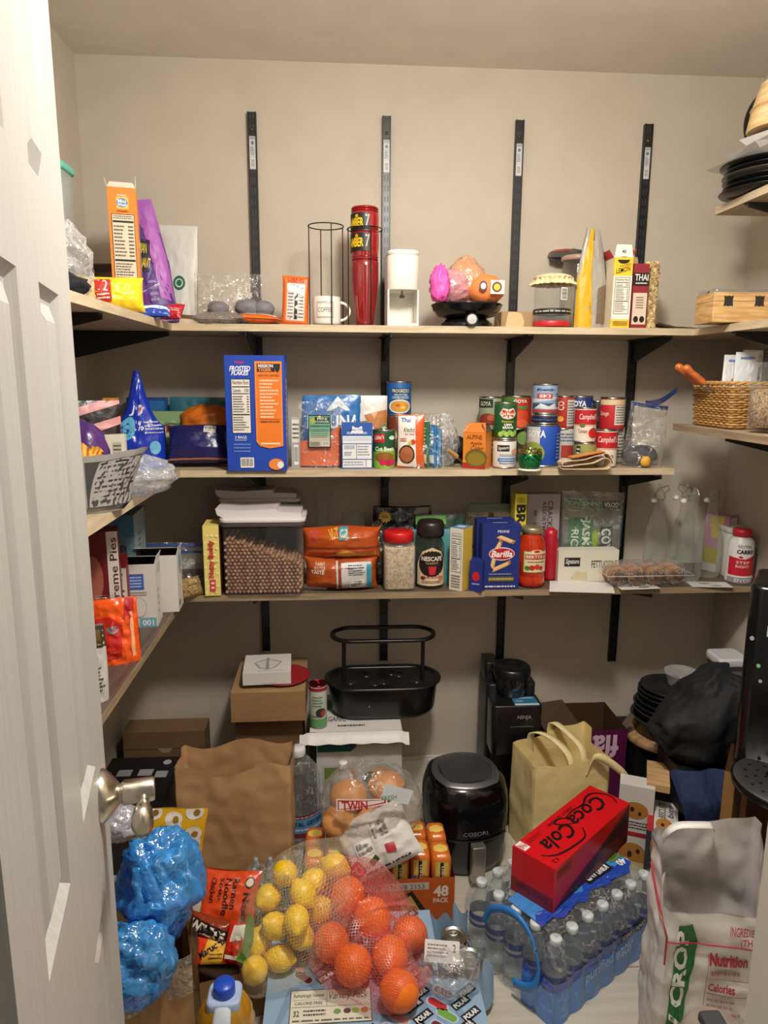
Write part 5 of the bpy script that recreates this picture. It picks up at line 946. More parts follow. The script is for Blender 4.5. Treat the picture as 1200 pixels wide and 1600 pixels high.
# blue zip bag, nutty buddy, gold wrapper
o = zip_bag('plastic_bag', 'clear zip bag with a blue double seal lying behind the white boxes', 'bag', (X3(283, 2.16), 2.17, Z3), .27, .148, .06, 84, '24407c', base=.08, cr=.006)
zz_ = MB(); Pz = pouch_fn(.27, .148, .06, 'stand', .006, 84); zz_.grid(lambda u, v: Pz(u, .80 + v * .05, -1, .0012), 16, 2, '24407c'); zz_.build('zip_seal', o)
carton('candy_box', 'yellow diamond patterned box lettered Nutty Buddy, standing on end', 'box', (318, 341, 822), 2.09, Z3, .10, 'e6d478', w=.047, rz=3, sides='7c4c2c', front=[('r', .12 + .3 * i + .15 * (j % 2) - .08, .04 + .09 * j, .26 + .3 * i + .15 * (j % 2) - .08, .07 + .09 * j, 'f2e8b0', 45) for i in range(3) for j in range(10)] + [('t', 'Nutty Buddy', .28, .27, .72, .8, 'c02028', {'rot': 90, 'bold': .03}), ('r', .35, .07, .7, .24, 'd8404c'), ('l', .42, .09, .62, .22, 2, 'f0e8c8')])
pouch('snack_packet', 'gold and clear crinkled wrapper lying left of the Nutty Buddy box', 'packet', (X3(305, 2.12), 2.08, Z3 + .004), .07, .06, .03, CLEAR('e8d8b0', .4, .1, .5, 1., 60, body='c8a868'), kind='pillow', seed=87, rz=40, rx=-30, cr=.008)
# cereal dispensers
tubm = CLEAR('e6e2e2', .06, .05, .5, body='c8c4c4')
def tub(label, p, Y, d, h_top):
    cx, w, h = fit(p, Y, Z3); o = empty('cereal_tub', (cx, Y + d / 2, Z3)); tag(o, label, 'container', 'flip-lid tubs'); a = w / 2
    hb = h * .80; mb = MB(); mb.rbox(-a * .93, a * .93, -d / 2, d / 2, 0, hb, tubm, .022, 6, .003); mb.build('body', o)
    mb = MB(); mb.rbox(-a * .985, a * .985, -d / 2 - .004, d / 2 + .004, hb * .955, hb + .002, M('4c4444', .5), .024, 6, .001); mb.build('seal', o)
    wl = M('d6cfd2', .35); mb = MB(); mb.rbox(-a * 1.0, a * 1.0, -d / 2 - .007, d / 2 + .007, hb + .002, hb + .014, wl, .026, 6, .003); L = mb.build('lid', o)
    mb = MB(); z = hb + .014; t = .028; pr = [(-a * 1.08, z + t), (-a * 1.04, z + t * .35), (-a * .9, z), (a * .9, z), (a * .9, z + t * .55), (a * .35, z + t * .62), (a * .33, z + t), (-a * .5, z + t * .8)]
    mb.prism(pr, (0, d / 2 - .012, 0), (1, 0, 0), (0, 0, 1), d - .024, wl); mb.build('flip_cap', L)
    return o, cx, w, hb
ot, tcx, tw, thb = tub('clear tub with a white flip lid, half full of hazelnuts', (343, 478, 789), 2.085, .17, 0)
rng = random.Random(4); nm_ = [M('c09c7c', .5), M('a88464', .5), M('d0a882', .45)]
nut0 = MB(); nut0.lathe([(.0001, -.0058), (.003, -.0052), (.0052, -.0026), (.0059, 0), (.005, .003), (.0026, .0052), (.0001, .0062)], nm_[0], 12, caps=False); nut0.lathe([(.0001, -.0061), (.0026, -.0056), (.0031, -.0051)], 'c8a888', 10, caps=False); nut0 = nut0.build('hazelnut')
alts = []
for m_ in nm_[1:]:
    me = nut0.data.copy(); me.materials[0] = m_; alts.append(me)
tag(nut0, 'round brown hazelnut in the clear flip-lid tub', 'nut', 'hazelnuts in the tub'); cnt = 0; a_ = tw * .93 / 2 - .008
slots = []; row = 0; z = Z3 + .0095
while z < Z3 + .185:
    x = tcx - a_ + (.0063 if row % 2 else 0)
    while x < tcx + a_:
        f = (x - tcx + a_) / (2 * a_); top = Z3 + .178 - .085 * max(0, f - .08) ** .9
        if z < top: slots.append((x, z))
        x += .0126
    row += 1; z += .0109
slots.sort(key=lambda q: -q[1]); Yf = 2.085 + .0095
for k, (x, z) in enumerate(slots[:300]):
    o = nut0 if k == 0 else nut0.copy()
    if k: COL.objects.link(o); o.data = ([nut0.data] + alts)[k % 3]
    place(o, (x + rng.uniform(-.0004, .0004), Yf + rng.uniform(0, .002), z), rng.uniform(0, 360), rng.uniform(0, 180), rng.uniform(0, 180))
mb = MB(); base = [(0, 0, 1), (.9, 0, .4), (.28, .85, .4), (-.72, .52, .4), (-.72, -.52, .4), (.28, -.85, .4), (0, 0, -1), (.72, .52, -.4), (-.28, .85, -.4), (-.9, 0, -.4), (-.28, -.85, -.4), (.72, -.52, -.4)]
ico = [(0, 1, 2), (0, 2, 3), (0, 3, 4), (0, 4, 5), (0, 5, 1), (1, 7, 2), (2, 8, 3), (3, 9, 4), (4, 10, 5), (5, 11, 1), (7, 8, 2), (8, 9, 3), (9, 10, 4), (10, 11, 5), (11, 7, 1), (7, 6, 8), (8, 6, 9), (9, 6, 10), (10, 6, 11), (11, 6, 7)]
for row_ in range(1, 11):
    for (x, z) in slots:
        if row_ > 2 and z < Z3 + .178 - .085 * max(0, (x - tcx + a_) / (2 * a_) - .08) ** .9 - .02 and abs(x - tcx) < a_ - .02: continue
        c = V((x + .004 * (row_ % 2), Yf + .0125 * row_, z + .003 * (row_ % 2))); mb.add([c + V(q) * .0061 for q in base], ico, nm_[rng.randrange(3)], True)
for (x, z) in slots[300:]:
    c = V((x, Yf, z)); mb.add([c + V(q) * .0061 for q in base], ico, nm_[rng.randrange(3)], True)
o = mb.build('hazelnut_pile'); tag(o, 'mass of brown hazelnuts behind the front layer in the flip-lid tub', 'nuts', kind='stuff')
for k_ in ('_w', '_h'): pass
# back tub stands taller behind
o2, _, _, _ = tub('second clear tub with a white flip lid, standing taller behind the tub of nuts', (342, 470, 756), 2.272, .115, 0)
# glassware behind
o = empty('glass_vase', (X3(505, 2.3), 2.3, Z3)); tag(o, 'slim flared glass vase behind the brown candy bags', 'vase')
hv = zof(766, X3(505, 2.3), 2.3) - Z3; mb = MB(); mb.lathe([(.001, .003), (.03, .001), (.032, .01), (.03, .05), (.022, hv * .6), (.022, hv * .8), (.034, hv - .004), (.037, hv), (.035, hv), (.03, hv - .006), (.019, hv * .8), (.019, hv * .6), (.027, .05), (.001, .01)], GLASS(), 32, caps=False); mb.build('vase_body', o)
o = empty('glass_jar', (X3(551, 2.3), 2.3, Z3)); tag(o, 'wide glass jar rim showing above the brown candy bags', 'jar')
hv = zof(802, X3(551, 2.3), 2.3) - Z3; mb = MB(); mb.lathe(jar_prof(.042, hv), GLASS(), 32, caps=False); mb.build('jar_body', o)
# brown candy bags
BR = 'a84c1c'
o = pouch('candy_bag', 'brown candy bag with a silver nutrition panel, lower of the two brown bags', 'bag', (X3(533, 2.14), 2.145, Z3), .235, .105, .085, FOIL(BR, .25), [('r', .5, .1, .92, .85, 'c4c4c4'), ('r', .46, .05, .5, .9, '8c3818'), ('r', .43, .05, .455, .9, 'd0ccc8'), ('r', .86, .1, .93, .8, '3c8ca4'), ('l', .6, .5, .84, .82, 5, '3c3c44', 1), ('b', .62, .12, .82, .38), ('t', 'PEANUT', .14, .78, .28, .86, 'e8c8a8'), ('t', 'BUTTER', .12, .68, .28, .76, 'e8c8a8'), ('t', 'TASTE', .08, .56, .26, .68, 'f0e0cc', {'bold': .03}), ('r', .0, .04, .3, .16, 'b0aca8')], kind='pillow', seed=91, cr=.008)
o = pouch('candy_bag', 'brown candy bag lettered CUP lying on the other brown bag', 'bag', (X3(534, 2.12, Z3 + .12), 2.155, Z3 + .098), .25, .10, .085, FOIL('b04c1c', .22), [('t', 'FUN', .1, .6, .22, .92, 'c82c50', {'rot': 10}), ('t', 'NUT', .34, .68, .46, .95, 'd8a838', {'bold': .04, 'rot': 8}), ('r', .47, .66, .58, .97, '3c94b0'), ('t', 'CUP', .485, .72, .57, .92, 'e8d8a0', {'bold': .04}), ('e', .56, .22, .14, .1, 'd8a03c'), ('r', .45, .16, .95, .3, 'c06c2c'), ('r', 0, .4, 1, .44, '7c3014')], kind='pillow', seed=92, cr=.009, rz=-1)
blob('crinkle_bag', 'dark crinkled clear and brown bag between the candy bags and the oats jar', 'bag', (X3(592, 2.2), 2.22, Z3), .075, .12, .185, CLEAR('6c5c54', .5, .12, .5, 1., 40, body='4c3c34'), .3, 2.6, 8., 40)
# oats jar
cx, w, h = fit((600, 650, 834), 2.105, Z3); a = w / 2; o = empty('oats_jar', (cx, 2.105 + a, Z3)); tag(o, 'square clear jar of rolled oats with a red screw lid', 'jar')
mb = MB(); mb.rbox(-a, a, -a, a, 0, h * .8, CLEAR('f0eeea', .04, .05, .5), .016, 6, .005); mb.lathe([(a * .96, h * .8), (a * .88, h * .84), (a * .88, h * .9)], CLEAR('f0eeea', .04, .05, .5), 30, caps=False); mb.build('jar_body', o)
mb = MB(); mb.lathe([(a * .9, h * .82), (a * .95, h * .83), (a * .95, h * .97), (a * .88, h), (.001, h)], M('c4181e', .35), 60, caps=False)
for k in range(60): q = k * PI / 30; mb.box(-.0005, .0005, -.0005, .0005, 0, .0001, 'c4181e') if 0 else None
mb.build('lid', o)
mb = MB(); mb.rbox(-a * .95, a * .95, -a * .95, a * .95, .004, h * .755, ramp_mat('oats', 'b8a48c', 'e0d2bc', .85, 160, bump=.6, lo=.35, hi=.6), .014, 5, .004); g = mb.build('rolled_oats', o); g['kind'] = 'stuff'
# coffee jar
cx, w, h = fit((653, 698, 817), 2.11, Z3); a = w / 2; o = empty('coffee_jar', (cx, 2.115 + a, Z3)); tag(o, 'glass instant coffee jar with a dark brown lid and a red mug on its label', 'jar')
mb = MB(); mb.lathe([(.001, .004), (a * .9, .002), (a, .012), (a, h * .55), (a * .95, h * .66), (a * .8, h * .74), (a * .76, h * .8)], CLEAR('d8dcd4', .08, .05, .6, body='8c9488'), 40, caps=False)
F = cyl_frame(a * 1.0, h * .06, h * .56); mb.prints(F, [('p', [(.12, .0), (.88, .0), (.88, .55), (.72, .9), (.5, 1.02), (.28, .9), (.12, .55)], 'd8c4a4'), ('e', .5, .58, .32, .36, '6c3c1c'), ('e', .5, .58, .3, .34, '1c1410'), ('t', 'NESCAFE', .26, .66, .74, .78, 'e8dcd0', {'bold': .03}), ('t', 'CLASICO', .36, .58, .64, .63, 'c8a878'), ('p', [(.42, .52), (.6, .52), (.57, .3), (.45, .3)], 'c02430'), ('e', .3, .2, .06, .05, '7c2c2c'), ('e', .72, .2, .06, .06, 'd07c30'), ('t', 'DARK ROAST', .3, .2, .7, .26, 'a83028'), ('l', .28, .06, .72, .14, 2, '6c4424')]); mb.build('jar_body', o)
mb = MB(); mb.lathe([(a * .76, h * .76), (a * .93, h * .77), (a * .97, h * .82), (a * .95, h * .94), (a * .84, h * .99), (.001, h)], M('241c18', .35), 44, caps=False); mb.build('lid', o)
mb = MB(); mb.lathe([(.001, .006), (a * .92, .008), (a * .94, h * .5), (a * .5, h * .53), (.001, h * .54)], ramp_mat('ground_coffee', '2c1c14', '5c4030', .8, 150, bump=.5), 32, caps=False); g = mb.build('coffee_powder', o)
# back row bags
pouch('nut_bag', 'black glossy bag with a gold star seal and vertical white lettering', 'bag', (X3(628, 2.29, Z3 + .1), 2.29, Z3), .195, .235, .06, FOIL('14161c', .25), [('p', [((.2 + (.12 if k % 2 else .09) * math.cos(k * PI / 12)), (.87 + (.09 if k % 2 else .07) * math.sin(k * PI / 12))) for k in range(24)], 'c8a440'), ('t', 'WON', .15, .85, .25, .89, '6c5010'), ('t', 'Wonderful', .4, .82, .85, .92, '5c6068'), ('t', 'PISTACHIOS', .56, .05, .68, .72, '8c9498', {'rot': 90, 'bold': 0})], seed=95, cr=.008, neck=.98)
pouch('snack_bag', 'green bag with a navy banner lettered Super in the back row', 'bag', (X3(688, 2.25, Z3 + .1), 2.255, Z3), .165, .215, .05, FOIL('2c4c3c', .35), [('r', .0, .85, .6, .98, '6ca84c'), ('r', .0, .62, .62, .8, '18286c'), ('t', 'Super', .15, .65, .58, .77, 'b8c4dc', {'shear': .2}), ('p', [(.7, .6), (.98, .55), (.98, .9), (.75, .9)], '24443c')], seed=96, cr=.006)
pouch('snack_bag', 'pale teal bag behind the coffee jar', 'bag', (X3(682, 2.21, Z3 + .1), 2.212, Z3), .16, .175, .035, FOIL('5c9c9c', .35), [('t', 'Oc', .8, .35, .98, .6, '285c64', {'bold': .03}), ('t', 'L', .02, .35, .1, .6, '285c64', {'bold': .03})], seed=97, cr=.003)
# milk carton box
carton('cereal_box', 'slim blue topped box with a nutrition panel, between the coffee jar and the pasta', 'box', (712, 733, 826), 2.1, Z3, .06, 'dcd8cc', rz=-38, w=.045, sides='d8b848', front=[('n', .12, .3, .88, .92), ('l', .15, .04, .85, .26, 5, '6c6860')], left=[('r', 0, .75, 1, 1, '3c78ac'), ('r', 0, .4, 1, .75, 'c8d0d0'), ('e', .5, .2, .3, .15, 'c88c2c'), ('e', .6, .52, .3, .12, '6c4428')], top=[('r', 0, 0, 1, 1, '4c84b0'), ('r', .2, .3, .8, .7, 'c8d4dc')])
# pasta
PN = '1c2c78'
def penne(F, mb, cu, cv, L, ang):
    c, s_ = math.cos(rad(ang)), math.sin(rad(ang)); T = lambda x, y: (cu + (x * c - y * s_), cv + (x * s_ + y * c)); w = .0065
    mb.ppoly(F, [T(-L / 2 - w, -w), T(L / 2 - w, -w), T(L / 2 + w, w), T(-L / 2 + w, w)], 'd8a860'); mb.ppoly(F, [T(-L / 2 - w * .3, -w * .1), T(L / 2 - w * .6, -w * .1), T(L / 2, w * .6), T(-L / 2 + w * .6, w * .6)], 'ecc88c')
    mb.ppoly(F, [T(L / 2 + w * .9 * math.cos(q) * .7, w * .9 * math.sin(q)) for q in [k * PI / 5 for k in range(10)]], 'a87838')
def pasta_box(label, p, Y, z0, rz=0, w=None, h=None, d=.045, full=True):
    if w is None: cx, w, h = fit(p, Y, z0); loc = (cx, Y + d / 2, z0)
    else: loc = p
    mb = MB(); mb.box(-w / 2, w / 2, -d / 2, d / 2, 0, h, PN); F = faces(w, d, h)['front']
    if full:
        mb.prints(F, [('t', 'PENNE', .4, .87, .7, .91, 'd8dce8'), ('e', .52, .55, .34, .1, 'e8e4e4')]); 
        for a in ((.62, .77, .05, -22), (.4, .64, .045, 62), (.3, .42, .035, 80), (.52, .36, .055, 24)): penne(F, mb, a[0] * w, a[1] * h, a[2], a[3])
        mb.prints(F, [('e', .52, .55, .34, .1, 'e8e4e4'), ('e', .52, .55, .325, .088, 'b81c28'), ('t', 'Barilla', .24, .5, .8, .6, 'f0ece8', {'shear': .2, 'bold': .03}), ('l', .2, .22, .8, .26, 1, '8c98b8'), ('r', .18, .13, .86, .2, '6c6438'), ('l', .2, .14, .84, .19, 1, 'b8a868'), ('l', .1, .02, .9, .08, 1, 'c8ccd8')])
        mb.prints(faces(w, d, h)['top'], [('l', .3, .3, .7, .7, 1, 'c8ccd8')])
    else: mb.prints(F, [('e', .5, .5, .3, .16, 'b81c28'), ('l', .2, .2, .8, .3, 1, 'a8b0c8')])
    o = mb.build('pasta_box'); place(o, loc, rz); tag(o, label, 'box', 'blue pasta boxes'); o['_w'] = w; o['_h'] = h; return o
pasta_box('navy pasta box showing penne and a red oval, in front of its twin', (753, 812, 819), 2.11, Z3)
pasta_box('second navy pasta box half hidden behind the penne box', (744, 803, 812), 2.175, Z3)
pasta_box('small navy box at the very front edge, overhanging by the penne box', (X3(748, 2.1), 2.115, Z3), 0, 0, rz=-24, w=.04, h=.097, d=.05, full=False)
# island princess bag
pouch('nut_bag', 'taupe bag lettered ISLAND PRINCESS standing behind the penne boxes', 'bag', (X3(764, 2.27, Z3 + .1), 2.27, Z3), .165, .245, .05, FOIL('7c7060', .35), [('t', 'ISLAND PRINCE', .05, .72, .98, .84, '2c201c', {'bold': 0}), ('t', 'Macadamia', .28, .5, .98, .64, '1c1814'), ('t', 'Nuts', .1, .36, .5, .48, '1c1814'), ('p', [(.0, .9), (1, .9), (1, 1), (0, 1)], '54604c'), ('e', .5, .86, .06, .04, '3c2c24')], seed=98, cr=.004, neck=1)
carton('bran_box', 'narrow yellow box with black vertical lettering BRAN', 'box', (803, 821, 772), 2.2, Z3, .06, 'd8c83c', front=[('t', 'BRAN', .12, .4, .92, .88, '1c1c14', {'rot': -90, 'bold': .04}), ('t', 'FIBER', .2, .9, .85, .96, 'a08c1c')])
carton('cracker_box', 'grey lilac box with sideways small print, right of the yellow box', 'box', (822, 873, 772), 2.255, Z3, .045, '9c9498', front=[('t', 'CRACKER', .62, .5, .78, .92, '3c3436', {'rot': -90}), ('t', 'ASSORTMENT', .46, .4, .58, .92, '3c3436', {'rot': -90}), ('l', .2, .55, .3, .85, 2, '6c6466'), ('r', .55, .2, .7, .24, '3c3436')])
# sauce jar
cx, w, h = fit((814, 858, 827), 2.11, Z3); a = w / 2; o = empty('sauce_jar', (cx, 2.11 + a, Z3)); tag(o, 'jar of red pasta sauce with a cream label, right of the penne box', 'jar')
SA = ramp_mat('tomato_sauce', '9c2410', 'c43c18', .15, 30, bump=.05); mb = MB(); mb.lathe([(.001, .003), (a * .82, .001), (a * .95, .006), (a, .016), (a, .03), (a * .96, .036), (a * .96, .04), (a, .046), (a, h * .62), (a * .92, h * .76), (a * .7, h * .85), (a * .66, h * .92)], SA, 44, caps=False)
F = cyl_frame(a * 1.002, h * .27, h * .36); mb.prints(F, [('r', .24, .0, .84, 1, '7c8c3c'), ('r', .26, .03, .82, .97, 'dcd0a8'), ('e', .54, .96, .14, .12, 'dcd0a8'), ('e', .54, .99, .07, .06, 'a8241c'), ('r', .28, .62, .8, .86, 'b0241c'), ('t', 'BERTOLLI', .3, .67, .78, .82, 'e8dcc0', {'bold': .03}), ('l', .34, .44, .74, .56, 1, '6c5c30'), ('e', .44, .24, .06, .12, 'b8281c'), ('e', .55, .28, .06, .12, 'c83828'), ('e', .65, .22, .05, .1, 'b8281c'), ('e', .34, .22, .06, .1, '4c6c2c')]); mb.build('jar_body', o)
mb = MB(); mb.lathe([(a * .68, h * .9), (a * .76, h * .91), (a * .76, h * .985), (a * .7, h), (.001, h - .001)], M('b4aa8c', .35, .7), 40, caps=False); mb.build('lid', o)
o = empty('squeeze_bottle', (X3(859, 2.215), 2.217, Z3)); tag(o, 'red plastic bottle with a small handle, mostly behind the sauce jar', 'bottle'); hb = zof(822, X3(856, 2.24), 2.24) - Z3
RB = M('a8182c', .35); mb = MB(); mb.lathe([(.001, .001), (.024, .001), (.026, .01), (.026, hb * .72), (.022, hb * .82), (.02, hb * .86)], RB, 32, caps=False); mb.tube([(.026, -.01, hb * .55), (.04, -.014, hb * .5), (.041, -.014, hb * .38), (.027, -.01, hb * .3)], .004, RB, 8); mb.build('bottle_body', o)
mb = MB(); mb.lathe([(.021, hb * .84), (.022, hb * .95), (.012, hb * .97), (.009, hb), (.001, hb)], M('b81c30', .35), 28, caps=False); mb.build('cap', o)
# rice bag, pasta box, clamshell
o = zip_bag('rice_bag', 'clear zip bag holding a green rice label, lettering turned sideways', 'bag', (X3(922, 2.25, Z3 + .12), 2.27, Z3), .215, .285, .07, 101, None, base=.16, cr=.005, ry=2)
P_ = pouch_fn(.215, .285, .07, 'stand', .005, 101); F = Frame(lambda u, v, k: P_(u / .215, v / .285, -1, k), .215, .285, True, -.001); F.step = -.0002
F = Frame(lambda u, v, k: P_(min(max(u / .215, 0), 1), min(max(v / .285, 0), 1), -1, -.004 + k), .215, .285, True, .0); F.step = .0004
mb = MB(); mb.prints(F, [('r', .04, .02, .96, .92, CLEAR('a8b0a4', .55, .3, .2, body='8c948c')), ('r', .12, .18, .5, .7, '1c6c3c'), ('t', 'JASMINE', .3, .16, .46, .68, 'd8e0d0', {'rot': -90}), ('t', 'RICE', .16, .3, .28, .55, 'd8e0d0', {'rot': -90}), ('r', .62, .22, .82, .6, '1c2420'), ('t', 'GOYA', .64, .24, .8, .58, 'd0d8d0', {'rot': -90, 'bold': .04}), ('r', .08, .82, .62, .9, '1c5c38'), ('t', 'JASMINE RICE', .1, .83, .6, .89, 'a8c8a8', {'rot': 180}), ('r', .63, .82, .92, .9, '242c28'), ('t', 'GOYA', .66, .83, .9, .89, 'c8d0c8', {'rot': 180, 'bold': .03}), ('e', .54, .46, .05, .1, '8ca440')]); mb.build('printed_bag', o)
for s_ in (0, 1):
    mb = MB(); x = (-.107, .107)[s_]; mb.tube([(x * .98, -.01, .02), (x * 1.0, -.004, .15), (x * 1.02, 0, .28)], .0016, '1c2c38', 5); mb.build('side_seal', o)
carton('pasta_carton', 'low white box lettered FETTUCCINE lying before the rice bag', 'box', (873, 948, 862), 2.165, Z3, .05, 'd4d0c0', w=.225, front=[('r', .1, .42, .36, .66, '1c1c1c'), ('t', 'Signature', .12, .46, .34, .63, 'e8e4dc', {'shear': .2}), ('t', 'FETTUCCINE', .55, .42, .98, .62, '3c3c38'), ('p', [(.2, .1), (.5, .08), (.48, .3), (.3, .34)], 'c8bc98')]) if 0 else None
cx0 = xof(873, 2.165, Z3 + .03); wf = .2; hf = zof(862, cx0, 2.165) - Z3
carton('pasta_carton', 'low white box lettered FETTUCCINE lying before the rice bag', 'box', None, 0, 0, .05, 'd4d0c0', w=wf, h=hf, loc=(cx0 + wf / 2, 2.20, Z3 + .0005), front=[('r', .1, .5, .36, .78, '1c1c1c'), ('t', 'Signature', .12, .54, .34, .74, 'e8e4dc', {'shear': .2}), ('t', 'FETTUCCINE', .55, .45, .98, .68, '3c3c38'), ('p', [(.2, .1), (.5, .08), (.48, .3), (.3, .34)], 'c8bc98')])
sheet('paper_leaflet', 'white printed leaflet under the left end of the cookie clamshell', 'paper', lambda u, v: ((u - .5) * .2 + .02 * (v - .5), (v - .5) * .12, .0009 + .004 * max(0, .12 - v) / .12 * 0), 10, 6, M('d8d6d2', .6), (X3(908, 2.12, Z3), 2.118, Z3 + .0008), rz=-8)
for i, (px, Yp, rz, w_) in enumerate(((995, 2.115, 4, .13), (1108, 2.125, -6, .13))):
    mb = MB(); mb.box(-w_ / 2, w_ / 2, -.03, .03, 0, .0009, 'd4d2ce'); F = flat((-w_ / 2, -.03, .0009), (1, 0, 0), (0, 1, 0), w_, .06); F.off = .0001; mb.prints(F, [('e', .4, .6, .15, .12, '8c8c84'), ('r', .5, .2, .75, .32, '2c2824'), ('l', .1, .7, .8, .9, 2, '9c9c98')])
    o = mb.build('paper_slip'); place(o, (X3(px, Yp, Z3), Yp, Z3 + .0007), rz); tag(o, ('white paper slip poking out under the right of the cookie clamshell', 'white paper slip with a dark mark before the glass bottles')[i], 'paper')
# cookies in a clamshell
ccx = xof(1008, 2.13, Z3 + .03); cw = .27; o = empty('clamshell', (ccx, 2.155, Z3 + .0022)); tag(o, 'ribbed clear plastic clamshell of round cookies on the lower shelf', 'container')
CL = CLEAR('f4f4f2', .05, .05, .5, .3, 60)
def clam(u, v):
    x = (u - .5) * cw; rib = .0015 * math.sin(u * 90)
    prof = [(-.052, .001), (-.062, .04), (-.066, .042), (-.045, .068), (.03, .07), (.058, .042), (.052, .001)]
    t = v * (len(prof) - 1); i = min(int(t), len(prof) - 2); f = t - i; y = prof[i][0] * (1 - f) + prof[i + 1][0] * f; z = prof[i][1] * (1 - f) + prof[i + 1][1] * f
    e = min(u, 1 - u) / .06; k = 1 if e > 1 else (.8 + .2 * e); return (x, y * k + rib * .3, max(.001, z * (1 if e > 1 else .6 + .4 * e) + rib))
mb = MB(); mb.grid(clam, 60, 24, CL); mb.build('shell', o)
mb = MB(); mb.tube([(-cw / 2 - .006, -.068, .041), (cw / 2 + .006, -.068, .041), (cw / 2 + .006, .06, .041), (-cw / 2 - .006, .06, .041)], .0022, CLEAR('f0f0f0', .3, .1, .4), 6, True, .5); mb.build('rim', o)
ck = ramp_mat('cookie_brown', '4c2e16', '90603a', .8, 60, bump=.7, lo=.38, hi=.6); ck2 = ramp_mat('cookie_edge', '8c5e34', 'b8844c', .8, 40, bump=.3)
cb = MB(); cb.lathe([(.001, -.022), (.026, -.021), (.029, -.017), (.0295, .014), (.027, .021), (.001, .022)], ck2, 32, caps=False); cb.lathe([(.001, .0226), (.025, .0218), (.0265, .0205)], ck, 32, caps=False)
cb = cb.build('cookie_stack'); n_ = 0
for j in range(2):
    for i in range(4):
        o = cb if n_ == 0 else dup(cb); n_ += 1
        place(o, (ccx + (i - 1.5) * .0635, 2.135 + .046 * j, Z3 + .034), 4 * ((i * 3 + j) % 3 - 1), 90 + 0)
        tag(o, 'round brown cookies stacked on edge inside the clear clamshell', 'cookie', 'cookies in the clamshell')
# swing-top bottles
def swing(label, px, Y, rz, ptop=762):
    x = X3(px, Y, Z3 + .1); h = zof(ptop, x, Y) - Z3; R = .038; o = empty('swing_bottle', (x, Y, Z3), rz); tag(o, label, 'bottle', 'ribbed swing-top bottles')
    pr = [(.001, .004), (R * .85, .001), (R, .01)]; z = .014
    while z < h * .62: f = min(1, max(0, (z - h * .38) / (h * .24))); r = R * (1 - .38 * f * f); pr += [(r, z), (r + .0004, z + .003), (r - .0028, z + .0055)]; z += .0085
    pr += [(R * .42, h * .72), (.0135, h * .8), (.0125, h * .88), (.0155, h * .885), (.0155, h * .91), (.0125, h * .915), (.0125, h * .93)]
    mb = MB(); mb.lathe(pr, CLEAR('f8fbfa', .03, .02, .42), 36, caps=False); mb.build('bottle_body', o)
    wr = M('a8a8a8', .2, 1); mb = MB(); mb.tube([(-.016, 0, h * .9), (-.02, -.004, h * .86), (0, -.02, h * .84), (.02, -.004, h * .86), (.016, 0, h * .9), (.03, -.01, h * .95), (.02, -.014, h * .99), (-.01, -.016, h * .97), (-.016, 0, h * .9)], .0012, wr, 5); mb.build('wire_bail', o)
    mb = MB(); mb.lathe([(.001, -.006), (.009, -.006), (.011, -.002), (.01, .005), (.006, .009), (.001, .01)], M('d8d6d0', .3), 20, (-.03 if rz < 90 else .03, -.014, h * .84), caps=False); mb.build('stopper', o)
    mb = MB(); mb.lathe([(.0125, h * .93), (.006, h * .97), (.0055, h), (.001, h)], CLEAR('f2f6f4', .1, .02, .5), 20, caps=False); mb.build('neck_lip', o)
    return o
swing('ribbed glass swing-top bottle standing left, apart from the other three', 1024, 2.24, 10, 757)
swing('ribbed glass swing-top bottle at the back of the right hand trio', 1066, 2.28, 200, 756)
swing('ribbed glass swing-top bottle nearest the front of the trio', 1078, 2.19, 160, 762)
swing('ribbed glass swing-top bottle beside the pink pasta box', 1108, 2.225, 120, 762)
carton('pasta_box_pink', 'pink box picturing yellow pasta at the right wall', 'box', None, 0, 0, .05, 'b87c94', rz=-58, w=.085, h=.2, loc=(1.32, 2.29, Z3), sides='b06c84', front=[('p', [(.2, .98), (.8, .98), (.7, .6), (.3, .6)], 'c8b04c'), ('r', .0, .12, 1, .42, 'a8982c'), ('r', 0, 0, 1, .14, 'c4b8bc')], right=[('r', .1, .8, .9, .97, 'd8ccd0'), ('l', .1, .2, .9, .75, 8, '6c3c50', 1), ('r', 0, 0, 1, .1, 'c4b8bc')])
bpy.data.objects['pasta_box_pink'].name = 'noodle_box'
cx, w, h = fit((1148, 1189, 830), 2.12, Z3); a = w / 2 * .98; o = empty('drink_bottle', (cx, 2.12 + a, Z3)); tag(o, 'white plastic tub bottle reading CARBO with a red lid and red band', 'bottle')
mb = MB(); mb.lathe([(.001, .001), (a * .95, .001), (a * .98, .004), (a * .98, .022), (a * .93, .028), (a * .94, h * .72), (a * .84, h * .8), (a * .6, h * .85), (a * .58, h * .9)], M('dcdad8', .3), 40, caps=False)
F = cyl_frame(a * .95, .028, h * .62, 8); mb.prints(F, [('p', [(0, .0), (.68, .0), (.68, .62), (.4, .5), (.0, .56)], 'c01c30'), ('r', .69, 0, 1, .3, 'b04c5c'), ('t', 'CARBO', .2, .66, .6, .78, '181818', {'bold': .04}), ('t', 'NUTRL', .22, .84, .55, .92, '5c7c6c'), ('t', 'STEP', .2, .36, .52, .44, 'e8dcdc'), ('t', 'RIGHT', .2, .24, .52, .32, 'e8dcdc'), ('e', .3, .56, .07, .06, 'e0d8d8'), ('e', .3, .56, .045, .04, 'c01c30'), ('r', .7, .34, .96, .92, 'b8b8b4'), ('l', .72, .38, .94, .88, 8, '54544f', 1)])
F = cyl_frame(a * .985, .003, .02, 8); mb.prints(F, [('r', 0, .05, 1, .95, '8c8c90'), ('t', 'DTOX', .2, .2, .62, .8, 'd8d8d8', {'bold': .03})]); mb.build('bottle_body', o)
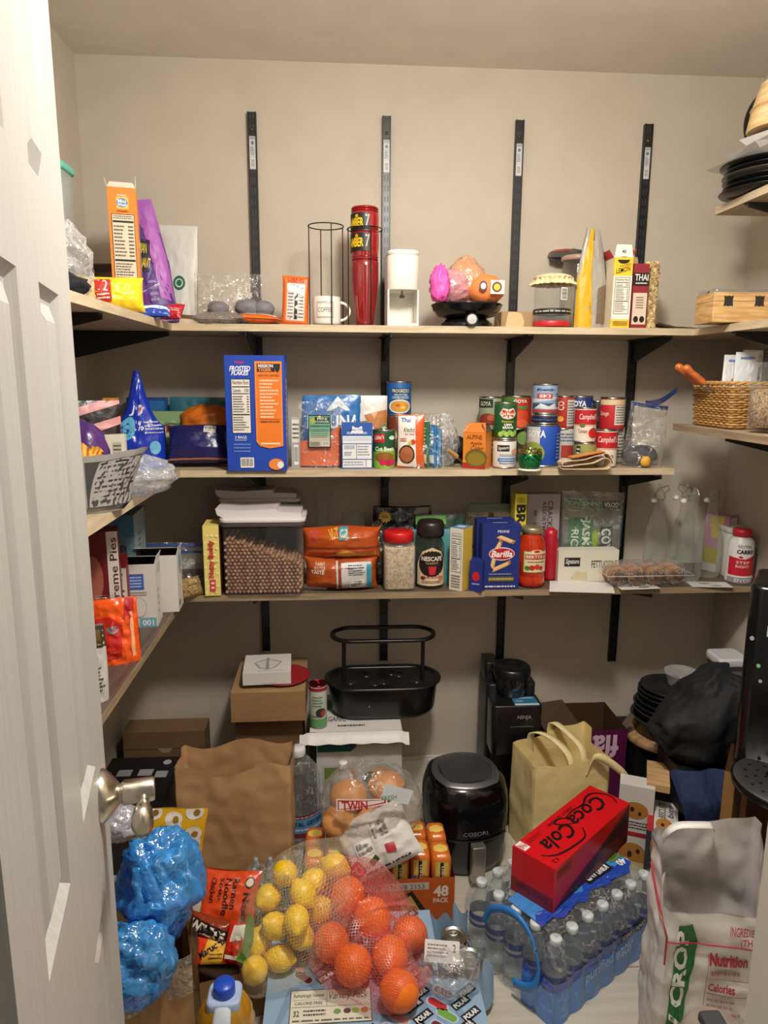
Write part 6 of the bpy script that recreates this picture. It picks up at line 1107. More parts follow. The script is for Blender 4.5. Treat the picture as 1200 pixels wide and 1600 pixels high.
mb = MB(); mb.lathe([(a * .62, h * .86), (a * .68, h * .87), (a * .68, h * .985), (a * .6, h), (.001, h)], M('c4283a', .4), 36, caps=False); mb.build('cap', o)
o = empty('white_canister', (1.338, 2.248, Z3)); tag(o, 'plain white canister squeezed behind the CARBO bottle at the wall', 'canister')
mb = MB(); mb.rbox(-.035, .035, -.04, .04, 0, .15, M('cfccc6', .4), .02, 5, .003); mb.build('body', o); mb = MB(); mb.rbox(-.037, .037, -.042, .042, .1505, .168, M('d8d6d0', .4), .02, 5, .003); mb.build('lid', o)
# ================================================================ ON THE FLOOR
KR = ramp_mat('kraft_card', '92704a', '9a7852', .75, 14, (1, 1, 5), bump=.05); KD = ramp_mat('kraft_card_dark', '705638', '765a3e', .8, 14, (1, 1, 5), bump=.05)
def kbox(name, label, x0, x1, y0, y1, z0, z1, m, skip='', sides=None, rz=0, cat='box', **pr):
    return carton(name, label, cat, None, 0, 0, y1 - y0, m, w=x1 - x0, h=z1 - z0, loc=((x0 + x1) / 2, (y0 + y1) / 2, z0), skip=skip, sides=sides, rz=rz, **pr)
# back row
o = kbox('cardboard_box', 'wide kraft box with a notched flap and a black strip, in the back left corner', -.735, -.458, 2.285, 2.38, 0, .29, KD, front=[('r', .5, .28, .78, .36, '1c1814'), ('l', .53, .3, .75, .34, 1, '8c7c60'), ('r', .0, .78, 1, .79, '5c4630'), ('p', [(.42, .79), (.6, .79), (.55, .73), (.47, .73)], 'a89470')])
kbox('appliance_box', 'black glossy box with white marks on top, low in the back left corner', -.745, -.525, 1.95, 2.2, 0, .245, M('121214', .35), top=[('r', .2, .55, .4, .7, '8c8c8c'), ('r', .5, .55, .7, .7, '9c9c9c'), ('r', .75, .5, .92, .65, '9c9c9c'), ('e', .85, .86, .06, .06, 'b0b0b0')], right=[('l', .2, .4, .9, .9, 6, '54484c', 1)], front=[('r', .5, .6, .95, .9, '3c3c40')])
o = empty('pan_lid', (-.505, 1.86, .02), 20, 70); tag(o, 'dark see-through round lid leaning on the black glossy box', 'lid')
mb = MB(); mb.lathe([(.001, .012), (.05, .009), (.085, .002), (.088, 0)], CLEAR('8c8c90', .5, .1, .4, body='2c2c30'), 40, (0, .1, 0), caps=False); mb.build('glass', o)
mb = MB(); mb.lathe([(.087, -.003), (.091, 0), (.087, .003)], M('18181a', .3), 40, (0, .1, 0), caps=False); mb.lathe([(.014, .012), (.012, .02), (.018, .032), (.001, .034)], M('141416', .3), 20, (0, .1, 0), caps=False); mb.build('rim', o)
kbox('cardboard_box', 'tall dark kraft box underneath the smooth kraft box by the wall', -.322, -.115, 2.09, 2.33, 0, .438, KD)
kbox('cardboard_box', 'smooth kraft box carrying the red plate and white gift box', -.328, -.10, 2.05, 2.32, .4385, .535, KR)
rp = MB(); rp.lathe([(.001, .0), (.05, .0), (.082, .008), (.084, .011), (.08, .012), (.05, .004), (.001, .004)], M('941a26', .3), 44, caps=False)
o = rp.build('plate'); place(o, (-.172, 2.155, .5362)); tag(o, 'dark red round plate beneath the white gift box', 'plate')
o = kbox('gift_box', 'flat white box with a grey shield drawing on its lid', -.296, -.148, 2.075, 2.225, .5495, .588, 'd0cdc8', rz=3, top=[('p', [(.2, .55), (.5, .75), (.82, .58), (.68, .25), (.5, .15), (.32, .25)], '9a9896'), ('p', [(.25, .54), (.5, .69), (.77, .55), (.65, .28), (.5, .2), (.36, .28)], 'c8c5c0'), ('p', [(.46, .2), (.54, .2), (.52, .8), (.48, .8)], '8c8a88'), ('l', .3, .06, .9, .13, 1, 'a8a6a2')], front=[('r', .42, .0, .68, .14, 'b8b5b0')])
# appliance carton with food pictures
WB = 'cfcdca'
o = kbox('container_box', 'white carton with a teal shape and pictures of filled food boxes', -.088, .205, 2.07, 2.335, 0, .387, WB, front=[('r', 0, 0, .07, 1, '16181c'), ('p', [(.08, .97), (.52, .97), (.5, .86), (.44, .82), (.08, .82)], '145a5c'), ('r', .12, .52, .52, .7, 'b8bcb8'), ('r', .15, .54, .36, .68, '74843c'), ('r', .38, .54, .49, .68, 'c8843c'), ('r', .56, .5, .94, .7, 'a8b0ac'), ('e', .76, .6, .15, .08, 'd8982c'), ('e', .65, .58, .07, .06, '3c5030'), ('r', .12, .3, .55, .48, 'b8bcb8'), ('e', .26, .38, .1, .07, '5c7c30'), ('e', .44, .4, .09, .06, 'c89c3c'), ('r', .6, .28, .94, .46, 'a8b0ac')], top=[('e', .15, .7, .12, .15, '5c8c5c'), ('t', 'ORGANIC', .1, .25, .4, .38, '3c3c40', {'shear': .2}), ('l', .3, .1, .6, .18, 1, '3c3c40')])
mb = MB(); n = 30
mb.grid(lambda u, v: (-.178 + .345 * u, -.1355 - .03 * v, .387 - .026 * v ** 1.5 + .002 * math.sin(u * 30) * v - .006 * (abs(u - .5) > .44)), n, 4, WB); mb.grid(lambda u, v: (-.178 + .345 * u, -.1345 - .03 * v, .3855 - .026 * v ** 1.5 + .002 * math.sin(u * 30) * v - .006 * (abs(u - .5) > .44)), n, 4, WB, rev=True); mb.build('torn_flap', o)
can('drink_can', 'slim green and white drink can with a red top standing beside the black planter', None, 0, .3882, 'b8c0b4', [('r', 0, 0, 1, .2, '5c9c5c'), ('e', .62, .36, .2, .12, '3c3030'), ('e', .7, .34, .1, .08, '9c4030'), ('l', .3, .5, .7, .8, 4, '4c7c54', 1), ('r', 0, .92, 1, 1, 'a02030'), ('l', .2, .24, .5, .3, 1, '3c5c3c')], group=None, h=.145, r=.0285, loc=(-.062, 2.115, .3882), lid='a83040')
# planter
bk_ = M('121213', .3); gx, gy, gz = .152, 2.215, .3885
o = empty('planter', (gx, gy, gz)); tag(o, 'black oval countertop planter with a raised oval light ring', 'planter')
def oval(w, d, z, n=18):
    r = d / 2; o_ = []
    for s_, cx_ in ((1, w / 2 - r), (-1, -w / 2 + r)):
        for k in range(n + 1): a = -PI / 2 + PI * k / n + (0 if s_ > 0 else PI); o_.append((cx_ + r * math.cos(a), r * math.sin(a), z))
    return o_
def loft(mb, R, mat, cap0=True, cap1=True, smooth=True):
    m = len(R[0]); mb.add([p for q in R for p in q], [(i * m + j, i * m + (j + 1) % m, (i + 1) * m + (j + 1) % m, (i + 1) * m + j) for i in range(len(R) - 1) for j in range(m)], mat, smooth)
    if cap0: mb.add(R[0], [tuple(range(m))[::-1]], mat)
    if cap1: mb.add(R[-1], [tuple(range(m))], mat)
mb = MB(); loft(mb, [oval(.29, .12, 0), oval(.33, .155, .004), oval(.35, .17, .02), oval(.366, .182, .105)], bk_, True, False); mb.build('basin', o)
mb = MB(); loft(mb, [oval(.366, .182, .105), oval(.39, .205, .112), oval(.39, .205, .117), oval(.365, .18, .118), oval(.355, .17, .112)], bk_, False, True); mb.build('deck', o)
for k in range(7):
    mb = MB(); x = (-.11, -.055, .0, .055, .11, -.03, .03)[k]; y = (-.03, .025, -.035, .02, -.03, -.045, .035)[k]; mb.lathe([(.001, .1122), (.014, .1123), (.017, .1155), (.019, .1155), (.0195, .112)], M('1e1e20', .2), 22, (x, y, 0), caps=False); mb.build('pod_hole', o)
for s_ in (-1, 1):
    mb = MB(); mb.tube([(s_ * .13, -.03, .11), (s_ * .13, -.03, .262)], .0065, bk_, 10); mb.build('post', o)
mb = MB(); loft(mb, [oval(.345, .14, .262), oval(.35, .145, .263), oval(.35, .145, .271), oval(.345, .14, .272), oval(.322, .117, .272), oval(.318, .113, .268), oval(.322, .117, .262), oval(.345, .14, .262)], bk_, False, False); mb.build('light_ring', o)
mb = MB(); mb.tube([(-.045, -.092, .118), (-.047, -.099, .1), (-.05, -.098, .06)], .0016, blk, 6); mb.lathe([(.001, 0), (.0025, .001), (.001, .006)], 'b8b8b8', 8, (-.05, -.0985, .055)); mb.build('cord', o)
# air fryer
fx, fy = .395, 1.99; o = empty('air_fryer', (fx, fy, 0), 6); tag(o, 'glossy black air fryer with a silver perforated top, on the floor', 'air fryer')
gb = M('08080a', .12); mb = MB(); mb.lathe([(.001, .002), (.1, .0), (.112, .006), (.122, .04), (.13, .12), (.133, .18), (.131, .235), (.122, .268), (.112, .282), (.104, .287)], gb, 56, sq=.22, caps=False); mb.build('body', o)
mb = MB(); mb.lathe([(.104, .2865), (.1, .292), (.001, .295)], M('77777a', .35, .7), 48, sq=.22, caps=False); mb.lathe([(.083, .2936), (.08, .2946), (.001, .2962)], M('54545a', .3, .8), 40, sq=.22, caps=False); tp = mb.build('top_panel', o)
mb = MB(); hz_ = M('b4b4b6', .3, .8)
for i in range(-13, 14):
    for j in range(-15, 16):
        x = i * .0058 + (j % 2) * .0029; y = j * .005
        if (x / .078) ** 4 + (y / .078) ** 4 < 1: z = .2951 + .0008 * (1 - (x * x + y * y) / .0061); mb.add([(x + .0016 * math.cos(q * PI / 3), y + .0016 * math.sin(q * PI / 3), z + .0012) for q in range(6)], [(0, 1, 2, 3, 4, 5)], hz_)
g = mb.build('grille_dots', tp)
mb = MB(); mb.lathe([(.1335, .13), (.1345, .132), (.1345, .134), (.1335, .136)], M('1c1c1e', .25), 56, sq=.22, caps=False); mb.build('drawer_seam', o)
mb = MB(); mb.rbox(-.021, .021, -.168, -.138, .02, .135, M('a8a49c', .25, .8), .006, 4, .002); mb.box(-.015, .015, -.14, -.118, .06, .13, gb); mb.build('handle', o)
F = Frame(lambda u, v, k: V((u - .05, -.1335 - k - .0 + .4 * (u - .05) ** 2 * 3, .15 + v)), .1, .016, False); mb = MB(); mb.prints(F, [('t', 'COSORI.', .1, .1, .9, .9, '8c8c8c', {'bold': 0})]); mb.build('lettering', o)
# coffee grinder
x0, x1, y0, y1 = .505, .675, 2.115, 2.34; o = empty('coffee_grinder', ((x0 + x1) / 2, (y0 + y1) / 2, 0)); tag(o, 'tall black coffee machine lettered NINJA with a blue sticker', 'coffee machine')
a, b_ = (x1 - x0) / 2, (y1 - y0) / 2; mk_ = M('1a1b1d', .4)
mb = MB(); mb.rbox(-a, a, -b_ * .2, b_, 0, .47, mk_, .02, 5, .004); mb.rbox(-a, a, -b_, -b_ * .2, 0, .03, mk_, .02, 5, .003); mb.build('tower', o)
mb = MB(); mb.rbox(-a * .98, a * .98, -b_, -b_ * .15, .26, .435, M('141416', .3), .018, 5, .005); F = flat((-a * .4, -b_ - .0003, .36), (1, 0, 0), (0, 0, 1), a * 1.3, .06); mb.prints(F, [('t', 'NINJA', .3, .42, .72, .7, 'a8a49c', {'bold': 0}), ('l', .1, .0, .8, .08, 1, '8c8c8c')]); hd_ = mb.build('brew_head', o)
mb = MB(); mb.box(-a * .1, a * .85, -b_ * .98, -b_ * .4, .4352, .436, '2c6c94'); F = flat((-a * .1, -b_ * .98, .436), (1, 0, 0), (0, 1, 0), a * .95, b_ * .58); mb.prints(F, [('r', .0, .0, 1, .2, 'b8c8d0'), ('l', .1, .7, .9, .9, 1, 'd0dce4'), ('l', .1, .35, .4, .6, 2, 'b0c8d8')]); mb.build('sticker', hd_)
mb = MB(); mb.rbox(-a, -a * .45, b_ * .1, b_ * .9, .47, .535, CLEAR('7c7c80', .5, .1, .4, body='1c1c20'), .01, 4, .003); mb.build('water_tank', o)
mb = MB(); mb.lathe([(.052, .44), (.056, .45), (.06, .505)], CLEAR('6c6c70', .5, .08, .5, body='1c1c20'), 36, (0, -b_ * .1, 0), caps=False); mb.build('hopper', o)
mb = MB(); mb.lathe([(.062, .503), (.064, .51), (.063, .53), (.055, .537), (.035, .535), (.033, .53), (.001, .53)], M('101012', .3), 40, (0, -b_ * .1, 0), caps=False); mb.build('hopper_lid', o)
# clear tray under the bottles
o = empty('plastic_tray', (-.055, 1.985, 0)); tag(o, 'low ribbed clear tray under the water jug and milk jug', 'tray')
mb = MB(); mb.rbox(-.125, .125, -.07, .07, 0, .07, CLEAR('e8e8e8', .2, .1, .4, .6, 60), .02, 5, .004); mb.build('tray_body', o)
# water jug
def jug(name, label, x, y, z, R, H, mat, capm, cat='jug'):
    o = empty(name, (x, y, z)); tag(o, label, cat); pr = [(.001, .006), (R * .75, .001), (R * .95, .008)]; k = 0; zz = .02
    while zz < H * .55: pr += [(R * (1 if k % 2 else .955), zz)]; zz += H * .045; k += 1
    pr += [(R, H * .58), (R * .99, H * .66), (R * .85, H * .77), (R * .55, H * .86), (R * .3, H * .9), (R * .29, H * .93)]
    mb = MB(); mb.lathe(pr, mat, 44, caps=False, sq=.12); mb.build('bottle_body', o)
    mb = MB(); mb.lathe([(R * .33, H * .92), (R * .34, H * .93), (R * .34, H * .985), (R * .3, H), (.001, H)], capm, 30, caps=False); mb.build('cap', o); return o
o = jug('water_jug', 'gallon water jug with a blue and red band beside the paper bag', -.122, 2.0, .0705, .068, .307, CLEAR('eef2f4', .08, .05, .5, .3, 40), M('d8dada', .4))
mb = MB(); F = cyl_frame(.0725, .045, .075, 12); mb.prints(F, [('r', 0, 0, 1, 1, '5c9cc8'), ('r', 0, .84, 1, 1, '7c2030'), ('r', 0, .0, 1, .22, '7c3038'), ('t', 'CRYSTAL GEYSER', .2, .52, .82, .72, '14305c', {'bold': .03}), ('l', .3, .3, .8, .44, 1, 'e0e8ec'), ('l', .2, .86, .8, .96, 1, 'e0d0d0')]); mb.build('label', o)
o = jug('milk_jug', 'small translucent white jug with a white cap between the water jug and the buns', .016, 1.985, .0705, .042, .262, CLEAR('e8e8e6', .55, .3, .3, body='d8d8d4'), M('dcdcda', .4)); mb = MB(); mb.tube([(-.03, -.02, .19), (-.045, -.03, .17), (-.048, -.03, .12), (-.036, -.025, .09)], .007, CLEAR('e8e8e6', .6, .3, .3, body='d8d8d4'), 10); mb.build('handle', o)
# brown paper bag
pk = ramp_mat('brown_paper', 'b48c60', 'c8a074', .75, 5, bump=.06, detail=6)
def bagwall(w, d, topf, cr, seed, creases=()):
    P4 = 2 * (w + d)
    def fn(u, v):
        q = (u % 1) * P4; c = .5
        if q < w: x, y, nx, ny = -w / 2 + q, -d / 2, 0, -1
        elif q < w + d: x, y, nx, ny = w / 2, -d / 2 + q - w, 1, 0
        elif q < 2 * w + d: x, y, nx, ny = w / 2 - (q - w - d), d / 2, 0, 1
        else: x, y, nx, ny = -w / 2, d / 2 - (q - 2 * w - d), -1, 0
        H = topf(x / w, y / d); z = v * H; off = cr * crk(x * 1.0 + seed, y * 1.2, z, 7) * min(1, v * 2.5 + .15)
        for (cz, am) in creases: off -= am * max(0, 1 - abs(z - cz) / .006)
        if abs(nx): off -= .35 * d * v * max(0, .5 - abs(y / d)) * .25   # side gussets fold in
        return V((x + nx * off, y + ny * off, z))
    return fn
f_ = bagwall(.315, .10, lambda a, b: .405 + .022 * (a + .5) + .012 * math.sin(a * 9 + b * 2) - .012 * (b < 0) * (abs(a) < .2) + .02 * (b > .2), .009, 2.2, ((.055, .004), (.085, .004)))
mb = MB(); mb.grid(f_, 132, 44, pk); mb.grid(lambda u, v: V((f_(u, v).x * .99, f_(u, v).y * .97, f_(u, v).z + .0008)), 132, 44, pk, rev=True); mb.box(-.156, .156, -.05, .05, .0, .002, pk)
o = mb.build('paper_bag'); place(o, (-.292, 1.875, 0), -3); tag(o, 'large open brown paper grocery bag standing on the floor', 'bag')
# low box with the blue bottles
kbox('cardboard_box', 'low kraft box under the pack of little blue bottles', -.25, -.112, 1.64, 1.80, 0, .115, KR)
sb = empty('small_bottle', (0, 0, 0)); bl_ = CLEAR('7ca4b4', .3, .1, .4, body='2c5c74')
mb = MB(); mb.lathe([(.001, .001), (.016, .001), (.0175, .004), (.0175, .058), (.012, .07), (.007, .076)], bl_, 20, caps=False); mb.build('bottle_body', sb); mb = MB(); mb.lathe([(.0075, .073), (.0095, .078), (.0085, .09), (.006, .093), (.0075, .1), (.005, .106), (.001, .107)], CLEAR('e4e8ec', .5, .1, .4, body='c8d0d8'), 18, caps=False); mb.build('cap', sb)
tag(sb, 'little dark blue bottle with a clear ball cap in the pack of six', 'bottle', 'pack of six little blue bottles')
for k in range(6):
    q = sb if k == 0 else dup(sb); place(q, (-.222 + .038 * (k % 3) , 1.665 + .04 * (k // 3), .1155))
mb = MB(); mb.rbox(-.064, .064, -.044, .044, 0, .074, CLEAR('f4f4f6', .04, .1, .35, .6, 50), .018, 5, .006); o = mb.build('shrink_wrap'); place(o, (-.184, 1.685, .1158)); tag(o, 'clear shrink wrap around the six little blue bottles', 'wrap')
# ramen carton
rx0, rx1, ry0, ry1, rh = -.10, .312, 1.665, 1.845, .17; OR = 'c05c24'
o = kbox('noodle_carton', 'orange open carton reading 48 PACK under the bun bag', rx0, rx1, ry0, ry1, 0, rh, OR, skip='t', sides='9c5830', front=[('t', '48', .86, .66, .96, .86, 'e8e2d8', {'bold': .04}), ('t', 'PACK', .86, .55, .96, .64, 'e8e2d8', {'bold': .03}), ('r', .28, .8, .83, .93, 'c8bcb0'), ('t', '120426 V8 2153', .48, .815, .8, .9, '54483c', {'bold': 0}), ('p', [(.3, .1), (.5, .5), (.72, .78), (.82, .4), (.8, .1)], '2c2018'), ('p', [(.36, .12), (.52, .46), (.64, .6), (.7, .3), (.66, .12)], 'b05428'), ('p', [(.64, .6), (.71, .7), (.78, .4), (.76, .15), (.68, .2)], 'c8a860'), ('t', 'Top', .42, .3, .52, .4, 'f0ece0', {'bold': .03, 'rot': 12}), ('t', 'Ramen', .42, .16, .6, .29, 'f0ece0', {'bold': .03, 'rot': 12})])
nb = MB(); nb.rbox(-.0265, .0265, -.038, .038, 0, .135, FOIL('d0702c', .22), .016, 5, .014); F = flat((-.0265, -.0382, .0), (1, 0, 0), (0, 0, 1), .053, .135); nb.prints(F, [('r', .14, .55, .86, .9, 'd8b040'), ('p', [(.2, .6), (.3, .88), (.8, .86), (.7, .6)], 'e4c868'), ('r', .4, .12, .58, .88, '2c2018'), ('t', 'Ramen', .42, .2, .58, .8, 'e8e0d0', {'rot': 90}), ('e', .2, .5, .12, .07, '3c5ca0'), ('r', .72, .15, .9, .4, 'c8c0b4')]); nb.lathe([(.001, .137), (.012, .1365), (.02, .134)], 'e0c060', 12, caps=False); np_ = nb.build('noodle_packet'); tag(np_, 'orange and yellow noodle packet standing in the orange carton', 'packet')
np_['group'] = 'noodle packets in the orange carton'; k = 0
for j in range(2):
    for i in range(7):
        q = np_ if k == 0 else dup(np_); k += 1; place(q, (rx0 + .034 + i * .0573, ry0 + .046 + j * .085, .09 + (.008 if i % 2 else .0)), (i * 7 % 5) - 2, 0)
# big clear bag of buns
bx_, by_, bz_ = .08, 1.76, .262
bun = ramp_mat('bun_crust', 'c07c3c', 'e0ac6c', .5, 5, bump=.05)
bm = MB(); bm.grid(lambda u, v: (.052 * math.cos(u * 2 * PI) * math.cos((v - .5) * PI) * (1 + .04 * math.sin(u * 4)), .045 * math.sin(u * 2 * PI) * math.cos((v - .5) * PI), .034 * math.sin((v - .5) * PI) * (1 if v > .5 else .7)), 32, 18, bun); b1 = bm.build('bread_bun')
for i, (dx, dy, dz_, rz, rx, lb) in enumerate(((-.05, .0, .1, 10, 35, 'golden bread bun at the upper left of the bun bag'), (.055, .02, .11, -15, 30, 'golden bread bun at the upper right of the bun bag'), (-.075, -.03, .045, 30, 50, 'golden bread bun at the lower left of the bun bag'), (.0, -.005, .035, 0, 40, 'golden bread bun in the middle of the bun bag'))):
    q = b1 if i == 0 else dup(b1); place(q, (bx_ + dx, by_ + dy, bz_ + dz_), rz, rx); tag(q, lb, 'bun', 'buns in the clear bag')
blob('bread_bag', 'large clear bag of buns with red TWIN lettering heaped on the noodle carton', 'bag', (bx_ - .005, by_, bz_ - .03), .26, .18, .215, CLEAR('f8f6f4', .07, .1, .45, 1., 22, body='f0eeee'), .16, 2.0, 21., 54, ry=8)
bb = bpy.data.objects['bread_bag']
mb = MB(); F = Frame(lambda u, v, k: V((u - .13, -.085 - k - .015 * math.sin((u / .26) * PI) + .1 * (v) ** 1.3 * .9, .02 + v)), .26, .2, True, .004)
mb.prints(F, [('p', [(.12, .55), (.62, .74), (.6, .82), (.1, .72)], 'f0e8e6'), ('p', [(.13, .57), (.6, .755), (.59, .805), (.115, .705)], 'b82028'), ('p', [(.14, .585), (.58, .765), (.575, .795), (.13, .69)], 'f0e8e6'), ('t', 'TWIN', .16, .61, .42, .73, 'b82028', {'rot': 11, 'bold': .03}), ('r', .55, .78, .85, .98, 'd0dce0', -12), ('t', 'FRESH', .55, .8, .7, .86, '3c8c80', {'rot': 10})]); mb.build('printed_panel', bb)
o = pouch('bread_wrapper', 'opaque white folded wrapper with a barcode over the right of the bun bag', 'wrapper', (bx_ + .055, by_ - .112, bz_ - .045), .20, .15, .05, FOIL('d8d4d0', .35, .5, 18), [('b', .45, .5, .72, .86), ('b', .18, .36, .42, .62), ('r', .3, .2, .42, .3, '284c2c', 20), ('r', .56, .26, .7, .4, 'a82030', -10), ('l', .2, .06, .85, .13, 1, '3c3c40'), ('r', .02, .1, .2, .34, 'b82028', 20), ('t', 'TWINS', .04, .14, .18, .28, 'f0e0e0', {'rot': 20})], kind='pillow', seed=131, cr=.01, ry=-24, rx=-32, rz=6)
# ---- right side
yb = M('ecd698', .7, 0, .15, 90); fb_ = bagwall(.265, .155, lambda a, b: .318 + (.045 * (a + .1) + .02 if b > .2 else 0) + .006 * math.sin(a * 11), .006, 5.1, ())
mb = MB(); mb.grid(fb_, 110, 34, yb); mb.grid(lambda u, v: V((fb_(u, v).x * .99, fb_(u, v).y * .98, fb_(u, v).z + .0008)), 110, 34, yb, rev=True); mb.box(-.13, .13, -.075, .075, 0, .002, yb); 
o = empty('tote_bag', (.712, 2.035, 0), 13); tag(o, 'pale yellow reusable tote bag standing open with its handles out', 'bag'); mb.build('bag_body', o)
yh = M('e2d09a', .6, 0, .15, 90)
def strap(path, wdt, par, name='handle', th=.0015, mat=None):
    P_ = smooth_pts(path, 8); mb = MB(); n = len(P_); vs = []
    for i, p in enumerate(P_):
        t = (V(P_[min(i + 1, n - 1)]) - V(P_[max(i - 1, 0)])).normalized(); s_ = V((wdt[0], wdt[1], wdt[2])); s_ = (s_ - t * s_.dot(t)); e = t.cross(s_).normalized() * th
        vs += [V(p) - s_ + e, V(p) + s_ + e, V(p) + s_ - e, V(p) - s_ - e]
    fs = [(i * 4 + k, i * 4 + (k + 1) % 4, (i + 1) * 4 + (k + 1) % 4, (i + 1) * 4 + k) for i in range(n - 1) for k in range(4)] + [(3, 2, 1, 0), tuple(range(4 * n - 4, 4 * n))]
    mb.add(vs, fs, mat or yh, True); return mb.build(name, par)
strap([(-.06, .082, .27), (-.065, .072, .35), (-.03, .02, .36), (.0, -.045, .33), (.005, -.07, .28)], (.012, 0, 0), o)
strap([(.01, .082, .30), (.01, .075, .375), (.04, .02, .36), (.055, -.04, .33), (.05, -.07, .25)], (.012, 0, 0), o)
strap([(.045, -.083, .27), (.06, -.095, .335), (.1, -.11, .325), (.16, -.12, .27), (.185, -.11, .20), (.17, -.1, .15)], (.004, 0, .012), o)
o = kbox('beverage_carton', 'purple open box with upside down flav lettering against the back wall', .70, .985, 2.16, 2.37, 0, .315, '5c1444', skip='t', sides='4c3828', front=[('t', 'flav', .42, .68, .9, .95, 'd8b8c8', {'rot': 180, 'bold': .03})])
flap(o, 'flap', -.1, .1, -.142, .315, .12, 10, '4c3a2a', 'y'); flap(o, 'flap', -.10, -.06, .142, .315, .05, 60, '6c5c48', 'y')
# pans on a round board
kbox('storage_box', 'black box under the round pale board in the back right corner', 1.01, 1.235, 2.14, 2.36, 0, .262, '141416')
mb = MB(); mb.lathe([(.001, 0), (.128, 0), (.132, .004), (.132, .02), (.128, .024), (.001, .024)], ramp_mat('board_wood', '94744e', 'b8966c', .5, 5, (2, 14, 2), bump=.05), 56, caps=False); o = mb.build('serving_board'); place(o, (1.13, 2.2, .2625), 20); tag(o, 'thick round pale wooden board under the stack of pans', 'board')
pz = .287; pm = M('232324', .35); pm2 = M('343230', .4)
for k in range(7):
    R = (.122, .114, .112, .106, .105, .1, .098)[k]; H = (.06, .045, .035, .022, .022, .016, .012)[k]
    mb = MB(); mb.lathe([(.001, 0), (R * .78, 0), (R * .88, .006), (R * .97, H - .004), (R, H - .002), (R, H), (R * .94, H), (R * .85, .01), (R * .76, .004), (.001, .004)], (pm2 if k < 2 else pm), 52, caps=False)
    if k >= 5: mb.rbox(-.02, .02, R * .97, R + .025, H - .004, H, pm, .008, 4)
    o = mb.build('baking_pan'); place(o, (1.14 + .003 * math.sin(k * 2.2), 2.2, pz), (k * 25 if k < 5 else 160 + k * 12)); pz += (.038, .03, .026, .0225, .0225, .0165, .0125)[k]
    tag(o, 'round dark pan, %s of the seven stacked in the right corner' % ('lowest and deepest', 'second from the bottom', 'third from the bottom', 'fourth from the bottom', 'third from the top', 'second from the top', 'topmost')[k], 'pan', 'stacked dark pans')
o = empty('deli_container', (1.18, 2.2, pz + .0005)); tag(o, 'small clear lidded tub on top of the pan stack', 'container')
mb = MB(); mb.lathe([(.001, .002), (.042, .001), (.045, .004), (.054, .045)], CLEAR('f0f0f0', .14, .1, .4), 36, caps=False); mb.build('tub_body', o); mb = MB(); mb.lathe([(.056, .04), (.059, .043), (.059, .05), (.05, .051), (.047, .047), (.001, .047)], CLEAR('f0f0f0', .2, .1, .4), 36, caps=False); mb.build('lid', o)
kbox('storage_box', 'grey box under the white lidded canister at the right wall', 1.27, 1.375, 2.08, 2.28, 0, .37, '3c3a3a')
o = empty('storage_canister', (1.318, 2.17, .3705)); tag(o, 'square clear canister with a thick white lid behind the black jacket', 'canister')
mb = MB(); mb.rbox(-.046, .046, -.046, .046, 0, .175, CLEAR('e8e8ea', .12, .08, .45), .014, 5, .003); mb.build('body', o); mb = MB(); mb.rbox(-.049, .049, -.049, .049, .166, .178, M('3c3c3e', .4), .016, 5, .001); mb.rbox(-.053, .053, -.053, .053, .178, .207, M('d8d8da', .3), .018, 6, .006); mb.build('lid', o)
# jacket on a crate, blue cloth
kbox('storage_crate', 'dark crate under the black jacket', 1.03, 1.26, 1.83, 2.03, 0, .33, '16171a')
def jk(p, u, v):
    k = max(0, -p.x / .17); p.z = max(.001, p.z * (1 - .3 * k)); p.x += .03 * p.z / .3 + .012 * math.sin(p.z * 40 + p.y * 20); p.y += .012 * math.sin(p.x * 50); return p
o = blob('jacket', 'black quilted jacket heaped in the right corner below the shelves', 'clothing', (1.13, 1.945, .3315), .31, .21, .285, M('141518', .75, 0, .5, 30), .2, 1.5, 31., 70, shape=jk)
wb_ = kbox('wooden_plank', 'short pale wooden plank end poking out below the black jacket', .955, 1.02, 1.86, 2.0, .27, .292, ramp_mat('plank', 'b08c5c', 'd0ac7c', .5, 5, (2, 12, 2), bump=.04), rz=-24, cat='plank')
o = kbox('storage_box', 'dark box supporting the plank end beside the cookie cartons', .975, 1.0, 1.9, 2.05, 0, .2695, '1a1a1c') if 0 else None
def clo(u, v):
    x = .955 + .235 * u - .0 * v; w_ = (1 - v)
    x = x + .12 * (1 - u) * (1 - v) ** 1.2 * 1.0
    z = .005 + .372 * v; y = 1.745 + .012 * math.sin(u * 14) * (1 - v * .5) + .01 * crk(u * 2, v * 2, 1, 2) + .05 * max(0, v - .8) / .2 * 1.0
    return (x, y, z)
sheet('blue_cloth', 'navy blue cloth hanging below the black jacket', 'cloth', clo, 50, 40, M('1f2f56', .85, 0, .3, 120), th=.002)
# drinks machine on a stand
o = kbox('machine_stand', 'glossy brown cabinet beneath the black drinks machine', 1.02, 1.24, 1.52, 1.68, 0, .4995, M('3c2818', .2), rz=-35, front=[('r', .0, .0, .12, 1, '8c6838'), ('r', .2, .0, .26, 1, '6c4c2c')], cat='cabinet')
o = empty('drinks_machine', (1.188, 1.627, .5), -35); tag(o, 'tall black drinks machine with a perforated steel drip tray', 'machine')
km = M('0c0c0e', .2); mb = MB(); mb.rbox(-.13, .13, -.1, .1, 0, .49, km, .03, 6, .012); F = flat((-.13, -.1003, .0), (1, 0, 0), (0, 0, 1), .26, .49); mb.prints(F, [('t', 'PRIMO', .18, .74, .62, .8, 'b8b8ba', {'bold': .03}), ('e', .06, .72, .02, .012, '9c9c9c'), ('e', .14, .58, .018, .011, '6cc08c'), ('e', .17, .5, .016, .01, '9c9c9c'), ('e', .28, .54, .02, .012, 'c0c0c0')]); mb.build('body', o)
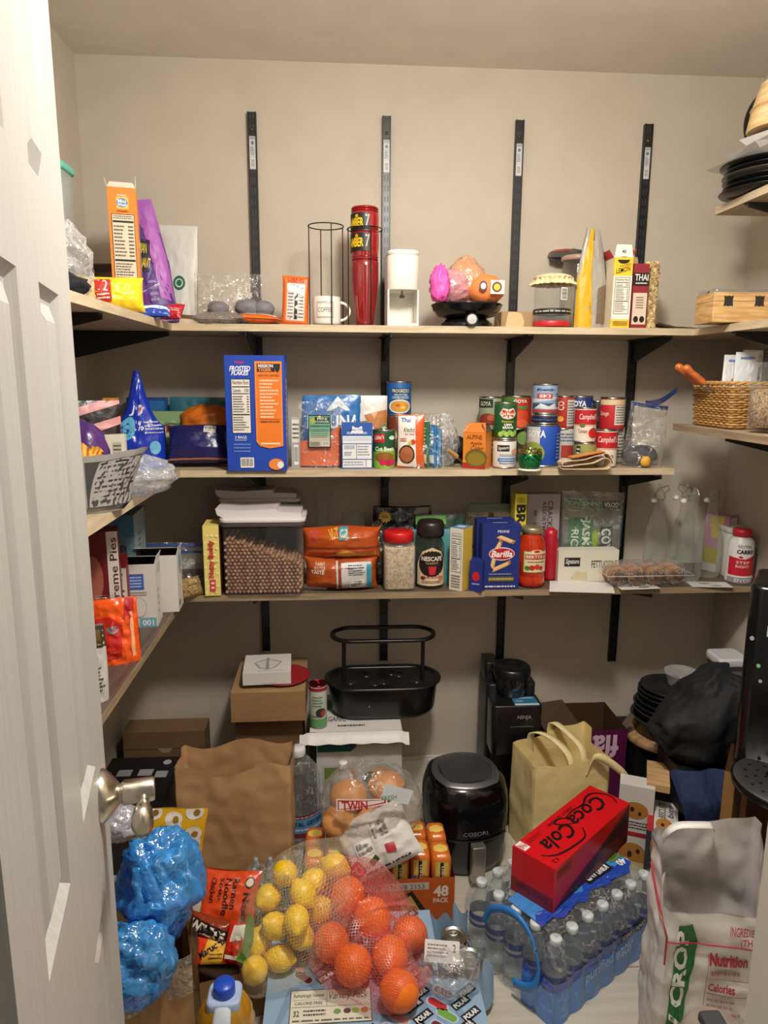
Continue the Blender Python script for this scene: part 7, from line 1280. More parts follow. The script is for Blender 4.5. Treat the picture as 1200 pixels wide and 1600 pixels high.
mb = MB(); mb.lathe([(.001, .004), (.11, .004), (.125, .012), (.127, .026), (.122, .03)], km, 52, (-.0, -.17, 0), caps=False); mb.build('tray_base', o)
mb = MB(); mb.lathe([(.122, .03), (.118, .031), (.001, .0315)], M('8a8a8c', .3, .9), 52, (-.0, -.17, 0), caps=False); tr_ = mb.build('drip_tray', o)
mb = MB(); pts_ = [(r_ * math.cos(k * 2 * PI / n_ + r_ * 40), r_ * math.sin(k * 2 * PI / n_ + r_ * 40)) for r_, n_ in ((.05, 10), (.072, 14), (.095, 18)) for k in range(n_)]
for x, y in pts_: mb.add([(x + .0045 * math.cos(q * PI / 5), -.17 + y + .0045 * math.sin(q * PI / 5), .0322) for q in range(10)], [tuple(range(10))], '101010')
mb.add([(-.03 + .022 * math.cos(q * PI / 10), -.16 + .017 * math.sin(q * PI / 10), .0322) for q in range(20)], [tuple(range(20))], '060606'); g = mb.build('drain_holes', tr_); g['kind'] = 'stuff'
# cookie cartons, board
CK = [('e', .5, .72, .36, .1, 'b07838'), ('e', .4, .73, .06, .03, '3c2010'), ('e', .62, .69, .05, .025, '3c2010'), ('l', .3, .5, .9, .6, 3, '2c2c2c'), ('r', 0, .42, 1, .47, 'a82028'), ('e', .5, .2, .4, .14, 'b07838'), ('e', .42, .2, .07, .04, '3c2010'), ('e', .65, .25, .06, .03, '3c2010'), ('r', .3, .03, .9, .12, 'c8b890')]
kbox('cookie_carton', 'white cookie box standing upright behind the tote bag handle', .86, .96, 1.87, 1.93, 0, .285, 'd0cdc8', rz=-24, front=CK)
o = kbox('cookie_carton', 'grey sided cookie box tilted beside the upright cookie box', .985, 1.13, 1.755, 1.9, .0, .14, '30363c', rz=12, top=[]) if 0 else None
o = carton('cookie_carton', 'white topped cookie box with a red stripe, leaning under the wooden plank', 'box', None, 0, 0, .17, '343a42', w=.085, h=.20, loc=(.97, 1.845, .0), rz=-26, top=[('r', 0, 0, 1, 1, 'd0cdc8'), ('r', .0, .0, .22, 1, 'a82028'), ('e', .55, .25, .28, .2, 'b07838'), ('e', .5, .25, .06, .05, '3c2010'), ('t', 'BISCUITS', .35, .45, .6, .95, '1c1c1c', {'rot': 90, 'shear': .2}), ('t', 'bite', .65, .5, .85, .9, '1c1c1c', {'rot': 90, 'shear': .2})])
mb = MB(); mb.lathe([(.001, 0), (.088, 0), (.09, .003), (.09, .013), (.088, .016), (.001, .016)], ramp_mat('acacia', '5c3414', 'a86c34', .4, 4, (2, 12, 2), bump=.05, lo=.35, hi=.65), 52, caps=False); o = mb.build('serving_board'); place(o, (.87, 1.60, .27), 30, 32); o.location = (.935, 1.665, .185); tag(o, 'round warm brown wooden board behind the white rice sack', 'board')
# water pack
A0 = V((.505, 1.402, 0)); e1 = V((-.0335, .05, 0)); e2 = V((.05, .0335, 0)); ang = math.degrees(math.atan2(e2.y, e2.x))
wb = empty('water_bottle', tuple(A0)); tag(wb, 'clear plastic water bottle with a white cap in the wrapped multipack', 'bottle', 'water bottles in the multipack')
wm_ = CLEAR('f6fafc', .12, .05, .4, body='f0f6fa'); R = .0298; pr = [(.001, .006), (.012, .004), (.022, .0), (R, .008)]
for k in range(8): pr += [(R * (.95 if k % 2 else 1), .018 + k * .0085)]
pr += [(R, .088), (R * .98, .125), (R * .88, .148), (R * .6, .172), (.0125, .184), (.0122, .192), (.0145, .193), (.0122, .195)]
mb = MB(); mb.lathe(pr, wm_, 24, caps=False); mb.build('bottle_body', wb)
mb = MB(); mb.lathe([(.0138, .193), (.0145, .1945), (.0142, .2065), (.013, .208), (.001, .208)], M('c8ced2', .4), 18, caps=False); mb.build('cap', wb)
mb = MB(); mb.lathe([(R * 1.005, .09), (R * 1.01, .092), (R * 1.0, .122), (R * .99, .124)], M('26468c', .4), 24, caps=False); mb.lathe([(R * 1.02, .099), (R * 1.02, .108)], M('b8bcc4', .4), 24, caps=False); mb.build('label', wb)
k = 0
for i in range(7):
    for j in range(5):
        q = wb if k == 0 else dup(wb); k += 1; q.location = A0 + e2 * i + e1 * j; q.rotation_euler = (0, 0, rad(i * 37 + j * 61))
PC = A0 + e2 * 3 + e1 * 2; a_ = 3 * .0602 + .033; b_ = 2 * .0602 + .033
pkm = empty('bottle_wrap', tuple(PC), ang); tag(pkm, 'clear and blue shrink wrap of the water multipack with a blue carry handle', 'wrap')
def wrapf(zlo, zhi, off=0., scal=1.):
    def fn(u, v):
        P4 = 4 * (a_ + b_); q = (u % 1) * P4; sx = lambda d, n_: scal * .006 * (abs(math.cos(PI * d / .0602)) - .7)
        z = zlo + (zhi - zlo) * v; ins = .035 * max(0, (z - .13) / .075) ** 2 + off
        if q < 2 * a_: d = q; x, y = -a_ + d, -b_ - sx(d - .033, 7) + ins; 
        elif q < 2 * a_ + 2 * b_: d = q - 2 * a_; x, y = a_ + sx(d - .033, 5) - ins, -b_ + d
        elif q < 4 * a_ + 2 * b_: d = q - 2 * a_ - 2 * b_; x, y = a_ - d, b_ - ins
        else: d = q - 4 * a_ - 2 * b_; x, y = -a_ - sx(d - .033, 5) + ins, b_ - d
        x = max(-a_ + ins, min(a_ - ins, x)) if abs(x) > a_ else x
        c = crk(x * 2, y * 2, z * 2, 8) * .0025
        return V((x * (1 + c), y * (1 + c), z))
    return fn
mb = MB(); g = wrapf(.002, .205); mb.grid(g, 150, 18, CLEAR('f4f8fa', .05, .08, .3, .9, 36)); mb.build('clear_film', pkm)
mb = MB(); mb.grid(lambda u, v: (-a_ + .03 + (2 * a_ - .06) * u, -b_ + .03 + (2 * b_ - .06) * v, .2085 + .002 * crk(u * 4, v * 3, 0, 2)), 40, 30, CLEAR('f4f8fa', .05, .08, .3, .9, 36)); mb.build('top_film', pkm)
BL = CLEAR('5c9cdc', .8, .25, .2, .4, 30, body='4898ea'); BL2 = CLEAR('3c60c0', .85, .25, .2, .4, 30, body='2450c0'); F = Frame(lambda u, v, k: V((-a_ + .03 + u, -b_ + .03 + v, .2095 + k + .002 * crk(u / (2 * a_ - .06) * 4, v / (2 * b_ - .06) * 3, 0, 2))), 2 * a_ - .06, 2 * b_ - .06, True, .0009); F.step = .0004
mb = MB(); wav = [(.0 + k * .05, .16 + .05 * math.sin(k * 1.3) + .03 * math.sin(k * 3.1)) for k in range(21)]
mb.ppoly(F, [(p[0] * F.w, p[1] * F.h) for p in wav] + [(F.w, F.h * .62), (0, F.h * .62)], BL); mb.ppoly(F, [(p[0] * F.w, p[1] * F.h) for p in wav] + [(p[0] * F.w, (p[1] + .09 + .02 * math.sin(p[0] * 25)) * F.h) for p in wav[::-1]], BL2)
mb.prints(F, [('r', .56, .24, .84, .4, '141418'), ('t', 'KIRKLAND', .58, .27, .82, .37, 'd8dce0', {'rot': 180, 'bold': .04}), ('e', .68, .4, .06, .05, '9c2028'), ('r', .88, .3, .99, .44, '5c8c3c'), ('t', 'BOTTLES', .89, .33, .98, .4, '203c20', {'rot': 180}), ('t', '40', .9, .2, .98, .29, 'e0e8f0', {'rot': 180, 'bold': .04})]); mb.build('printed_top', pkm)
mb = MB(); g = wrapf(.001, .098, -.0012); P4 = 4 * (a_ + b_); f0 = -.10 / P4
mb.grid(lambda u, v: g(f0 * 1.0 + u * (2 * a_ + 1.0 * b_) / P4, v * (.86 + .14 * math.sin(u * 40) * .5 + .1)), 110, 8, CLEAR('5ca0e8', .72, .25, .15, .4, 30, body='4494f0')); mb.build('blue_skirt', pkm)
mb = MB(); g2 = wrapf(.094, .118, -.0016); mb.grid(lambda u, v: g2(f0 * 1.0 + u * (2 * a_ + 1.0 * b_) / P4, v), 110, 4, BL2); mb.build('navy_wave', pkm)
F = Frame(lambda u, v, k: V((-a_ + .1 + u, -b_ - .005 - k, .03 + v)), 2 * a_ - .14, .09, False, .0006); mb = MB(); mb.prints(F, [('t', 'purified', .02, .3, .4, .75, 'a8c8e8', {'rot': 0}), ('t', 'water', .44, .3, .7, .7, 'a8c8e8', {'rot': 0}), ('r', .5, .78, .9, .99, '141418'), ('t', 'KIRKLAND', .53, .81, .88, .96, 'b8bcc4', {'bold': .03})]); mb.build('side_print', pkm)
MI = (Matrix.Translation(PC) @ Matrix.Rotation(rad(ang), 4, 'Z')).inverted(); org = MI @ V((0, 0, CAMZ)); hp = []
for px_, py_ in ((757, 1440), (766, 1422), (786, 1420), (808, 1432), (826, 1456), (838, 1488), (841, 1520), (834, 1540), (820, 1542), (802, 1534)):
    q_ = MI @ at(px_, py_, 1.5) - org; t_ = (-a_ - .012 - org.x) / q_.x; hp.append(tuple(org + q_ * t_))
strap(hp, (.0, .004, .009), pkm, 'carry_handle', .003, M('2c80d0', .3))
# cola carton on the bottles
RD = M('c8141c', .3); cc = V((.622, 1.642, .2125)); w, d, h = .385, .122, .12
mb = MB(); mb.box(-w / 2, w / 2, -d / 2, d / 2, 0, h, RD); F = faces(w, d, h)
mb.prints(F['left'], [('r', 0, .0, 1, .32, '7c1018'), ('t', 'Zero Sugar', .1, .12, .9, .26, '4c080c', {'rot': 180})])
mb.prints(F['front'], [('p', [(.0, 0), (1, 0), (1, .95), (.55, .5), (.2, .25)], '541018'), ('p', [(.0, 0), (.06, .06), (.3, .22), (.56, .42), (1, .8), (1, .6), (.5, .16), (.3, .0)], '2c0c0c'), ('e', .7, .12, .2, .3, '6c2018'), ('r', .03, .7, .2, .9, '9c1018'), ('l', .05, .73, .18, .87, 3, '5c0c10'), ('l', .1, .1, .5, .2, 1, '7c2c2c')])
mb.prints(F['top'], [('t', 'Coca', .50, .32, .9, .72, '1c0c0c', {'rot': 180, 'shear': .35, 'bold': .02}), ('t', 'Cola', .14, .28, .46, .68, '1c0c0c', {'rot': 180, 'shear': .35, 'bold': .02}), ('t', 'ZERO SUGAR', .34, .8, .66, .88, '3c0808', {'rot': 180}), ('r', .015, .72, .075, .98, 'e8e4e0'), ('t', 'DEPT', .02, .78, .07, .92, 'b01820', {'rot': 90, 'bold': .03}), ('l', .1, .78, .24, .9, 3, '7c1014'), ('t', '12', .05, .08, .1, .18, '2c0808', {'rot': 180})])
for pth in ([(.93, .2), (.98, .45), (.93, .75), (.84, .82), (.74, .72), (.62, .76), (.5, .72)], [(.5, .3), (.42, .1), (.25, .12), (.12, .22), (.05, .42)], [(.5, .5), (.44, .62), (.4, .78), (.46, .82), (.52, .7)]):
    q = smooth_pts(pth, 8); hh = h + .0009; ww = [(.0028 + .0035 * math.sin(PI * i / (len(q) - 1))) for i in range(len(q))]
    L_ = []; R_ = []
    for i in range(len(q)):
        a = V(((q[min(i + 1, len(q) - 1)][0] - q[max(i - 1, 0)][0]) * w, (q[min(i + 1, len(q) - 1)][1] - q[max(i - 1, 0)][1]) * d, 0)).normalized(); c = V((q[i][0] * w - w / 2, q[i][1] * d - d / 2, hh)); n = V((-a.y, a.x, 0)) * ww[i] * .5; L_.append(c + n); R_.append(c - n)
    m = len(q); mb.add(L_ + R_, [(i, i + m, i + m + 1, i + 1) for i in range(m - 1)], '1c0c0c')
o = mb.build('soda_carton'); place(o, tuple(cc), 41); tag(o, 'red cola carton with black script lying on the water multipack', 'carton')
# white rice sack
sk = M('d4d2ce', .4, 0, .3, 14); W_r, D_r = .2, .13
f3 = bagwall(W_r, D_r, lambda a, b: .455 + .105 * max(0, min(1, (b + .3) / .8)) ** 1.0 + .045 * a * (b > 0), .016, 8.4, ((.2, .003), (.31, .003)))
mb = MB(); mb.grid(f3, 120, 46, sk); sk2 = M('b8b4b2', .5, 0, .3, 14); mb.grid(lambda u, v: V((f3(u, v).x * .98, f3(u, v).y * .965, f3(u, v).z + .001)), 120, 46, sk2, rev=True); mb.box(-.098, .098, -.063, .063, 0, .002, sk)
FR = Frame(lambda u, v, k: f3((u / W_r) * (W_r / (2 * (W_r + D_r))), v / .455) + V((0, -k, 0)), W_r, .455, True, .0016); FR.step = .0005
GR = '1c6c34'; mb.prints(FR, [('p', [(.02, .0), (.2, .0), (.23, .55), (.3, .86), (.22, .96), (.1, .94), (.08, .6)], GR), ('t', 'NEW CROP', .08, .14, .21, .92, 'e0e4dc', {'rot': 90, 'bold': .04}), ('t', 'Nutrition', .42, .76, .78, .82, 'a01c2c', {'bold': .04}), ('l', .44, .7, .72, .75, 1, 'a86870'), ('r', .42, .685, .84, .69, 'a01c2c'), ('t', 'Calories', .43, .63, .68, .67, 'a01c2c', {'bold': .03}), ('r', .42, .615, .84, .619, 'a01c2c'), ('l', .43, .36, .82, .6, 8, 'b08088', 1), ('r', .4, .34, .84, .345, 'a01c2c'), ('r', .4, .34, .405, .82, 'a01c2c'), ('l', .44, .1, .8, .32, 7, 'c0a0a4', 1), ('t', 'INGREDIENTS', .58, .92, .9, .96, 'b02c3c'), ('t', '(THAI)', .68, .87, .88, .91, 'b02c3c')])
FR2 = Frame(lambda u, v, k: f3((W_r + u) / (2 * (W_r + D_r)), v / .455) + V((k, 0, 0)), D_r, .455, True, .0016); FR2.step = .0005; mb.prints(FR2, [('b', .1, .45, .7, .6), ('r', .1, .33, .6, .36, 'a82030')])
o = empty('rice_sack', (.765, 1.235, 0), -12); tag(o, 'white woven rice sack with green NEW CROP band standing open in front', 'sack'); mb.build('sack_body', o)
mb = MB(); q = [f3(.5 - .5 * W_r / (2 * (W_r + D_r)) * 0 + (W_r + D_r) / (2 * (W_r + D_r)) + t * W_r / (2 * (W_r + D_r)), .86) + V((0, -.004, 0)) for t in [k / 20 for k in range(21)]]; mb.tube(q, .0016, 'a02838', 5)
mb.tube([f3((2 * W_r + D_r) / (2 * (W_r + D_r)), .86) + V((0, -.004, 0)), f3(.93, .9) + V((-.003, 0, 0)), f3(.995, .96) + V((-.004, -.002, 0)), f3(.004, .88) + V((-.004, -.004, 0)), f3(.004, .74) + V((-.004, -.006, 0))], .002, 'b02838', 5); mb.build('red_stitching', o)
strap([(-.09, .045, .53), (-.085, .03, .56), (-.065, .03, .575), (-.03, .03, .58), (0, .04, .575), (.012, .055, .56)], (.0, .009, .002), o, 'handle', .0008, sk)
o = carton('snack_box', 'small green box with red lettering between the rice sack and the jamb', 'box', None, 0, 0, .03, '3c6c58', w=.075, h=.13, loc=(.935, 1.35, .27), rz=-20, ry=-22, front=[('t', 'MI', .2, .7, .7, .9, 'a84038'), ('t', 'GO', .25, .52, .75, .68, 'a84038'), ('p', [(.0, .2), (1, .2), (1, .24), (.0, .24)], 'a04030')] + [('r', .08 + .12 * k, .25, .13 + .12 * k, .5, 'b8b890') for k in range(7)])
kbox('storage_box', 'dark green box under the small green box by the jamb', .90, .965, 1.27, 1.40, 0, .265, '16302c')
# things at the very front right
o = empty('clear_cup', (.545, .80, .62)); 
bpy.data.objects.remove(o)
# ---- seltzer case
PB = '8aa8c4'; PT = .128
poly = [(-.165, 1.2), (.318, 1.2), (.318, 1.37), (.265, 1.39), (.235, 1.45), (.235, 1.60), (-.165, 1.60)]
mb = MB(); mb.prism([(p[0] - .07, p[1] - 1.4) for p in poly], (0, 0, 0), (1, 0, 0), (0, 1, 0), PT, PB); F = flat((-.235, -.2, PT), (1, 0, 0), (0, 1, 0), .483, .4)
def pol(F, w_, h_, x0, y0, x1, y1, sc, inside=lambda u, v: True):
    k = 0; v = y0; K0 = F.k
    while v < y1:
        u = x0 + (k % 2) * sc * .55
        i = 0
        while u < x1:
            if inside(u, v):
                F.k = K0
                if (i + k) % 2 == 0:
                    mb.pquad(F, u - sc * .36, v - sc * .16, u + sc * .36, v + sc * .16, '16181c', 35); mb.ptext(F, 'POLAR', u - sc * .3, v - sc * .1, u + sc * .3, v + sc * .1, 'd8dcdc', rot=35, bold=.05)
                else:
                    c = ('b42832', '6c9c40', 'c09090', '6c1c34', 'c43040')[(i * 2 + k) % 5]; cs, sn = math.cos(rad(-38)), math.sin(rad(-38))
                    mb.ppoly(F, [(u + (px * cs - py * sn) * sc, v + (px * sn + py * cs) * sc) for px, py in [(.38 * (1 if abs(q) < 90 else -1) * .6 + .2 * math.cos(rad(q)), .2 * math.sin(rad(q))) for q in range(-90, 270, 20)]], 'a8bccc')
                    mb.ppoly(F, [(u + (px * cs - py * sn) * sc, v + (px * sn + py * cs) * sc) for px, py in [(.36 * (1 if abs(q) < 90 else -1) * .6 + .14 * math.cos(rad(q)), .14 * math.sin(rad(q))) for q in range(-90, 270, 20)]], c)
            u += sc * .82; i += 1
        v += sc * .46; k += 1
def ins_(u, v): X_, Y_ = u - .165, v + 1.2; return not (X_ > .19 and Y_ > 1.37) and .03 < u < .455 and .02 < v < .385 and not (.04 < u < .27 and .06 < v < .185)
mb.T = None
for k_ in range(7): mb.ppoly(F, [(max(.0, .02 + k_ * .09 - .1), .0), (max(0, .045 + k_ * .09 - .1), .0), (min(.39, .045 + k_ * .09 + .03), .18), (min(.38, .02 + k_ * .09 + .03), .18)], '7894b4')
pol(F, .483, .4, .03, .03, .46, .39, .064, ins_)
lb_ = [.055, .085, .235, .172]; W0, H0 = F.w, F.h
mb.prints(F, [('r', lb_[0] / W0, lb_[1] / H0, lb_[2] / W0, lb_[3] / H0, '54544c'), ('r', (lb_[0] + .002) / W0, (lb_[1] + .002) / H0, (lb_[2] - .002) / W0, (lb_[3] - .002) / H0, 'd8d4c4')])
q = Frame(lambda u, v, k: V((-.235 + lb_[0] + u, -.2 + lb_[1] + v, PT + .0012 + k)), .18, .087, False)
mb.prints(q, [('t', 'Variety Pack', .48, .62, .96, .9, '1c1c1c', {'bold': 0, 'shear': .3}), ('t', 'Refreshingly Natural', .04, .74, .42, .88, '3c3c38', {'shear': .2}), ('t', 'CALORIE FREE', .06, .55, .4, .64, '3c3c38'), ('r', .45, .5, .455, .97, '3c3c38'), ('r', .02, .48, .98, .49, '3c3c38'), ('r', .02, .69, .45, .695, '3c3c38'), ('t', '32', .05, .22, .12, .38, '2c2c28'), ('l', .17, .2, .44, .42, 2, '4c4c48'), ('e', .58, .32, .045, .07, '6c9c50'), ('e', .7, .32, .045, .07, '5c3c3c'), ('e', .8, .32, .045, .07, '9cb850'), ('e', .91, .32, .045, .07, 'c87838'), ('l', .04, .05, .95, .13, 1, '6c6c64')])
FS = flat((.248, -.2, 0), (0, 1, 0), (0, 0, 1), .2, PT); pol(FS, .2, PT, .03, .03, .18, .11, .06, lambda u, v: .02 < u < .18 and .02 < v < .11)
o = mb.build('seltzer_case'); place(o, (.07, 1.4, 0)); tag(o, 'light blue seltzer variety case with a torn open back corner', 'case')
for i, (x, y, rz, rx) in enumerate(((.335, 1.395, 40, 70), (.352, 1.47, 95, 62), (.29, 1.585, 20, 80))):
    mb = MB(); mb.grid(lambda u, v: ((u - .5) * .1, .006 * math.sin(u * 7 + i) + .01 * v * math.sin(u * 11), .1 * v * (1 + .15 * math.sin(u * 17 + i))), 16, 8, PB); mb.grid(lambda u, v: ((u - .5) * .1, .0015 + .006 * math.sin(u * 7 + i) + .01 * v * math.sin(u * 11), .1 * v * (1 + .15 * math.sin(u * 17 + i))), 16, 8, 'b8b4ac', rev=True)
    F = Frame(lambda u, v, k: V(((u - .05), -k + .006 * math.sin(u * 70 + i) + .01 * v * 10 * math.sin(u * 110), v)), .1, .1); 
    fl = mb.build('torn_flap', o); fl.location = (x - .07, y - 1.4, .02); fl.rotation_euler = (rad(-(90 - rx) * .5), 0, rad(rz))
can('soda_can', 'dark red and black soda can standing in the torn corner of the seltzer case', None, 0, .001, '3c1414', [('r', 0, .72, 1, 1, '8c2420'), ('t', 'Cola', .3, .2, .7, .5, 'a8a0a0', {'rot': 90, 'shear': .3})], group=None, h=.122, r=.032, loc=(.312, 1.445, .001), lid='c8ccc4')
can('soda_can', 'second red soda can just behind in the torn corner', None, 0, .001, '8c2020', [], group=None, h=.122, r=.032, loc=(.285, 1.515, .001), lid='c8ccc4')
# lemons and oranges
def fruit(name, r, mat, tip, sq_):
    mb = MB()
    def fn(u, v):
        b = (v - .5) * PI; z = math.sin(b); q = math.cos(b); e = tip * (max(0, abs(z) - .86) / .14) ** 2 * (1 if z > 0 else -1)
        k = 1 + .012 * nz(q * math.cos(u * 2 * PI), q * math.sin(u * 2 * PI), z, 2.5); return (r * sq_ * q * math.cos(u * 2 * PI) * k, r * sq_ * q * math.sin(u * 2 * PI) * k, r * (z + e) * k * (1.12 if tip > .1 else .96))
    mb.grid(fn, 30, 22, mat); o = mb.build(name); mb = MB(); mb.lathe([(.0001, r * (1.12 * (1 + tip) if tip > .1 else .955)), (r * .07, r * (1.12 * (1 + tip) if tip > .1 else .965) - .0003), (r * .09, r * (1.12 * (1 + tip * .8) if tip > .1 else .94))], '8c7c38', 8, caps=False); mb.build('stem_scar', o); return o
lm = fruit('lemon', .031, M('f0c41c', .35, 0, .12, 400), .18, .96); og = fruit('orange', .0435, M('f0781c', .38, 0, .15, 350), -.03, 1.0)
tag(lm, 'yellow lemon in the clear net bag', 'lemon', 'lemons in the net bag'); tag(og, 'orange in the red net bag on the seltzer case', 'orange', 'oranges in the red net bag')
fr = [[atz(px, py, z), .0318] for px, py, z in ((400, 1512, .165), (440, 1491, .168), (409, 1472, .185), (479, 1463, .20), (426, 1444, .225), (465, 1430, .25), (502, 1423, .22), (421, 1409, .26), (463, 1399, .28), (495, 1378, .265), (455, 1379, .30), (519, 1358, .285))]
fr += [[atz(px, py, z), .0438] for px, py, z in ((619, 1533, .177), (558, 1492, .182), (507, 1476, .177), (631, 1467, .177), (598, 1484, .19), (577, 1447, .225), (554, 1413, .245))]
for _ in range(80):   # let the fruit settle apart so none cuts into another
    for i in range(len(fr)):
        for j in range(i):
            d = fr[i][0] - fr[j][0]; g = fr[i][1] + fr[j][1] - d.length
            if g > 0: d.normalize(); fr[i][0] = fr[i][0] + d * g * .5; fr[j][0] = fr[j][0] - d * g * .5
        fr[i][0].z = max(fr[i][0].z, PT + fr[i][1] + .002)
for k, (p, r) in enumerate(fr):
    q = (lm if k == 0 else dup(lm)) if k < 12 else (og if k == 12 else dup(og)); q.location = p
    q.rotation_euler = (rad(40 + k * 47 % 90), rad(k * 31 % 60), rad(k * 73))
# net bags: clear film sleeve with a fine net printed through it
def NET(name, col, film, body, fac):
    m = bpy.data.materials.new(name); m.use_nodes = True; nt = m.node_tree; N = nt.nodes; L = nt.links; p = N['Principled BSDF']; p.inputs['Base Color'].default_value = lin(col); p.inputs['Roughness'].default_value = .3
    uv = N.new('ShaderNodeUVMap'); uv.uv_map = 'uv'; outs = []
    for a in (34, -34):
        mp = N.new('ShaderNodeMapping'); mp.inputs['Rotation'].default_value = (0, 0, rad(a)); w = N.new('ShaderNodeTexWave'); w.inputs['Scale'].default_value = 30; L.new(uv.outputs[0], mp.inputs[0]); L.new(mp.outputs[0], w.inputs['Vector'])
        g_ = N.new('ShaderNodeMath'); g_.operation = 'GREATER_THAN'; g_.inputs[1].default_value = .86; L.new(w.outputs['Fac'], g_.inputs[0]); outs.append(g_)
    mxx = N.new('ShaderNodeMath'); mxx.operation = 'MAXIMUM'; L.new(outs[0].outputs[0], mxx.inputs[0]); L.new(outs[1].outputs[0], mxx.inputs[1])
    t = N.new('ShaderNodeMath'); t.operation = 'MULTIPLY'; t.inputs[1].default_value = fac; L.new(mxx.outputs[0], t.inputs[0])
    lw = N.new('ShaderNodeLayerWeight'); lw.inputs[0].default_value = .25; a2 = N.new('ShaderNodeMath'); a2.operation = 'MULTIPLY_ADD'; a2.inputs[1].default_value = .2; L.new(lw.outputs['Facing'], a2.inputs[0]); a2.inputs[2].default_value = film
    tr = N.new('ShaderNodeBsdfTransparent'); gl = N.new('ShaderNodeBsdfPrincipled'); gl.inputs['Base Color'].default_value = lin(body); gl.inputs['Roughness'].default_value = .12; m1 = N.new('ShaderNodeMixShader'); m2 = N.new('ShaderNodeMixShader')
    n = N.new('ShaderNodeTexNoise'); n.inputs['Scale'].default_value = 25; bp_ = N.new('ShaderNodeBump'); bp_.inputs['Strength'].default_value = .8; bp_.inputs['Distance'].default_value = .02; L.new(n.outputs['Fac'], bp_.inputs['Height']); L.new(bp_.outputs[0], gl.inputs['Normal'])
    L.new(a2.outputs[0], m1.inputs[0]); L.new(tr.outputs[0], m1.inputs[1]); L.new(gl.outputs[0], m1.inputs[2]); L.new(t.outputs[0], m2.inputs[0]); L.new(m1.outputs[0], m2.inputs[1]); L.new(p.outputs[0], m2.inputs[2]); L.new(m2.outputs[0], N['Material Output'].inputs[0]); return m
def sleeve(name, label, spine, mat, n=56, inf=.018):
    """tube of film along a spine of (centre, half width, half height)"""
    S = smooth_pts([tuple(c) + (a, b) for c, a, b in spine], 7); m = len(S); mb = MB()
    def fn(u, v):
        i = min(int(v * (m - 1)), m - 1); c = V(S[i][:3]); t = (V(S[min(i + 1, m - 1)][:3]) - V(S[max(i - 1, 0)][:3])).normalized(); s_ = t.cross(V((0, 0, 1))).normalized(); w_ = s_.cross(t); a = u * 2 * PI
        k = 1 + .06 * crk(math.cos(a) * 1.2 + v * 3, math.sin(a) * 1.2, v * 5, 1.6); g_ = inf * min(1, S[i][3] / .08); q_ = c + s_ * ((S[i][3] + g_) * math.cos(a) * k) + w_ * ((S[i][4] + g_) * math.sin(a) * k); q_.z = max(q_.z, PT + .0015) if q_.x > -.16 else q_.z; return q_
    mb.grid(fn, n, m - 1, mat); o = mb.build(name); tag(o, label, 'bag'); return o
pA = [atz(a, b, c) for a, b, c in ((392, 1520, .165), (425, 1480, .185), (458, 1432, .225), (487, 1385, .27), (512, 1345, .30), (530, 1322, .325), (545, 1312, .335))]
sleeve('net_bag', 'clear net bag of lemons with a green printed edge', [(pA[0] + V((-.02, -.01, 0)), .012, .014), (pA[0], .05, .042), (pA[1], .092, .06), (pA[2], .108, .08), (pA[3], .098, .078), (pA[4], .06, .055), (pA[5], .022, .02), (pA[6], .012, .01)], NET('lemon_net', 'f0e4b0', .03, 'fcfaf0', .22))
o = bpy.data.objects['net_bag']; mb = MB(); S0 = atz(393, 1440, .18); S1 = atz(383, 1495, .15)
gp = [atz(398, 1425, .22), atz(384, 1455, .19), atz(376, 1500, .16), atz(392, 1508, .175), atz(404, 1470, .235), atz(406, 1435, .25)]; mb.add([p + V((-.012, 0, 0)) for p in gp] + [p + V((-.012, .003, -.003)) for p in gp], [(0, 1, 2, 3, 4, 5), (11, 10, 9, 8, 7, 6)] + [(i, 6 + i, 6 + (i + 1) % 6, (i + 1) % 6) for i in range(6)], M('6cb43c', .35)); mb.build('green_band', o)
pB = [atz(a, b, c) for a, b, c in ((548, 1385, .235), (560, 1425, .215), (572, 1465, .19), (598, 1495, .185), (625, 1525, .18), (655, 1530, .178), (668, 1520, .17))]
sleeve('net_bag', 'red net bag of oranges tied off at the right on the seltzer case', [(pB[0] + V((0, .05, .03)), .02, .02), (pB[0] + V((0, .02, .02)), .07, .055), (pB[1] + V((0, .01, .01)), .105, .075), (pB[2], .128, .09), (pB[3], .112, .07), (pB[4], .075, .058), (pB[5], .02, .02), (pB[6], .012, .012)], NET('orange_net', 'e03020', .03, 'fcf4f0', .55), inf=.01)
blob('plastic_bag', 'gathered clear plastic with a white paper tag at the right of the orange bag', 'bag', tuple(atz(702, 1535, PT) + V((0, 0, .001))), .12, .11, .07, CLEAR('f4f6f8', .1, .1, .45, 1., 34), .3, 2.4, 41., 46)
mb = MB(); F = flat((-.04, 0, 0), (1, 0, 0), (0, .7, .7), .08, .045); mb.pquad(F, 0, 0, .08, .045, 'd4d0cc'); mb.prints(F, [('l', .08, .2, .7, .85, 4, '6c6c6c', 1), ('t', '2', .8, .5, .9, .85, '2c2c2c')]); o = mb.build('paper_tag'); place(o, tuple(atz(690, 1505, PT + .05)), -10); tag(o, 'small white printed tag on the gathered clear plastic', 'tag')
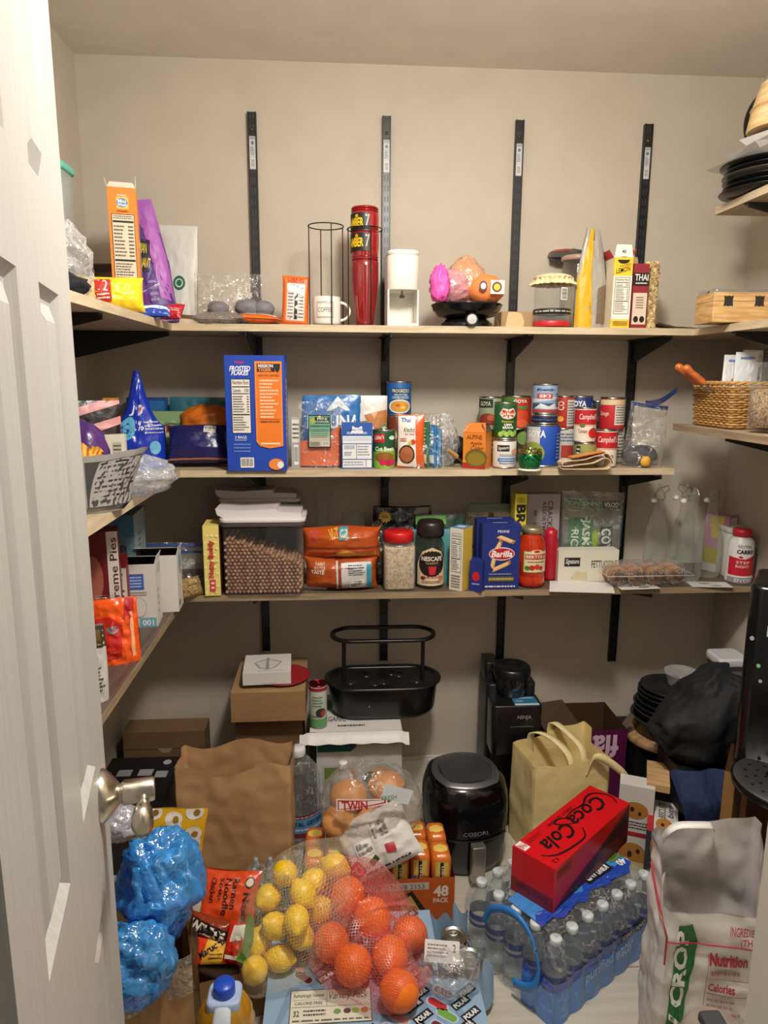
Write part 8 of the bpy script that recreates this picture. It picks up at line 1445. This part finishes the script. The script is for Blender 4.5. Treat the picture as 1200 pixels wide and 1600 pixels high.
# oil jug
o = empty('oil_jug', (-.228, 1.215, 0)); tag(o, 'ribbed jug of golden oil with a blue cap and white handle', 'jug')
GO = CLEAR('e0a828', .72, .08, .3, body='c08c14'); pr = [(.001, .004), (.045, .001), (.055, .008)]; z = .02; k = 0
while z < .235: pr.append((.0585 if k % 2 else .0545, z)); z += .008; k += 1
pr += [(.054, .245), (.044, .265), (.03, .28), (.018, .288)]
mb = MB(); mb.lathe(pr, GO, 44, caps=False); mb.build('bottle_body', o)
WH = M('a8bcdc', .35); mb = MB(); mb.rbox(-.033, .033, -.03, .03, .262, .29, WH, .014, 5, .005); mb.tube([(0, -.026, .28), (0, -.05, .262), (0, -.067, .22), (0, -.066, .15), (0, -.06, .12)], [.016, .018, .017, .02, .02], M('c8d0dc', .35), 14, flatz=.5)
F = flat((-.012, -.0845, .14), (1, 0, 0), (0, 0, 1), .024, .09); mb.prints(F, [('t', 'Vegetable Oil', .1, .05, .55, .95, '28282c', {'rot': -90}), ('r', .62, .5, .95, .85, '54242c')]); mb.build('handle', o)
mb = MB(); mb.lathe([(.02, .286), (.0215, .288), (.021, .31), (.019, .313), (.001, .314)], M('1c4cc0', .35), 30, caps=False); mb.build('cap', o)
# snack box on the left
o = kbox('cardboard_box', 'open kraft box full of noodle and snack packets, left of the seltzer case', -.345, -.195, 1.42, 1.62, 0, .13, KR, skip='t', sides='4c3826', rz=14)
ON = 'dc4c20'
pouch('noodle_bag', 'large orange bag with sideways black Ramen Noodle lettering', 'bag', tuple(atz(352, 1448, .155)), .15, .125, .03, FOIL(ON, .3), [('t', 'Ramen', .56, .3, .68, .85, '1c1410', {'rot': -90}), ('t', 'Noodle', .42, .2, .54, .85, '1c1410', {'rot': -90}), ('t', 'Soup', .3, .45, .4, .85, '1c1410', {'rot': -90}), ('t', 'Chicken', .16, .4, .26, .85, '3c1410', {'rot': -90}), ('e', .86, .78, .08, .1, '2c2018'), ('e', .86, .78, .06, .07, 'd8c8b0'), ('t', 'Nissin', .78, .1, .9, .6, '1c1410', {'rot': -90})], kind='pillow', seed=141, rx=-42, rz=-8, cr=.006)
pouch('snack_bag', 'dark brown bag lettered WILDE lying across the snack box', 'bag', tuple(atz(322, 1468, .165)), .115, .05, .035, FOIL('8c341c', .25), [('p', [(0, 0), (1, 0), (1, .55), (.0, .85)], '16120e'), ('t', 'WILDE', .08, .18, .95, .62, 'e0d8cc', {'bold': .05, 'rot': -8})], kind='pillow', seed=142, rx=-40, rz=-22, cr=.005)
pouch('noodle_packet', 'red and yellow Maruchan noodle packet low in the snack box', 'packet', tuple(atz(330, 1506, .135)), .085, .055, .02, FOIL('d83c1c', .25), [('p', [(.2, .0), (.9, .0), (.95, 1), (.4, 1)], 'e8b434'), ('t', 'Maruchan', .1, .45, .95, .75, '1c1410', {'rot': 30, 'bold': .04}), ('l', .45, .15, .8, .4, 2, '3c2410')], kind='pillow', seed=143, rx=-44, rz=-2, cr=.004)
pouch('noodle_packet', 'shiny red and white packet beside the Maruchan packet', 'packet', tuple(atz(364, 1506, .145)), .055, .085, .02, FOIL('c42818', .2), [('p', [(.2, .5), (.9, .6), (.8, .95), (.3, .9)], 'e4ddd4'), ('r', .1, .1, .9, .2, 'e8e0d4')], kind='pillow', seed=144, rx=-40, rz=-14, cr=.006)
# large kraft box with bags
bc = (-.452, 1.30); o = kbox('cardboard_box', 'big kraft box at the door with crumpled tape, full of blue bags', bc[0] - .13, bc[0] + .13, bc[1] - .15, bc[1] + .15, 0, .375, ramp_mat('kraft_front', 'a07850', 'b48c60', .75, 12, (5, 5, 1), bump=.05), skip='t', sides='8c6c48', rz=17)
mb = MB(); mb.grid(lambda u, v: (.131 + .004 * math.sin(u * 19) + .012 * v, -.15 + .3 * u, .29 + .11 * v + .012 * math.sin(u * 13)), 30, 8, CLEAR('e8dcc8', .35, .15, .4, .9, 40, body='d8c8b0')); mb.grid(lambda u, v: (-.02 + .15 * u, -.152 - .006 * math.sin(u * 9), .30 + .085 * v + .02 * u), 20, 6, CLEAR('e8dcc8', .3, .15, .4, .9, 40, body='d8c8b0')); mb.build('clear_tape', o)
bb_ = CLEAR('6cb8f4', .5, .15, .35, .9, 24, body='4cacf8')
blob('plastic_bag', 'bright blue crumpled carrier bag in the top of the big kraft box', 'bag', (-.365, 1.30, .385), .14, .15, .17, bb_, .46, 1.5, 51., 70)
blob('plastic_bag', 'blue carrier bag hanging over the front of the big kraft box', 'bag', (-.385, 1.17, .345), .125, .10, .125, bb_, .42, 1.6, 57., 60)
tw_ = bpy.data.objects.new('x', None); bpy.data.objects.remove(tw_)
q = bpy.data.objects['plastic_bag' + '.%03d' % (len([1 for o_ in bpy.data.objects if o_.name.startswith('plastic_bag')]) - 2)]
strap([(.0, .0, .13), (-.02, -.015, .17), (-.035, -.03, .195), (-.03, -.05, .19), (-.01, -.07, .15), (.01, -.085, .11), (.02, -.09, .06)], (.02, 0, .008), q, 'knotted_handle', .003, bb_)
blob('plastic_bag', 'white crumpled bag at the door edge beside the handle', 'bag', tuple(atz(192, 1308, .385)), .09, .08, .075, CLEAR('f0f0f4', .6, .15, .3, .9, 30, body='dcdce4'), .25, 2.2, 61., 40)
pouch('popcorn_bag', 'yellow popcorn bag with popcorn pictures leaning behind the blue bags', 'bag', (-.485, 1.60, 0), .17, .415, .05, FOIL('d8a81c', .3), [('e', .22 + .3 * (k % 3), .98 - .09 * (k // 3) - .04 * (k % 2), .13, .045, 'd8d4cc') for k in range(9)] + [('e', .22 + .3 * (k % 3) + .03, .98 - .09 * (k // 3) - .04 * (k % 2), .045, .018, '8c6420') for k in range(9)], seed=151, rz=14, ry=11, rx=-6, neck=1.0, cr=.008)
blob('cloth_bundle', 'navy cloth tucked between the popcorn bag and the blue bag', 'cloth', tuple(atz(256, 1325, .375)), .06, .06, .05, M('141c30', .8), .12, 1.6, 71., 26)
# clear container in the immediate foreground, bottom right
o = empty('food_jar', (.585, .93, 0)); bpy.data.objects.remove(o)
p_ = atz(1120, 1606, .62); o = empty('blender_jar', (p_.x, p_.y, 0)); tag(o, 'clear cylinder with a dark and beige top at the bottom right edge', 'jar')
mb = MB(); mb.lathe([(.001, .002), (.042, .001), (.044, .01), (.044, .585)], CLEAR('e8e8ea', .12, .08, .45), 36, caps=False); mb.build('jar_body', o)
mb = MB(); mb.lathe([(.044, .58), (.046, .585), (.046, .6), (.036, .618), (.001, .624)], CLEAR('d8d4d0', .5, .15, .4, body='a89c90'), 36, caps=False); mb.build('lid', o)
mb = MB(); mb.rbox(-.02, .012, -.02, .018, .618, .632, M('2c2e32', .5), .006, 4, .004); mb.build('lid_knob', o)
